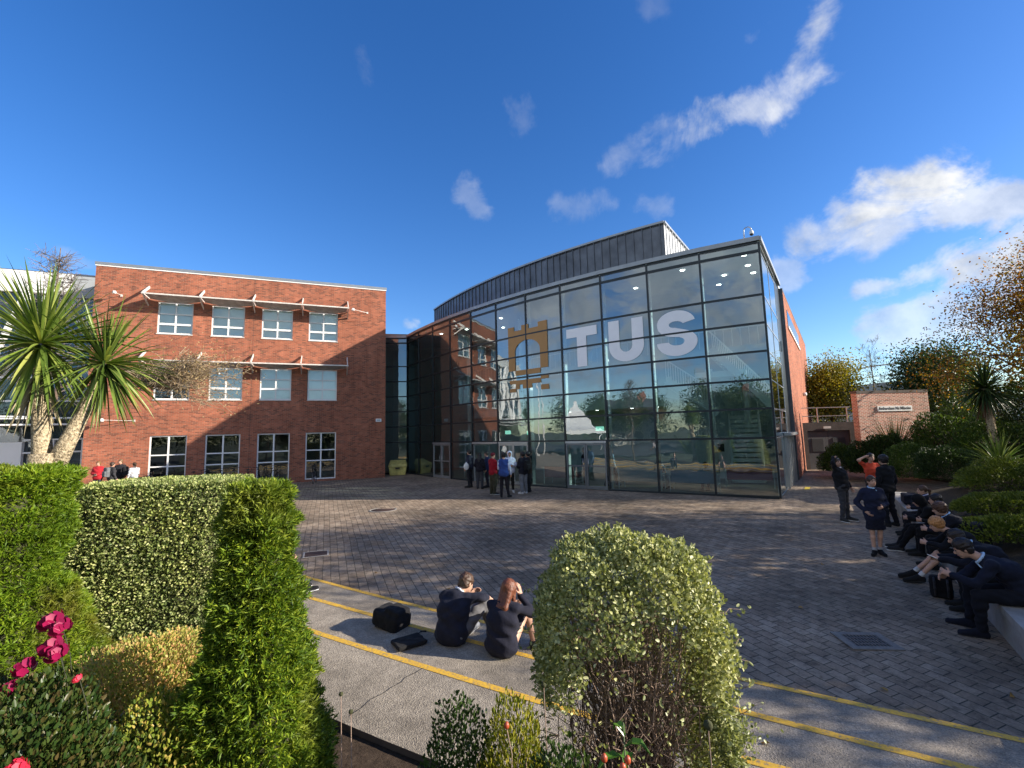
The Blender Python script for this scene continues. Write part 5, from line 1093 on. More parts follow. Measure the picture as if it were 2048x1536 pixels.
seated('student with curly fair hair and bare legs in dark shorts on the wall', 2.05, lean(.34, knR=(.12, .50, .52), anR=(.14, .84, .16), ftR=(.14, 1.02, .07), knL=(-.10, .50, .52), anL=(-.08, .80, .14), ftL=(-.08, .98, .05)), 1.72, top=(0.0054, 0.0060, 0.0096), bottom='shorts', bcol=(0.0054, 0.0054, 0.0072), hair=(.46, .21, .07), style='curly', shoe=(.010, .010, .011), socks=(.5, .5, .5), off=-.28, skin=SKIN)
seated('dark-haired student with a pale blue collar leaning forward, second nearest on the wall', .92, lean(.36, wrR=(.10, .72, .70), wrL=(-.02, .72, .70)), 1.78, top=(0.0072, 0.0078, 0.0144), topkind='jacket', hair=(.026, .018, .014), style='short', collar=(.36, .58, .85), bcol=(0.0054, 0.0060, 0.0084), off=-.36)
seated('nearest student on the wall in a navy jumper with pale collar, bent over a phone', -.02, lean(.36, knR=(.22, .48, .52), knL=(-.16, .48, .52), anR=(.20, .52, .09), ftR=(.24, .70, .035), wrR=(.06, .74, .66), wrL=(-.10, .70, .72), elL=(-.22, .50, .66), elR=(.24, .54, .64), hd=(.02, .54, 1.04), fd=(.05, .9, -.5)), 1.84, top=(0.0096, 0.0120, 0.0252), hair=(.020, .013, .010), style='short', collar=(.45, .62, .86), bcol=(0.0060, 0.0072, 0.0132), res=.0095, shoe=(.008, .010, .02), off=-.30)
def phone(x, y, z, rot, lb):
    t = empty('phone', (x, y, z), 0, lb, 'phone'); t.rotation_euler = tuple(R_(a) for a in rot); a = MB(); a.box(-.036, .036, -.075, .075, 0, .008); a.build('case', M['black'], t, bevel=.003); a = MB(); a.box(-.032, .032, -.070, .070, .0081, .0085); a.build('screen', M['screen'], t)
M['screen'] = emis('phone_screen', (.5, .6, .8), .25)
p = W0 + WD * -.05 + WN * .47; phone(p.x, p.y, g(p.x, p.y) + .74, (20, 10, 30), 'phone held by the nearest student on the wall'); p = W0 + WD * .9 + WN * .46; phone(p.x, p.y, g(p.x, p.y) + .72, (25, 0, 60), 'phone held by the second nearest student on the wall')
p = W0 + WD * 8.0 - WN * .22; S = SDF(.04); S.box((0, 0, .14), (.28, .12, .08), .05); S.cone((-.5, -.03, .06), (-.2, 0, .1), .05, .09); o = sdf_obj('sports_bag', S, cl((.012, .014, .022)), .014, None, wr=.006, wf=22); o.location = (p.x, p.y, g(p.x, p.y) + .45); o.rotation_euler = (0, 0, math.atan2(WD.y, WD.x)); tag(o, 'crumpled black bag and coat lying on the far end of the seat wall', 'bag')
p = W0 + WD * 3.0 - WN * .50; backpack('dark backpack on the brown-haired student seated on the wall', (p.x, p.y, g(p.x, p.y) + .52), (0, 0, 20), (.02, .022, .03), (.30, .16, .42))
p = W0 + WD * 1.35 + WN * .34; backpack('black backpack on the ground at the feet of the seated students', (p.x, p.y, g(p.x, p.y)), (0, 0, 140), (.008, .008, .010), (.28, .16, .34))
# ---------------------------------------------------------------- vegetation
rg = np.random.default_rng(11)
def norm(v): return v / np.maximum(np.linalg.norm(v, axis=1, keepdims=True), 1e-9)
def leaf_mesh(name, P, D, L, W, mat, parent=None, fold=.25, blades=False, nrm=None):
    """one small folded leaf (4 corners: base, two sides, tip) per point"""
    n = len(P); D = norm(D); r = rg.normal(size=(n, 3)) if nrm is None else nrm + rg.normal(size=(n, 3)) * .35; S = norm(np.cross(D, r)); Nn = np.cross(S, D)
    L = np.broadcast_to(L, n)[:, None] * rg.uniform(.7, 1.25, (n, 1)); W = np.broadcast_to(W, n)[:, None] * rg.uniform(.75, 1.2, (n, 1))
    up_ = Nn * L * fold * .3
    if blades:
        V = np.stack([P, P + D * L * .45 + S * W * .5 + up_, P + D * L + Nn * L * -.08, P + D * L * .45 - S * W * .5 + up_], 1).reshape(-1, 3); i = np.arange(n) * 4
        F = np.stack([i, i + 1, i + 2, i + 3], 1)
    else:
        V = np.stack([P, P + D * L * .25 + S * W * .42 + up_, P + D * L * .66 + S * W * .40 + up_, P + D * L - Nn * L * .08, P + D * L * .66 - S * W * .40 + up_, P + D * L * .25 - S * W * .42 + up_], 1).reshape(-1, 3); i = np.arange(n) * 6
        F = np.concatenate([np.stack([i, i + 1, i + 2, i + 3], 1), np.stack([i, i + 3, i + 4, i + 5], 1)])
    return np_mesh(name, V, F, mat, parent)
def lump(P, seed, amp, sc):
    return amp * (np.sin(P[:, 0] * sc + seed) * np.sin(P[:, 1] * sc * 1.1 + 2 * seed) + np.sin(P[:, 2] * sc * 1.3 + seed * 3) * .8 + .6 * np.sin(P[:, 0] * sc * 2.3 + P[:, 2] * sc * 1.9 + seed))
def clipped_form(n, rx, ry, z0, z1, prof, sq=4.0, amp=.03, sc=6, seed=1.0, depth=.06, top=.22, pockets=0):
    """points and outward normals on a clipped shape: prof(t) scales the plan radius at relative height t; sq = squareness"""
    nt_ = int(n * top); ns = n - nt_
    th = rg.uniform(0, 2 * np.pi, ns); t = rg.uniform(0, 1, ns); r = (np.abs(np.cos(th)) ** sq + np.abs(np.sin(th)) ** sq) ** (-1 / sq); pr = prof(t)
    P = np.stack([rx * r * np.cos(th) * pr, ry * r * np.sin(th) * pr, z0 + (z1 - z0) * t], 1); N_ = norm(np.stack([np.cos(th) / rx, np.sin(th) / ry, .15 + 0 * th], 1))
    th = rg.uniform(0, 2 * np.pi, nt_); q = np.sqrt(rg.uniform(0, 1, nt_)); r = (np.abs(np.cos(th)) ** sq + np.abs(np.sin(th)) ** sq) ** (-1 / sq); pt = prof(np.ones(1))[0]
    P2 = np.stack([rx * r * q * np.cos(th) * pt, ry * r * q * np.sin(th) * pt, z1 - .04 * q ** 4 + 0 * th], 1); N2_ = np.tile([0, 0, 1.0], (nt_, 1)) + np.stack([np.cos(th) * q, np.sin(th) * q, 0 * q], 1) * .3
    P = np.concatenate([P, P2]); N_ = norm(np.concatenate([N_, N2_])); P = P + N_ * (lump(P, seed, amp, sc)[:, None] - depth * rg.uniform(0, 1, (len(P), 1)) ** 1.5)
    if pockets:
        f = lump(P, seed + 2, 1, 33) + .6 * lump(P, seed + 5, 1, 61); P = P + N_ * (.016 * f)[:, None]; k = (f > -1.0) | (rg.uniform(size=len(P)) < .25); P, N_ = P[k], N_[k]
    return P, N_
def core(name, rx, ry, z0, z1, prof, sq, mat, parent, k=.86):
    nth, nz = 28, 12; V = []; F = []
    for j in range(nz + 1):
        t = j / nz; pr = prof(np.array([t]))[0] * k
        for i in range(nth):
            th = 2 * math.pi * i / nth; r = (abs(math.cos(th)) ** sq + abs(math.sin(th)) ** sq) ** (-1 / sq); V.append((rx * r * math.cos(th) * pr, ry * r * math.sin(th) * pr, z0 + (z1 - z0 - .06) * t))
    for j in range(nz):
        for i in range(nth): F.append((j * nth + i, j * nth + (i + 1) % nth, (j + 1) * nth + (i + 1) % nth, (j + 1) * nth + i))
    F.append(tuple(nz * nth + i for i in range(nth))); mb = MB(); mb.add(V, F, True); return mb.build(name, mat, parent)
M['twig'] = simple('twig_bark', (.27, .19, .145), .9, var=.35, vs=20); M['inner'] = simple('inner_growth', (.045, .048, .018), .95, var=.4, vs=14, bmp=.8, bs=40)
M['bark'] = simple('bark', (.14, .11, .085), .9, var=.35, vs=8, bmp=.6, bs=25)
M['thuja'] = leaf_mat('conifer_spray', [(.035, .075, .008), (.09, .165, .012), (.17, .26, .018), (.32, .38, .035)], .25, .55, 2.5, (.19, .21, .035), 1.1)
M['thuja2'] = leaf_mat('conifer_spray_bright', [(.07, .14, .008), (.12, .21, .010), (.17, .26, .014), (.22, .30, .02)], .28, .55, 2.5, (.18, .11, .03), .9)
M['varieg'] = leaf_mat('variegated_leaf', [(.10, .15, .045), (.24, .30, .10), (.38, .42, .17), (.52, .53, .28)], .22, .45, 2.0)
M['pitto'] = leaf_mat('pale_green_leaf', [(.12, .15, .06), (.26, .29, .13), (.42, .44, .22), (.56, .56, .34)], .22, .4, 2.0)
def sprays(name, P, N_, mat, parent, L=.075, k=4):
    """flat conifer sprays: a few narrow blades fanned from each point, drifting outward and up"""
    n = len(P); D0 = norm(N_ + np.array([0, 0, .55]) + rg.normal(size=(n, 3)) * .45); S = norm(np.cross(D0, rg.normal(size=(n, 3))))
    Ps, Ds = [], []
    for i in range(k):
        a = (i - (k - 1) / 2) * .55; Ds.append(D0 * math.cos(a) + S * math.sin(a)); Ps.append(P + D0 * L * .22 * (i % 2))
    P = np.concatenate(Ps); D = np.concatenate(Ds); return leaf_mesh(name, P, D, L, L * .20, mat, parent, blades=True)
def place(name, x, y, z, lb, cat, group=None, rz=0): return empty(name, (x, y, z), R_(rz), lb, cat, group)

# tall clipped conifer in the centre-left foreground
t = place('clipped_conifer', -1.48, 2.72, .04, 'tall narrow clipped conifer, flat-topped, nearest in the left foreground', 'conifer')
pf = lambda t_: np.interp(t_, [.1, .33, .56, .78, .93, 1], [3.0, 2.55, 1.80, 1.30, 1.08, .95])
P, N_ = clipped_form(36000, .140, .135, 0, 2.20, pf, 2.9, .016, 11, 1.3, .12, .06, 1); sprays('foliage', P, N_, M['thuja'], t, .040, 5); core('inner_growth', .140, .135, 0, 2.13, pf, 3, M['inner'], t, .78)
# left clipped conifer with a browned band at mid height
t = place('clipped_conifer', -3.86, 3.62, .04, 'bright green clipped conifer at the left edge with a browned band at mid height', 'conifer')
pf = lambda t_: np.interp(t_, [.1, .25, .49, .63, .66, .73, .98, 1], [2.1, 1.95, 1.42, .98, .70, .88, 1.0, .93])
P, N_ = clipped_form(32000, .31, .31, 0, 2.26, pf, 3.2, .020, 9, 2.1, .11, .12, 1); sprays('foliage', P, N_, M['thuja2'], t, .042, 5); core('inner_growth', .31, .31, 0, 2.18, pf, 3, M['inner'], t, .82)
# variegated clipped hedge block
t = place('clipped_hedge', -3.72, 5.05, .04, 'square clipped hedge block with small cream-variegated leaves behind the conifers', 'hedge', rz=14)
pf = lambda t_: np.interp(t_, [0, .3, .9, 1], [1.0, 1.0, 1.0, .96])
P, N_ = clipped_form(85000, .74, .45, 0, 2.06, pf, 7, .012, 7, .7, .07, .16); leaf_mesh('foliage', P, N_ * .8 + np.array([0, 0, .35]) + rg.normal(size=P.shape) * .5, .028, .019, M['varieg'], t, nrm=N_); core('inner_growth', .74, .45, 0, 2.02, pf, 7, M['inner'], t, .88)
# rounded pale bush with bare twiggy base
t = place('rounded_bush', .66, 2.95, .04, 'rounded pale green bush with bare twiggy stems at its base', 'bush')
n = 70000; u = norm(rg.normal(size=(n, 3))); q = 3.7; rr = (np.abs(u[:, 0]) ** q + np.abs(u[:, 1]) ** q + np.abs(u[:, 2]) ** q) ** (-1 / q)
P = u * rr[:, None] * np.array([.53, .46, .80]) + np.array([0, 0, 1.0]); P += u * lump(P, 3, .026, 7)[:, None]; P -= u * (rg.uniform(0, 1, (n, 1)) ** 1.4) * .14; fz = lump(P, 4, 1, 30) + .6 * lump(P, 7, 1, 55); P += u * (.018 * fz)[:, None]
keep = ((fz > -.9) | (rg.uniform(size=n) < .3)) & ~((P[:, 2] < .75) & (P[:, 0] < .2)); gap = .52 + .17 * np.sin(P[:, 0] * 6 + 1) + .10 * np.sin(P[:, 0] * 15)      # the underside is bare except on the right flank
gap = np.interp(P[:, 0], [-.6, -.42, -.25, -.05, .18, .34, .40, .5], [.92, 1.02, 1.24, 1.38, 1.42, 1.40, .85, .0]) + .05 * np.sin(P[:, 0] * 19) + .04 * np.sin(P[:, 0] * 41 + 1); front = (P[:, 2] < gap) & (P[:, 1] < .30); keep &= ~(front & (rg.uniform(size=n) < .965)); P = P[keep]; u = u[keep]
leaf_mesh('foliage', P, u * .7 + np.array([0, 0, .3]) + rg.normal(size=P.shape) * .6, .026, .018, M['pitto'], t, nrm=u)
n = 6500; a = rg.uniform(-.55, .6, n); z = rg.uniform(.0, .9, n); P = np.stack([.47 + .05 * np.sin(z * 9) + rg.normal(size=n) * .055, a * .6 - .0, z], 1); leaf_mesh('foliage', P, rg.normal(size=P.shape) + np.array([.6, -.2, .1]), .026, .017, M['pitto'], t)
def twigs(name, parent, base, tips, mat, r0=.010, r1=.002, wig=.03, seg=6, side=2, slen=.12, n=4, rs=5):
    rr_ = np.random.default_rng(rs); mb = MB()
    for b, tp in zip(base, tips):
        b, tp = np.array(b), np.array(tp); pts = [b + (tp - b) * k / seg + (rr_.normal(size=3) * wig * (0 < k)) for k in range(seg + 1)]
        mb.tube(pts, [r0 + (r1 - r0) * k / seg for k in range(seg + 1)], n, False)
        for _ in range(side):
            k = rr_.integers(1, seg); o = pts[k]; d = unit(tp - b) * .6 + rr_.normal(size=3) * .7; d = unit(d) * slen * rr_.uniform(.5, 1.3); m_ = o + d * .5 + rr_.normal(size=3) * .012; mb.tube([o, m_, o + d], [r1 * 1.6, r1 * 1.2, r1 * .8], 3, False)
            if rr_.uniform() < .6: mb.tube([m_, m_ + unit(rr_.normal(size=3)) * slen * .4], [r1, r1 * .6], 3, False)
    return mb.build(name, mat, parent)
nb = 230; bs = [(rg.normal() * .15, rg.normal() * .12, rg.uniform(0, .1)) for _ in range(nb)]; tp = []
for k in range(nb):
    th = rg.uniform(0, 2 * np.pi); r_ = rg.uniform(.25, .98); tp.append((.50 * r_ * math.cos(th), .42 * r_ * math.sin(th), rg.uniform(.75, 1.5)))
twigs('stems', t, bs, tp, M['twig'], .008, .0016, .028, 7, 9, .17)
n = 20; bs = []; tp = []; lf = []
for k in range(n):                                     # loose shoots leaning out of the bush
    sd_ = rg.choice([-1, 1], p=[.35, .65]); z = rg.uniform(.7, 1.6); b = V3(sd_ * .47, rg.uniform(-.3, .25), z); e = b + V3(sd_ * rg.uniform(.08, .20), rg.uniform(-.15, .1), rg.uniform(-.08, .14)); bs.append(b); tp.append(e)
    for q in np.linspace(.15, 1.05, 11): lf.append(b + (e - b) * q + rg.normal(size=3) * .012)
b = V3(-.45, -.18, .78)
for e in (V3(-.76, -.30, .96), V3(-.74, -.32, .82), V3(-.68, -.38, .68), V3(-.82, -.25, .86)):
    bs.append(b); tp.append(e)
    for q in np.linspace(.2, 1.05, 20): lf.append(b + (e - b) * q + rg.normal(size=3) * .022)
lf = np.array(lf); leaf_mesh('shoot_leaves', lf, rg.normal(size=lf.shape) + np.array([0, 0, .4]), .028, .018, M['pitto'], t); [twigs('shoot', t, [b_], [e_], M['twig'], .003, .001, .01, 4, 0, rs=k_) for k_, (b_, e_) in enumerate(zip(bs, tp))]
# low mixed planting in the foreground
def shrub(lb, cat, x, y, z, rx, ry, h, n, L, W, mat, nb=40, name='shrub', up=.6, group=None, fill=.35, seed=1, stem='twig', flat=2.2, wig=.02):
    if z in (.34, .36): h += z - .04; z = .04
    t = place(name, x, y, z, lb, cat, group); u = norm(rg.normal(size=(n, 3))); u[:, 2] = np.abs(u[:, 2]); rr = (np.abs(u[:, 0]) ** flat + np.abs(u[:, 1]) ** flat + np.abs(u[:, 2]) ** flat) ** (-1 / flat)
    P = u * rr[:, None] * np.array([rx, ry, h]); P += u * lump(P, seed, .10 * min(rx, h), 5 / max(rx, .3))[:, None]; P *= (1 - fill * rg.uniform(0, 1, (n, 1)) ** 1.6); P[:, 2] = np.maximum(P[:, 2], .01)
    leaf_mesh('foliage', P, u + np.array([0, 0, up]) + rg.normal(size=P.shape) * .5, L, W, mat, t)
    if nb: twigs('stems', t, [(rg.normal() * rx * .15, rg.normal() * ry * .15, 0) for _ in range(nb)], [tuple(p * .93) for p in P[rg.integers(0, n, nb)]], M[stem], .006 * max(1, h), .0015 * max(1, h), wig * max(1, h), 4, 2, .1 * max(1, h))
    return t
M['peach'] = leaf_mat('golden_pink_leaf', [(.12, .18, .04), (.30, .34, .07), (.52, .44, .16), (.56, .30, .16), (.22, .27, .05)], .3, .5, 3)
M['rosel'] = leaf_mat('rose_leaf', [(.020, .050, .012), (.040, .075, .018), (.07, .10, .022), (.10, .07, .03)], .2, .4, 3)
M['box'] = leaf_mat('small_dark_leaf', [(.020, .045, .012), (.035, .07, .018), (.06, .10, .025)], .2, .4, 4)
M['goldl'] = leaf_mat('golden_leaf', [(.12, .16, .02), (.24, .25, .03), (.36, .32, .05)], .3, .45, 4)
shrub('low bush with golden and pinkish leaves below the variegated hedge', 'bush', -2.48, 3.30, .36, .64, .60, .86, 42000, .021, .014, M['peach'], seed=2, flat=2.5, up=.9, nb=90)
rs = shrub('dark rose bush filling the bottom left corner', 'rose bush', -2.20, 2.05, .36, .66, .55, 1.13, 56000, .027, .017, M['rosel'], nb=70, seed=4, name='rose_bush', fill=.5)
shrub('leafy rose bush with yellowing leaves between the flowers and the tall conifer', 'rose bush', -1.80, 2.55, .36, .46, .42, .80, 34000, .023, .015, leaf_mat('yellowing_rose_leaf', [(.05, .09, .02), (.14, .19, .03), (.26, .29, .05), (.40, .30, .09)], .25, .4, 3), nb=50, seed=6, name='rose_bush', fill=.5)
def flower(x, y, z, r, col, lb, n=5):
    t = place('rose_flower', x, y, z, lb, 'flower', 'rose blooms'); mb = MB()
    fr = np.random.default_rng(int(abs(x * 1000))); Mt = np.array(Matrix.Rotation(R_(x * 40), 3, 'Z') @ Matrix.Rotation(R_(42), 3, 'X'))
    for ring, (el, cnt, rs_) in enumerate(((1.35, 3, .5), (1.05, 5, .72), (.70, 7, .9), (.30, 8, 1.0), (-.1, 7, 1.0))):
        for k in range(cnt):
            az = 2 * math.pi * (k + ring * .4) / cnt; c = V3(math.cos(az) * math.cos(el), math.sin(az) * math.cos(el), math.sin(el)); e1 = V3(-math.sin(az), math.cos(az), 0); e2 = np.cross(c, e1); R0 = .82 * r * rs_ * fr.uniform(.88, 1.12); w = r * fr.uniform(.30, .42); c = unit(c + fr.normal(size=3) * .13); e2 = np.cross(c, e1)
            P_ = [c * R0 * q + e1 * w * u_ + e2 * w * v_ for q, u_, v_ in ((.72, -.6, -.9), (.72, .6, -.9), (1.0, 1.0, .1), (1.12, .55, .95), (1.16, -.55, .95), (1.0, -1.0, .1))]; P_.append(c * R0 * .90); P_ = [Mt @ q_ for q_ in P_]
            mb.add(P_, [(6, 0, 1), (6, 1, 2), (6, 2, 3), (6, 3, 4), (6, 4, 5), (6, 5, 0)], True)
    mb.build('petals', col, t); m = MB(); m.tube([(0, .01, -.01), (.02, .03, -.12), (.05, .05, -.42)], [.002, .002, .003], 5); m.build('stem', M['stemd'], t); return t
M['stemd'] = simple('dark_stem', (.03, .035, .015), .7)
M['stemg'] = simple('green_stem', (.06, .09, .025), .6); M['pinkd'] = leaf_mat('magenta_petal', [(.24, .005, .060), (.38, .010, .105)], .35, .5, 5); M['pinkl'] = leaf_mat('hot_pink_petal', [(.75, .03, .10), (.85, .10, .18)], .4, .5, 5)
for i, (x, y, z, r, c, lb) in enumerate(((-2.20, 2.28, 1.67, .055, 'pinkd', 'magenta rose at the top of the flower cluster'), (-2.10, 2.22, 1.66, .050, 'pinkd', 'magenta rose at the upper right of the flower cluster'), (-2.12, 2.20, 1.585, .052, 'pinkd', 'magenta rose in the middle of the flower cluster, under the topmost'),
      (-2.05, 2.16, 1.575, .048, 'pinkd', 'magenta rose at the right of the flower cluster'), (-2.17, 2.14, 1.53, .045, 'pinkd', 'magenta rose at the lower left of the flower cluster'), (-2.16, 2.08, 1.475, .040, 'pinkd', 'lowest magenta rose of the flower cluster'), (-2.42, 2.20, 1.56, .035, 'pinkl', 'pinkish red rose left of the flower cluster'),
      (-1.86, 1.84, 1.30, .042, 'pinkl', 'hot pink rose alone near the bottom left corner'), (-1.83, 1.80, 1.34, .036, 'pinkl', 'smaller hot pink rose touching the one alone near the corner'), (-1.90, 2.1, 1.50, .02, 'pinkl', 'small faded red rose right of the flower cluster'))): flower(x, y, z, r, M[c], lb)
shrub('small dark green shrub at the bottom edge left of the round bush', 'shrub', -.30, 2.42, .34, .27, .2, .86, 9000, .020, .013, M['box'], nb=40, seed=3)
shrub('golden-tipped small shrub at the bottom edge beside the dark one', 'shrub', -.03, 2.36, .34, .25, .2, .88, 8000, .028, .010, M['goldl'], nb=40, seed=5, up=1.4)
shrub('sparse dark stemmed plant in front of the round bush', 'shrub', .24, 2.25, .34, .24, .2, .78, 1500, .035, .02, M['rosel'], nb=60, seed=7, fill=.8)
shrub('tangle of browning leaves at the bottom edge under the round bush', 'shrub', .52, 2.0, .34, .30, .2, .70, 4200, .035, .018, leaf_mat('browning_leaf', [(.06, .09, .02), (.16, .16, .04), (.20, .09, .035), (.30, .26, .08)], .25, .5, 4), nb=50, seed=9, fill=.7)
shrub('dense dark leafy shrub filling the bottom edge between the golden shrub and the round bush', 'shrub', .17, 2.10, .34, .26, .18, .86, 7000, .024, .013, M['box'], nb=50, seed=12, fill=.6)
shrub('mixed green and straw-coloured growth right at the bottom edge under the round bush', 'shrub', .62, 1.95, .34, .32, .16, .78, 7000, .028, .010, leaf_mat('straw_green_leaf', [(.07, .11, .02), (.16, .20, .04), (.34, .30, .12)], .25, .5, 4), nb=60, seed=13, fill=.6, up=1.2)
shrub('low dark leafy ground plant at the foot of the tall conifer', 'shrub', -.98, 2.25, .34, .26, .2, .42, 3000, .03, .014, M['box'], nb=20, seed=8)
def broadleaf(lb, x, y, z, lv, mat, h=.7):
    h += z - .04; z = .04
    t = place('broadleaf_plant', x, y, z, lb, 'plant'); mb = MB()
    for k in range(lv):
        a = 2.39 * k; zz = h * (.55 + .45 * k / lv); L = .10 + .035 * math.sin(k * 1.7); d = V3(math.cos(a), math.sin(a), 0); s_ = V3(-d[1], d[0], 0); b = V3(0, 0, zz)
        pts = [b + d * L * q + V3(0, 0, .05 * math.sin(q * 2.2) - .05 * q * q) for q in (0, .3, .65, 1)]; ws = [.006, .020, .018, .001]
        for p, q, w0, w1 in zip(pts[:-1], pts[1:], ws[:-1], ws[1:]): mb.add([p - s_ * w0, p + V3(0, 0, -.006), q + V3(0, 0, -.006), q - s_ * w1], [(0, 1, 2, 3)]); mb.add([p + V3(0, 0, -.006), p + s_ * w0, q + s_ * w1, q + V3(0, 0, -.006)], [(0, 1, 2, 3)])
    mb.build('leaves', mat, t); m = MB(); m.tube([(0, 0, 0), (0, .01, h)], [.005, .003], 5); m.build('stem', M['stemg'], t)
M['glossl'] = leaf_mat('glossy_green_leaf', [(.05, .13, .02), (.09, .19, .03)], .3, .25, 3)
broadleaf('glossy broad-leaved green shoot in front of the round bush', .40, 1.92, .45, 15, M['glossl'], .92); broadleaf('short broad-leaved shoot at the bottom edge beside the golden shrub', .02, 1.9, .4, 9, M['glossl'], .62)
M['hip'] = simple('rose_hip', (.42, .075, .03), .4)
def hip(x, y, z, lb):
    t = place('rose_hip', x, y, z, lb, 'rose hip', 'rose hips'); m = MB(); m.lathe([(0, .016), (.006, .014), (.012, .004), (.011, -.006), (.005, -.013), (0, -.014)], n=10); m.build('fruit', M['hip'], t); m = MB(); m.tube([(0, 0, -.012), (.02, .01, -.12), (.0, .0, -.4)], .0022, 4); m.build('stalk', M['twig'], t)
hip(.29, 1.75, 1.36, 'orange rose hip hanging left of the other two'); hip(.352, 1.74, 1.335, 'orange rose hip at the middle of the glossy shoot'); hip(.372, 1.75, 1.352, 'orange rose hip at the right of the glossy shoot'); hip(-.06, 2.1, 1.27, 'dark red rose hip among the golden leaves')
def seedhead(x, y, z0, z1, lb, r=.013, mat='inner'):
    t = place('seed_head', x, y, z0, lb, 'seed head', 'dry seed heads'); h = z1 - z0; m = MB(); m.tube([(0, 0, 0), (.012, 0, h * .5), (0, 0, h)], [.003, .0025, .002], 5); m.build('stalk', M['twig'] if mat != 'pale' else M['straw'], t)
    m = MB(); m.lathe([(0, r), (r * .8, r * .6), (r, 0), (r * .7, -r * .7), (0, -r)], (0, 0, h), 9); m.build('head', M['inner'] if mat != 'pale' else M['straw'], t)
M['straw'] = simple('dry_straw', (.38, .32, .20), .8)
for x, y, z1, lb, m_ in ((-.93, 2.55, 1.18, 'dark dry seed head on a thin stalk beside the tall conifer', 'd'), (-.86, 2.50, 1.12, 'second dark seed head, right of the one beside the conifer', 'd'), (.70, 1.85, 1.40, 'thick dark seed head at the foot of the round bush', 'd'), (.115, 2.35, 1.30, 'dark seed head in front of the yellow line left of the round bush', 'd'), (-1.02, 2.0, .98, 'pale straw-coloured seed head at the bottom edge, leftmost of two', 'pale'), (-.90, 2.0, .93, 'pale straw-coloured seed head at the bottom edge, right of the other', 'pale')): seedhead(x, y, .04, z1, lb, .018 if 'thick' in lb else .012, m_)

# ---- cordylines (palm-like)
M['blade'] = leaf_mat('sword_leaf', [(.07, .12, .025), (.12, .19, .035), (.21, .28, .06), (.34, .36, .12)], .25, .35, 1.5)
M['bladed'] = leaf_mat('dark_sword_leaf', [(.020, .045, .015), (.04, .075, .022), (.07, .10, .03)], .2, .4, 1.5)
M['cbark'] = (lambda: (lambda m, nt, N, L, out: (lambda b, tc: (L.new(ramp(N, L, tn(N, L, tc.outputs['Object'], 38, 4, .6), [(.35, (.16, .12, .075)), (.5, (.42, .34, .22)), (.65, (.60, .50, .34))]), b.inputs['Base Color']), bump(N, L, tn(N, L, tc.outputs['Object'], 38, 4, .6), 1.0, .03, b), L.new(b.outputs[0], out.inputs[0]), m)[-1])(pbsdf(N, (.4, .3, .2), .95), N.new('ShaderNodeTexCoord')))(*new_mat('cordyline_bark')))()
def blades(name, c, n, L, W, mat, parent, lo=-.9, hi=1.45, droop=.5, seed=1, seg=5, tilt=(0, 0, 1)):
    r = np.random.default_rng(seed); V = []; F = []; c = np.array(c, float)
    for k in range(n):
        az = r.uniform(0, 2 * np.pi); el = hi - (hi - lo) * r.uniform(0, 1) ** .9; l = L * r.uniform(.72, 1.1); w = W * r.uniform(.8, 1.15); d = V3(math.cos(az) * math.cos(el), math.sin(az) * math.cos(el), math.sin(el)) + (np.array(tilt) - V3(0, 0, 1)) * .5; d = unit(d)
        s_ = unit(np.cross(d, V3(0, 0, 1)) + r.normal(size=3) * .25); p = c + d * .03; dr = droop * r.uniform(.3, 1.3) * max(.15, math.cos(el)); i0 = len(V)
        for j in range(seg + 1):
            q = j / seg; ww = w * (.55 + .45 * math.sin(math.pi * min(q * 1.6, 1) * .5)) * (1 - q ** 3.2) + .0008; up_ = unit(np.cross(s_, d)) * ww * .22; V += [p - s_ * ww * .5 + up_, p, p + s_ * ww * .5 + up_]
            d = unit(d + V3(0, 0, -dr / seg * (.6 + q))); p = p + d * l / seg
        for j in range(seg): a = i0 + 3 * j; F += [(a, a + 1, a + 4, a + 3), (a + 1, a + 2, a + 5, a + 4)]
    return np_mesh(name, V, F, mat, parent)
t = place('cordyline_palm', -5.0, 5.0, .2, 'large forked palm-like tree with two green spiky heads at the left', 'palm tree'); o_ = V3(-5.0, 5.0, .2)
m = MB(); L_ = lambda pts: [tuple(V3(*p) - o_) for p in pts]
m.tube(L_([(-4.99, 5.0, .2), (-5.0, 5.0, 1.4), (-5.02, 5.0, 2.12), (-5.03, 5.0, 2.42)]), [.17, .16, .165, .15], 14)
m.tube(L_([(-5.05, 5.0, 2.2), (-5.10, 5.0, 2.55), (-5.16, 5.0, 3.0), (-5.20, 5.0, 3.58)]), [.10, .085, .07, .055], 12); m.tube(L_([(-4.97, 5.0, 2.2), (-4.85, 5.04, 2.56), (-4.76, 5.12, 2.90), (-4.67, 5.2, 3.38)]), [.10, .08, .065, .05], 12)
m.build('trunk', M['cbark'], t)
blades('spiky_head', L_([(-5.20, 5.0, 3.62)])[0], 250, .93, .036, M['blade'], t, -1.35, 1.5, .55, 3); blades('spiky_head', L_([(-4.66, 5.2, 3.42)])[0], 210, .76, .032, M['blade'], t, -1.4, 1.5, .6, 5, tilt=(.3, 0, 1))
blades('dead_leaves', L_([(-5.19, 5.0, 3.35)])[0], 30, .7, .035, M['straw'], t, -1.45, -1.1, .3, 8)
t = place('spiky_plant', -5.6, 4.6, .25, 'clump of upright spiky leaves at the left edge behind the clipped conifer', 'plant'); blades('leaves', (0, 0, .3), 70, 1.75, .05, M['blade'], t, .35, 1.5, .5, 9); blades('leaves', (.4, .5, .5), 50, 1.45, .05, M['blade'], t, .35, 1.5, .5, 10)
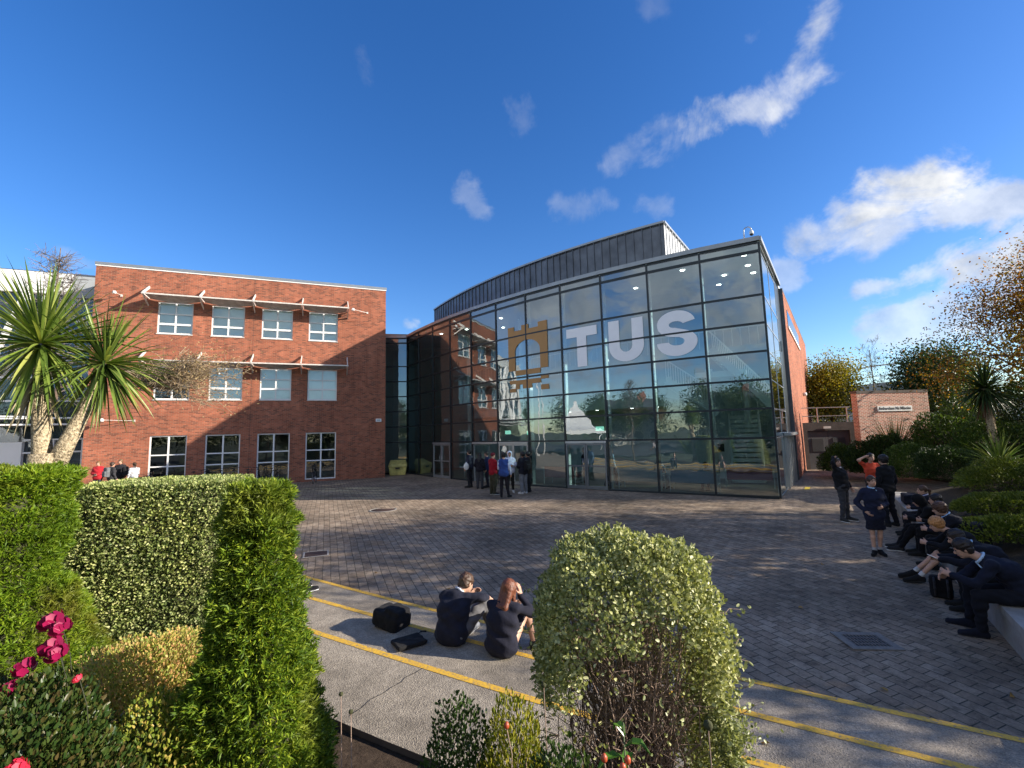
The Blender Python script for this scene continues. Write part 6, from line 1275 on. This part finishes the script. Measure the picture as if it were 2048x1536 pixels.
# bare larch-like tree and twiggy branch behind the palm
def tree_limbs(rs, base, h, r0, spread, depth=4, lean_=(0, 0), first=.3, nbr=4, upb=.5):
    rr = np.random.default_rng(rs); segs = []; tips = []
    def grow(p, d, L, r, k):
        n = 3; pts = [p]
        for i in range(n):
            d = unit(d + rr.normal(size=3) * .16 + V3(0, 0, .05)); p = p + d * L / n; pts.append(p)
        segs.append((pts, r, r * .55))
        if k <= 0: tips.append((pts[-1], d)); return
        for i in range(rr.integers(nbr - 1, nbr + 1)):
            q = rr.uniform(.35, 1); pp = pts[0] + (pts[-1] - pts[0]) * q; dd = unit(d * .55 + rr.normal(size=3) * spread + V3(0, 0, upb * .4)); grow(pp, dd, L * rr.uniform(.5, .75), r * .5, k - 1)
        tips.append((pts[-1], d))
    b = np.array(base, float); n = 5; d = V3(lean_[0], lean_[1], 1); pts = [b + d * h * k / n + rr.normal(size=3) * .03 * h / 8 * (k > 0) for k in range(n + 1)]; segs.append((pts, r0, r0 * .25))
    for k in range(int(7 + nbr)):
        q = first + (1 - first) * (k + .5) / (7 + nbr); pp = b + d * h * q; az = 2.4 * k + rr.uniform(-.4, .4); dd = unit(V3(math.cos(az), math.sin(az), upb + q * .5)); grow(pp, dd, h * (.42 - .22 * q) * spread * 1.5, r0 * .4 * (1.1 - q), depth - 2)
    return segs, tips
def limb_mesh(segs, mat, parent, n=5, minr=.004):
    mb = MB()
    for pts, r0, r1 in segs: k = len(pts) - 1; mb.tube(pts, [max(minr, r0 + (r1 - r0) * i / k) for i in range(k + 1)], n if r0 > .05 else 4, False)
    return mb.build('trunk', mat, parent)
def tree(lb, x, y, z, h, r0, spread, rs, nl, L, mat, name='tree', cat='tree', group=None, crown=.55, depth=4, first=.25, bark='bark', upb=.5, W=None, nbr=4, lean_=(0, 0)):
    t = place(name, x, y, z, lb, cat, group); segs, tips = tree_limbs(rs, (0, 0, 0), h, r0, spread, depth, lean_, first, nbr, upb); limb_mesh(segs, M[bark], t, minr=.006 * h / 8)
    if nl:
        T = np.array([p for p, d in tips]); k = rg.integers(0, len(T), nl); P = T[k] + rg.normal(size=(nl, 3)) * crown * np.array([1, 1, .75]); P = P[P[:, 2] > h * first * .6]
        leaf_mesh('crown', P, rg.normal(size=P.shape) + np.array([0, 0, -.2]), L, W or L * .62, mat, t, .35)
    return t
t = place('tree', -9.35, 9.2, 0, 'bare twiggy tree rising behind the palm at the left', 'tree'); m = MB(); m.tube([(0, 0, 0), (.05, 0, 2.5), (-.03, 0, 4.6), (.02, 0, 6.6)], [.09, .06, .035, .008], 8); m.build('trunk', M['bark'], t)
bs = []; tp = []
for k in range(64): z = 3.3 + 3.1 * (k / 64) ** .8; a = 2.4 * k; L1 = (1.25 - .95 * (z - 3.3) / 3.1) * rg.uniform(.6, 1.15); bs.append((0, 0, z)); tp.append((L1 * math.cos(a), L1 * math.sin(a), z + .32 * L1 + rg.uniform(-.1, .15)))
twigs('branches', t, bs, tp, simple('grey_twig', (.20, .17, .15), .9), .012, .003, .05, 6, 13, .26)
t = place('tree', -5.3, 7.6, .2, 'small tree with pale tangled twigs in front of the brick wall, right of the palm', 'tree'); 
m = MB(); m.tube([(-2.9, .3, 0), (-2.9, .3, 2.0), (-2.5, .25, 3.3), (-1.7, .2, 3.5), (-.9, .2, 3.55)], [.06, .05, .04, .03, .015], 8); m.build('trunk', M['twig'], t)
bs = []; tp = []
for k in range(90): a = rg.uniform(-.55, .62); L1 = rg.uniform(.6, 1.55); bs.append((-.95 + rg.uniform(-.3, .2), .2 + rg.normal() * .06, 3.45 + rg.uniform(-.25, .1))); tp.append((-.9 + L1 * math.cos(a * .6), .2 + rg.normal() * .3, 3.5 + L1 * .42 * math.sin(a * 1.6) + .10 - .14 * L1 * L1))
twigs('twigs', t, bs, tp, simple('pale_twig', (.36, .27, .17), .9), .009, .003, .05, 6, 10, .22)
T = np.array(tp); k = rg.integers(0, len(T), 900); leaf_mesh('crown', T[k] + rg.normal(size=(900, 3)) * .13, rg.normal(size=(900, 3)), .040, .014, leaf_mat('dry_tan_leaf', [(.30, .20, .10), (.42, .30, .16), (.5, .4, .25)], .3), t)
t = place('ground_cover', -4.6, 5.4, .2, 'dry spiky leaves scattered between the clipped conifer and the variegated hedge', 'plant'); blades('leaves', (0, 0, .2), 40, .8, .03, M['straw'], t, .1, 1.1, .6, 12)

# ---- planting in the raised bed on the right
def bz(x, y): return bedz_at(x, y) - .03
M['lime'] = leaf_mat('lime_leaf', [(.07, .105, .015), (.14, .18, .028), (.22, .25, .05)], .25, .5, 2); M['dkl'] = leaf_mat('dark_leaf', [(.015, .035, .010), (.03, .06, .016), (.055, .09, .02)], .2, .5, 1.2); M['midl'] = leaf_mat('mid_green_leaf', [(.03, .065, .014), (.06, .11, .022), (.11, .16, .03)], .25, .5, 1.2)
def bshrub(lb, x, y, rx, ry, h, n, L, mat, W=None, **kw): return shrub(lb, kw.pop('cat', 'shrub'), x, y, bz(x, y), rx, ry, h, n, L, W or L * .6, M[mat] if isinstance(mat, str) else mat, **kw)
bshrub('low spreading lime green shrub behind the seated students, nearer part', 9.3, 8.6, 1.3, .55, .36, 7500, .06, 'lime', W=.03, seed=2, up=.2, nb=20); bshrub('low spreading lime green shrub behind the seated students, farther part', 10.9, 10.4, 1.2, .6, .38, 7500, .06, 'lime', W=.03, seed=3, up=.2, nb=20)
bshrub('low lime shrub at the right edge behind the nearest seated student', 10.9, 8.4, 1.1, .6, .42, 6000, .06, 'lime', W=.03, seed=4, up=.2, nb=20)
bshrub('yellow-green spreading shrub under the tall dark palm', 13.4, 12.8, 1.1, .9, .75, 8000, .07, 'lime', W=.03, seed=5, up=.2, nb=20)
bshrub('clipped dark green dome shrub, left of two, under the brick sign wall', 15.0, 17.6, .85, .8, 1.15, 8000, .06, 'midl', seed=6, flat=3); bshrub('clipped dark green dome shrub, right of two, under the brick sign wall', 14.4, 15.6, .75, .7, 1.05, 8000, .06, 'dkl', seed=7, flat=3)
bshrub('broad dark shrub in front of the brick sign wall, left', 16.6, 20.8, 1.6, 1.1, 1.7, 9000, .09, 'dkl', seed=8); bshrub('broad dark shrub in front of the brick sign wall, right', 18.6, 19.6, 1.9, 1.2, 2.0, 9000, .09, 'midl', seed=9)
bshrub('dark shrub at the foot of the sign wall beside the doors', 15.9, 22.6, 1.0, .9, 1.25, 6000, .08, 'midl', seed=10)
bshrub('mid green shrub between the grassy clump and the tall palm', 17.0, 16.5, 1.5, 1.2, 1.5, 9000, .08, 'midl', seed=11); bshrub('tall dark shrub behind the spiky clumps on the right', 22.0, 19.5, 1.6, 1.4, 2.9, 9000, .10, 'dkl', seed=12)
bshrub('dark brownish shrub under the tall palm at the right edge', 15.2, 11.4, 1.7, 1.1, 1.0, 8000, .07, leaf_mat('bronze_leaf', [(.03, .03, .018), (.07, .045, .025), (.05, .06, .02)], .2), seed=13)
bshrub('big mid green shrub at the right edge of the bed', 20.2, 14.6, 2.2, 1.6, 2.0, 12000, .10, 'midl', seed=14); bshrub('grassy low plants just behind the wall at the right edge', 8.4, 6.6, .8, .5, .40, 3000, .16, 'midl', W=.012, seed=15, up=1.6, nb=0, cat='plant')
def spiky(lb, x, y, n, L, W, mat, z0=.3, name='spiky_plant', seed=1, **kw): t = place(name, x, y, bz(x, y), lb, 'plant'); blades('leaves', (0, 0, z0), n, L, W, M[mat], t, kw.get('lo', .1), 1.5, kw.get('droop', .7), seed); return t
spiky('arching grassy clump in front of the brick sign wall', 17.7, 21.6, 260, 2.1, .03, 'midl', seed=21, droop=1.2, lo=.5); spiky('second arching grassy clump, right of the first, by the sign wall', 19.2, 21.6, 240, 1.9, .03, 'midl', seed=22, droop=1.2, lo=.5)
spiky('dark sword-leaved clump right of the sign wall', 20.2, 20.6, 150, 2.0, .07, 'bladed', seed=23, lo=.2); spiky('lime sword-leaved clump behind the dark conical shrub', 22.2, 22.0, 150, 2.2, .07, 'blade', seed=24, lo=.2)
spiky('low spiky plant beside the trunk of the tall dark palm', 13.8, 13.3, 120, 1.0, .04, 'blade', z0=.5, seed=25, lo=-.1)
t = place('cordyline_palm', 16.4, 15.9, bz(16.4, 15.9), 'tall dark palm-like tree on a single trunk at the right', 'palm tree'); zz = 3.65 - t.location.z; m = MB(); m.tube([(.1, 0, 0), (.0, 0, zz * .5), (-.05, 0, zz)], [.15, .12, .10], 10); m.build('trunk', M['cbark'], t)
blades('spiky_head', (-.05, 0, zz), 330, 1.05, .05, M['bladed'], t, -1.2, 1.5, .55, 31); blades('dead_leaves', (-.05, 0, zz - .2), 60, 1.0, .045, simple('dead_leaf_brown', (.12, .06, .03), .9), t, -1.5, -1.1, .3, 32)
t = place('cordyline_palm', 20.6, 16.2, bz(20.6, 16.2), 'second dark palm-like tree cut off by the right edge', 'palm tree'); m = MB(); m.tube([(0, 0, 0), (0, 0, 2.6)], [.15, .11], 10); m.build('trunk', M['cbark'], t); blades('spiky_head', (0, 0, 2.6), 240, 1.25, .05, M['bladed'], t, -1.1, 1.5, .6, 33)
# trees beyond
M['autumn'] = leaf_mat('autumn_leaf', [(.16, .055, .015), (.30, .12, .02), (.42, .22, .03), (.20, .16, .03), (.10, .05, .02)], .45, .5, .6); M['ygl'] = leaf_mat('yellowing_leaf', [(.10, .11, .015), (.22, .20, .02), (.36, .28, .03), (.08, .10, .02)], .35, .5, .5); M['dg'] = leaf_mat('evergreen_leaf', [(.02, .045, .012), (.045, .08, .018), (.08, .12, .025)], .2, .4, .5)
tree('yellow-green tree behind the railing, left of the sign wall', 24.2, 35, 2.0, 4.3, .14, .62, 41, 15000, .16, M['ygl'], crown=.75, first=.12, group=None)
tree('second yellow-green tree peeping past the brick side wall', 24.6, 41, 2.2, 4.6, .14, .6, 42, 9000, .17, M['ygl'], crown=.8, first=.12)
tree('dense dark green tree directly behind the sign wall', 31.0, 34, 1.8, 4.9, .16, .62, 43, 15000, .17, M['dg'], crown=.8, first=.1); tree('yellow-topped green tree right of the sign wall', 33.5, 35.5, 1.8, 4.5, .15, .62, 44, 11000, .17, leaf_mat('lime_tree_leaf', [(.08, .11, .02), (.20, .24, .03), (.32, .30, .04)], .35, .5, .5), crown=.85, first=.1)
tree('bare grey tree standing in front of the distant stadium', 41.0, 52, 2.0, 9.0, .12, .42, 45, 0, 0, None, depth=5, first=.3, upb=.8)
tree('large autumn tree with thinning orange-brown leaves at the right edge', 20.3, 16.6, 1.8, 5.6, .17, .85, 46, 30000, .09, M['autumn'], crown=.55, first=.25, depth=4, upb=.35); tree('green-leaved tree under the autumn tree at the right edge', 25.5, 21, 1.8, 4.6, .14, .7, 47, 9000, .15, M['ygl'], crown=.75, first=.1)
# trees south-east of the plaza, outside the picture: they throw the long dappled shade over the paving
TREES = [(16.5, 1.0, 3.4, .7, 61, 5000), (17.0, 7.6, 6.6, .75, 62, 4500), (18.8, 10.0, 6.6, .65, 63, 4500), (22.5, 8.6, 8.2, .7, 64, 4500), (28.0, 9.4, 9.6, .65, 65, 4500), (15.2, 4.6, 3.3, .7, 66, 11000), (12.9, 6.1, 3.7, .7, 67, 14000)]
for i, (x, y, h, sp, rs_, nl) in enumerate(TREES):
    tree('tree with thinning leaves beyond the right edge, shading the plaza', x, y, 1.3 if x > 14 else .6, h, .15, sp, rs_, nl, .17, M['autumn'] if i % 2 else M['dg'], crown=.7, first=.22, depth=4, group='trees beyond the right edge')
# what the glass front reflects: marquee, flagpoles, tree belt, houses
t = empty('marquee', (-31, 6.5, .3), R_(20), 'white peaked marquee reflected in the theatre glass', 'tent'); M['canvas'] = simple('white_canvas', (.74, .74, .72), .7, var=.05)
m = MB(); n = 10; H_ = []
for j in range(n + 1):
    q = j / n; s_ = 3.4 * (1 - q) ** 1.0 + .05 * q; zz = 2.5 + 3.6 * q ** 1.9; H_.append([(s_, s_, zz), (-s_, s_, zz), (-s_, -s_, zz), (s_, -s_, zz)])
for a, b in zip(H_[:-1], H_[1:]):
    for k in range(4): m.quad(a[k], a[(k + 1) % 4], b[(k + 1) % 4], b[k])
for k in range(4): a, b = H_[0][k], H_[0][(k + 1) % 4]; m.quad((a[0], a[1], 2.1), (b[0], b[1], 2.1), b, a)
m.build('canopy', M['canvas'], t)
for sx in (-1, 1):
    for sy in (-1, 1): m = MB(); m.tube([(3.3 * sx, 3.3 * sy, 0), (3.3 * sx, 3.3 * sy, 2.4)], .05, 6); m.build('pole', M['white'], t)
for k, (x, y) in enumerate(((-27.5, 15.6), (-29.0, 14.6))):
    t = empty('flagpole', (x, y, 0), 0, 'tall white flagpole west of the plaza, the %s of two' % ('nearer', 'farther')[k], 'flagpole', 'flagpoles'); m = MB(); m.tube([(0, 0, 0), (0, 0, 8.5)], [.09, .05], 8); m.build('pole', M['white'], t); m = MB(); m.lathe([(0, .1), (.08, .05), (.08, -.02), (0, -.05)], (0, 0, 8.5), 8); m.build('finial', M['steel'], t)
bk = tree('green tree in the belt behind the photographer', -40, -12, .3, 6.2, .16, .7, 71, 6000, .25, M['dg'], crown=.9, first=.15, group='tree belt behind the photographer')
for i, (x, y, s_) in enumerate(((-52, 4, 1.1), (-47, -4, .9), (-34, -18, 1.0), (-28, -24, 1.1), (-20, -26, .9), (-12, -30, 1.1), (-60, 14, 1.1), (-4, -34, 1.0), (6, -34, 1.1), (-42, -24, 1.2), (-24, -36, 1.2), (-58, -10, 1.1), (16, -30, 1.1))):
    c = copy_tree(bk); c.location = (x, y, .3); c.scale = (s_,) * 3; c.rotation_euler = (0, 0, i * 1.3); c['label'] = 'green tree in the belt behind the photographer'
bk['label'] = 'green tree in the belt behind the photographer'
sh0 = tree('dense dark evergreen behind the photographer', -6, -9, .2, 4.2, .14, .7, 72, 9000, .16, M['dg'], crown=.6, first=.1, group='evergreens behind the photographer')
for i, (x, y, s_) in enumerate(((-1, -12, 1.1), (4.5, -11, 1.25), (9, -13, 1.1), (14, -10, 1.2), (-11, -12, 1.15), (20, -12, 1.3), (-17, -13, 1.2))):
    c = copy_tree(sh0); c.location = (x, y, .2); c.scale = (s_,) * 3; c.rotation_euler = (0, 0, i * 1.7)
def house(x, y, rz, w, lb):
    t = empty('house', (x, y, .3), R_(rz), lb, 'house'); m = MB(); m.box(-w / 2, w / 2, -4, 4, 0, 5); m.build('wall', simple('render_%d' % int(x), (.45, .43, .38), .9), t); m = MB(); m.add([(-w / 2 - .3, -4.4, 5), (w / 2 + .3, -4.4, 5), (w / 2 + .3, 4.4, 5), (-w / 2 - .3, 4.4, 5), (-w / 2 - .3, 0, 7.6), (w / 2 + .3, 0, 7.6)], [(0, 1, 5, 4), (2, 3, 4, 5), (1, 2, 5), (3, 0, 4), (3, 2, 1, 0)]); r = m.build('roof', M['roof'], t); m = MB(); m.box(w * .2, w * .2 + .9, -.4, .4, 6.6, 8.6); m.build('chimney', M['brick'], r)
    for k in range(4):
        for z in (1, 3.2): xx = -w / 2 + w * (k + .5) / 4; f = MB(); f.box(xx - .6, xx + .6, 4.0, 4.06, z, z + 1.3); f = f.build('window', M['white'], t); m = MB(); m.box(xx - .5, xx + .5, 4.061, 4.07, z + .1, z + 1.2); m.build('pane', M['dark'], f)
house(-23, -30, -25, 12, 'pale rendered house among the trees behind the photographer'); house(-46, -16, -60, 10, 'pale house to the south-west behind the photographer')
# grit bin
t = empty('grit_bin', (-7.75, 31.05, 0), R_(12), 'weathered yellow grit bin standing by the link between brick and glass', 'bin'); yb = simple('yellow_grp', (.60, .52, .16), .6, var=.3, vs=4)
m = MB(); m.add([(-.5, -.32, 0), (.5, -.32, 0), (.5, .32, 0), (-.5, .32, 0), (-.58, -.40, .55), (.58, -.40, .55), (.58, .38, .62), (-.58, .38, .62)], [(3, 2, 1, 0), (0, 1, 5, 4), (1, 2, 6, 5), (2, 3, 7, 6), (3, 0, 4, 7), (4, 5, 6, 7)]); m.build('body', yb, t, bevel=.03)
m = MB(); m.add([(-.62, -.46, .56), (.62, -.46, .56), (.62, .42, .66), (-.62, .42, .66), (-.52, -.34, .72), (.52, -.34, .72), (.50, .34, .98), (-.50, .34, .98)], [(3, 2, 1, 0), (0, 1, 5, 4), (1, 2, 6, 5), (2, 3, 7, 6), (3, 0, 4, 7), (4, 5, 6, 7)]); m.build('lid', yb, t, bevel=.03); m = MB(); m.box(-.14, .14, -.50, -.44, .42, .52); m.build('hasp', M['black'], t)
# bicycles
BK = simple('bike_black', (.015, .015, .017), .3, .3, var=0)
def bicycle():
    t = empty('bicycle'); 
    for s_, x in (('front', .52), ('rear', -.52)):
        m = MB(); n = 28; P = [(x + .33 * math.cos(2 * math.pi * k / n), 0, .34 + .33 * math.sin(2 * math.pi * k / n)) for k in range(n + 1)]; m.tube(P, .017, 6, False); w = m.build('wheel', M['black'], t); m = MB()
        for k in range(14): a = 2 * math.pi * k / 14; m.bar((x, 0, .34), (x + .31 * math.cos(a), 0, .34 + .31 * math.sin(a)), .003, .003)
        m.tube([(x, -.04, .34), (x, .04, .34)], .02, 6); m.build('spokes', M['steel'], w)
    m = MB(); A, B, C, D_, E_ = (-.12, 0, .30), (-.26, 0, .82), (.34, 0, .86), (.40, 0, .72), (-.52, 0, .34)
    for a, b in ((A, B), (B, C), (A, D_), (A, E_), (B, E_)): m.tube([a, b], .016, 6)
    m.tube([(.32, 0, .93), (.52, 0, .34)], .014, 6); m.build('frame', BK, t)
    m = MB(); m.tube([(.30, 0, .92), (.29, 0, 1.02), (.33, .12, 1.06), (.27, .30, 1.05)], .012, 6); m.tube([(.29, 0, 1.02), (.33, -.12, 1.06), (.27, -.30, 1.05)], .012, 6); m.build('handlebar', BK, t)
    m = MB(); m.tube([(-.26, 0, .82), (-.29, 0, .96)], .012, 6); m.lathe([(0, .05), (.05, .04), (.085, .01), (.07, -.01), (0, -.015)], (-.30, 0, .96), 10); m.build('saddle', M['black'], t)
    m = MB(); m.tube([(-.12, -.06, .30), (-.12, .06, .30)], .05, 10); m.bar((-.12, .07, .3), (.0, .07, .18), .015, .02); m.bar((-.12, -.07, .3), (-.24, -.07, .42), .015, .02); m.build('crank', M['steel'], t); return t
b0 = bicycle(); mw = Matrix.Translation(bw.location) @ Matrix.Rotation(YAW + math.pi, 4, 'Z'); spots = [(4.55, 3.1, 82, 'front-on bicycle standing by the rightmost ground floor window')] + [(x, 1.3 + .15 * (k % 3), r, 'dark bicycle in the rack along the brick wall behind the hedge') for k, (x, r) in enumerate(((6.2, 70), (6.8, 95), (7.35, 80), (8.0, 100), (8.6, 78), (9.15, 88), (9.8, 70), (11.0, 15), (11.9, -10)))]
spots[0] = (4.05, 1.3, 84, spots[0][3])
for i, (x, y, r, lb) in enumerate(spots):
    o = b0 if i == 0 else copy_tree(b0); p = mw @ Vector((x, y, 0)); o.location = (p.x, p.y, 0); o.rotation_euler = (R_(4 if i % 2 else -5), 0, YAW + R_(r)); tag(o, lb, 'bicycle', 'bicycles along the brick wall')
    if i: o['label'] = 'dark bicycle in the rack along the brick wall, ' + ['rightmost', 'second from the right', 'third from the right', 'fourth from the right', 'middle one', 'fourth from the left', 'third from the left', 'second from the left', 'leftmost'][i - 1]
b0['label'] = spots[0][3]
# fallen leaves
lm = leaf_mat('fallen_leaf', [(.30, .13, .04), (.42, .26, .08), (.22, .08, .03)], .2)
for k in range(16):
    x, y, kk = [(1.95, 4.05, .28), (3.35, 4.0, .0), (3.9, 5.2, 0), (-2.8, 9.6, 0), (-1.2, 8.6, 0), (2.5, 8.2, 0), (4.3, 7.4, 0), (6.0, 9.4, 0), (1.2, 12.3, 0), (-3.4, 12.8, 0), (5.1, 5.1, 0), (-1.35, 3.35, -99), (-1.1, 3.1, -99), (-.95, 3.28, -99), (7.2, 12.4, 0), (3.0, 11.0, 0)][k]
    z = (g(x, y) + kk + .012) if kk > -9 else float(bedz(x, y)) + .03; P = np.array([[0, 0, 0.0]]); o = leaf_mesh('fallen_leaf', P, np.array([[math.cos(k), math.sin(k), .1]]), .085, .06, lm, None, .4, nrm=np.array([[0, 0, 1.]])); o.location = (x, y, z); tag(o, 'dry brown fallen leaf lying on the ground', 'leaf', 'fallen leaves')
t = place('traffic_cone', 0, 0, 0, '', '') if False else None
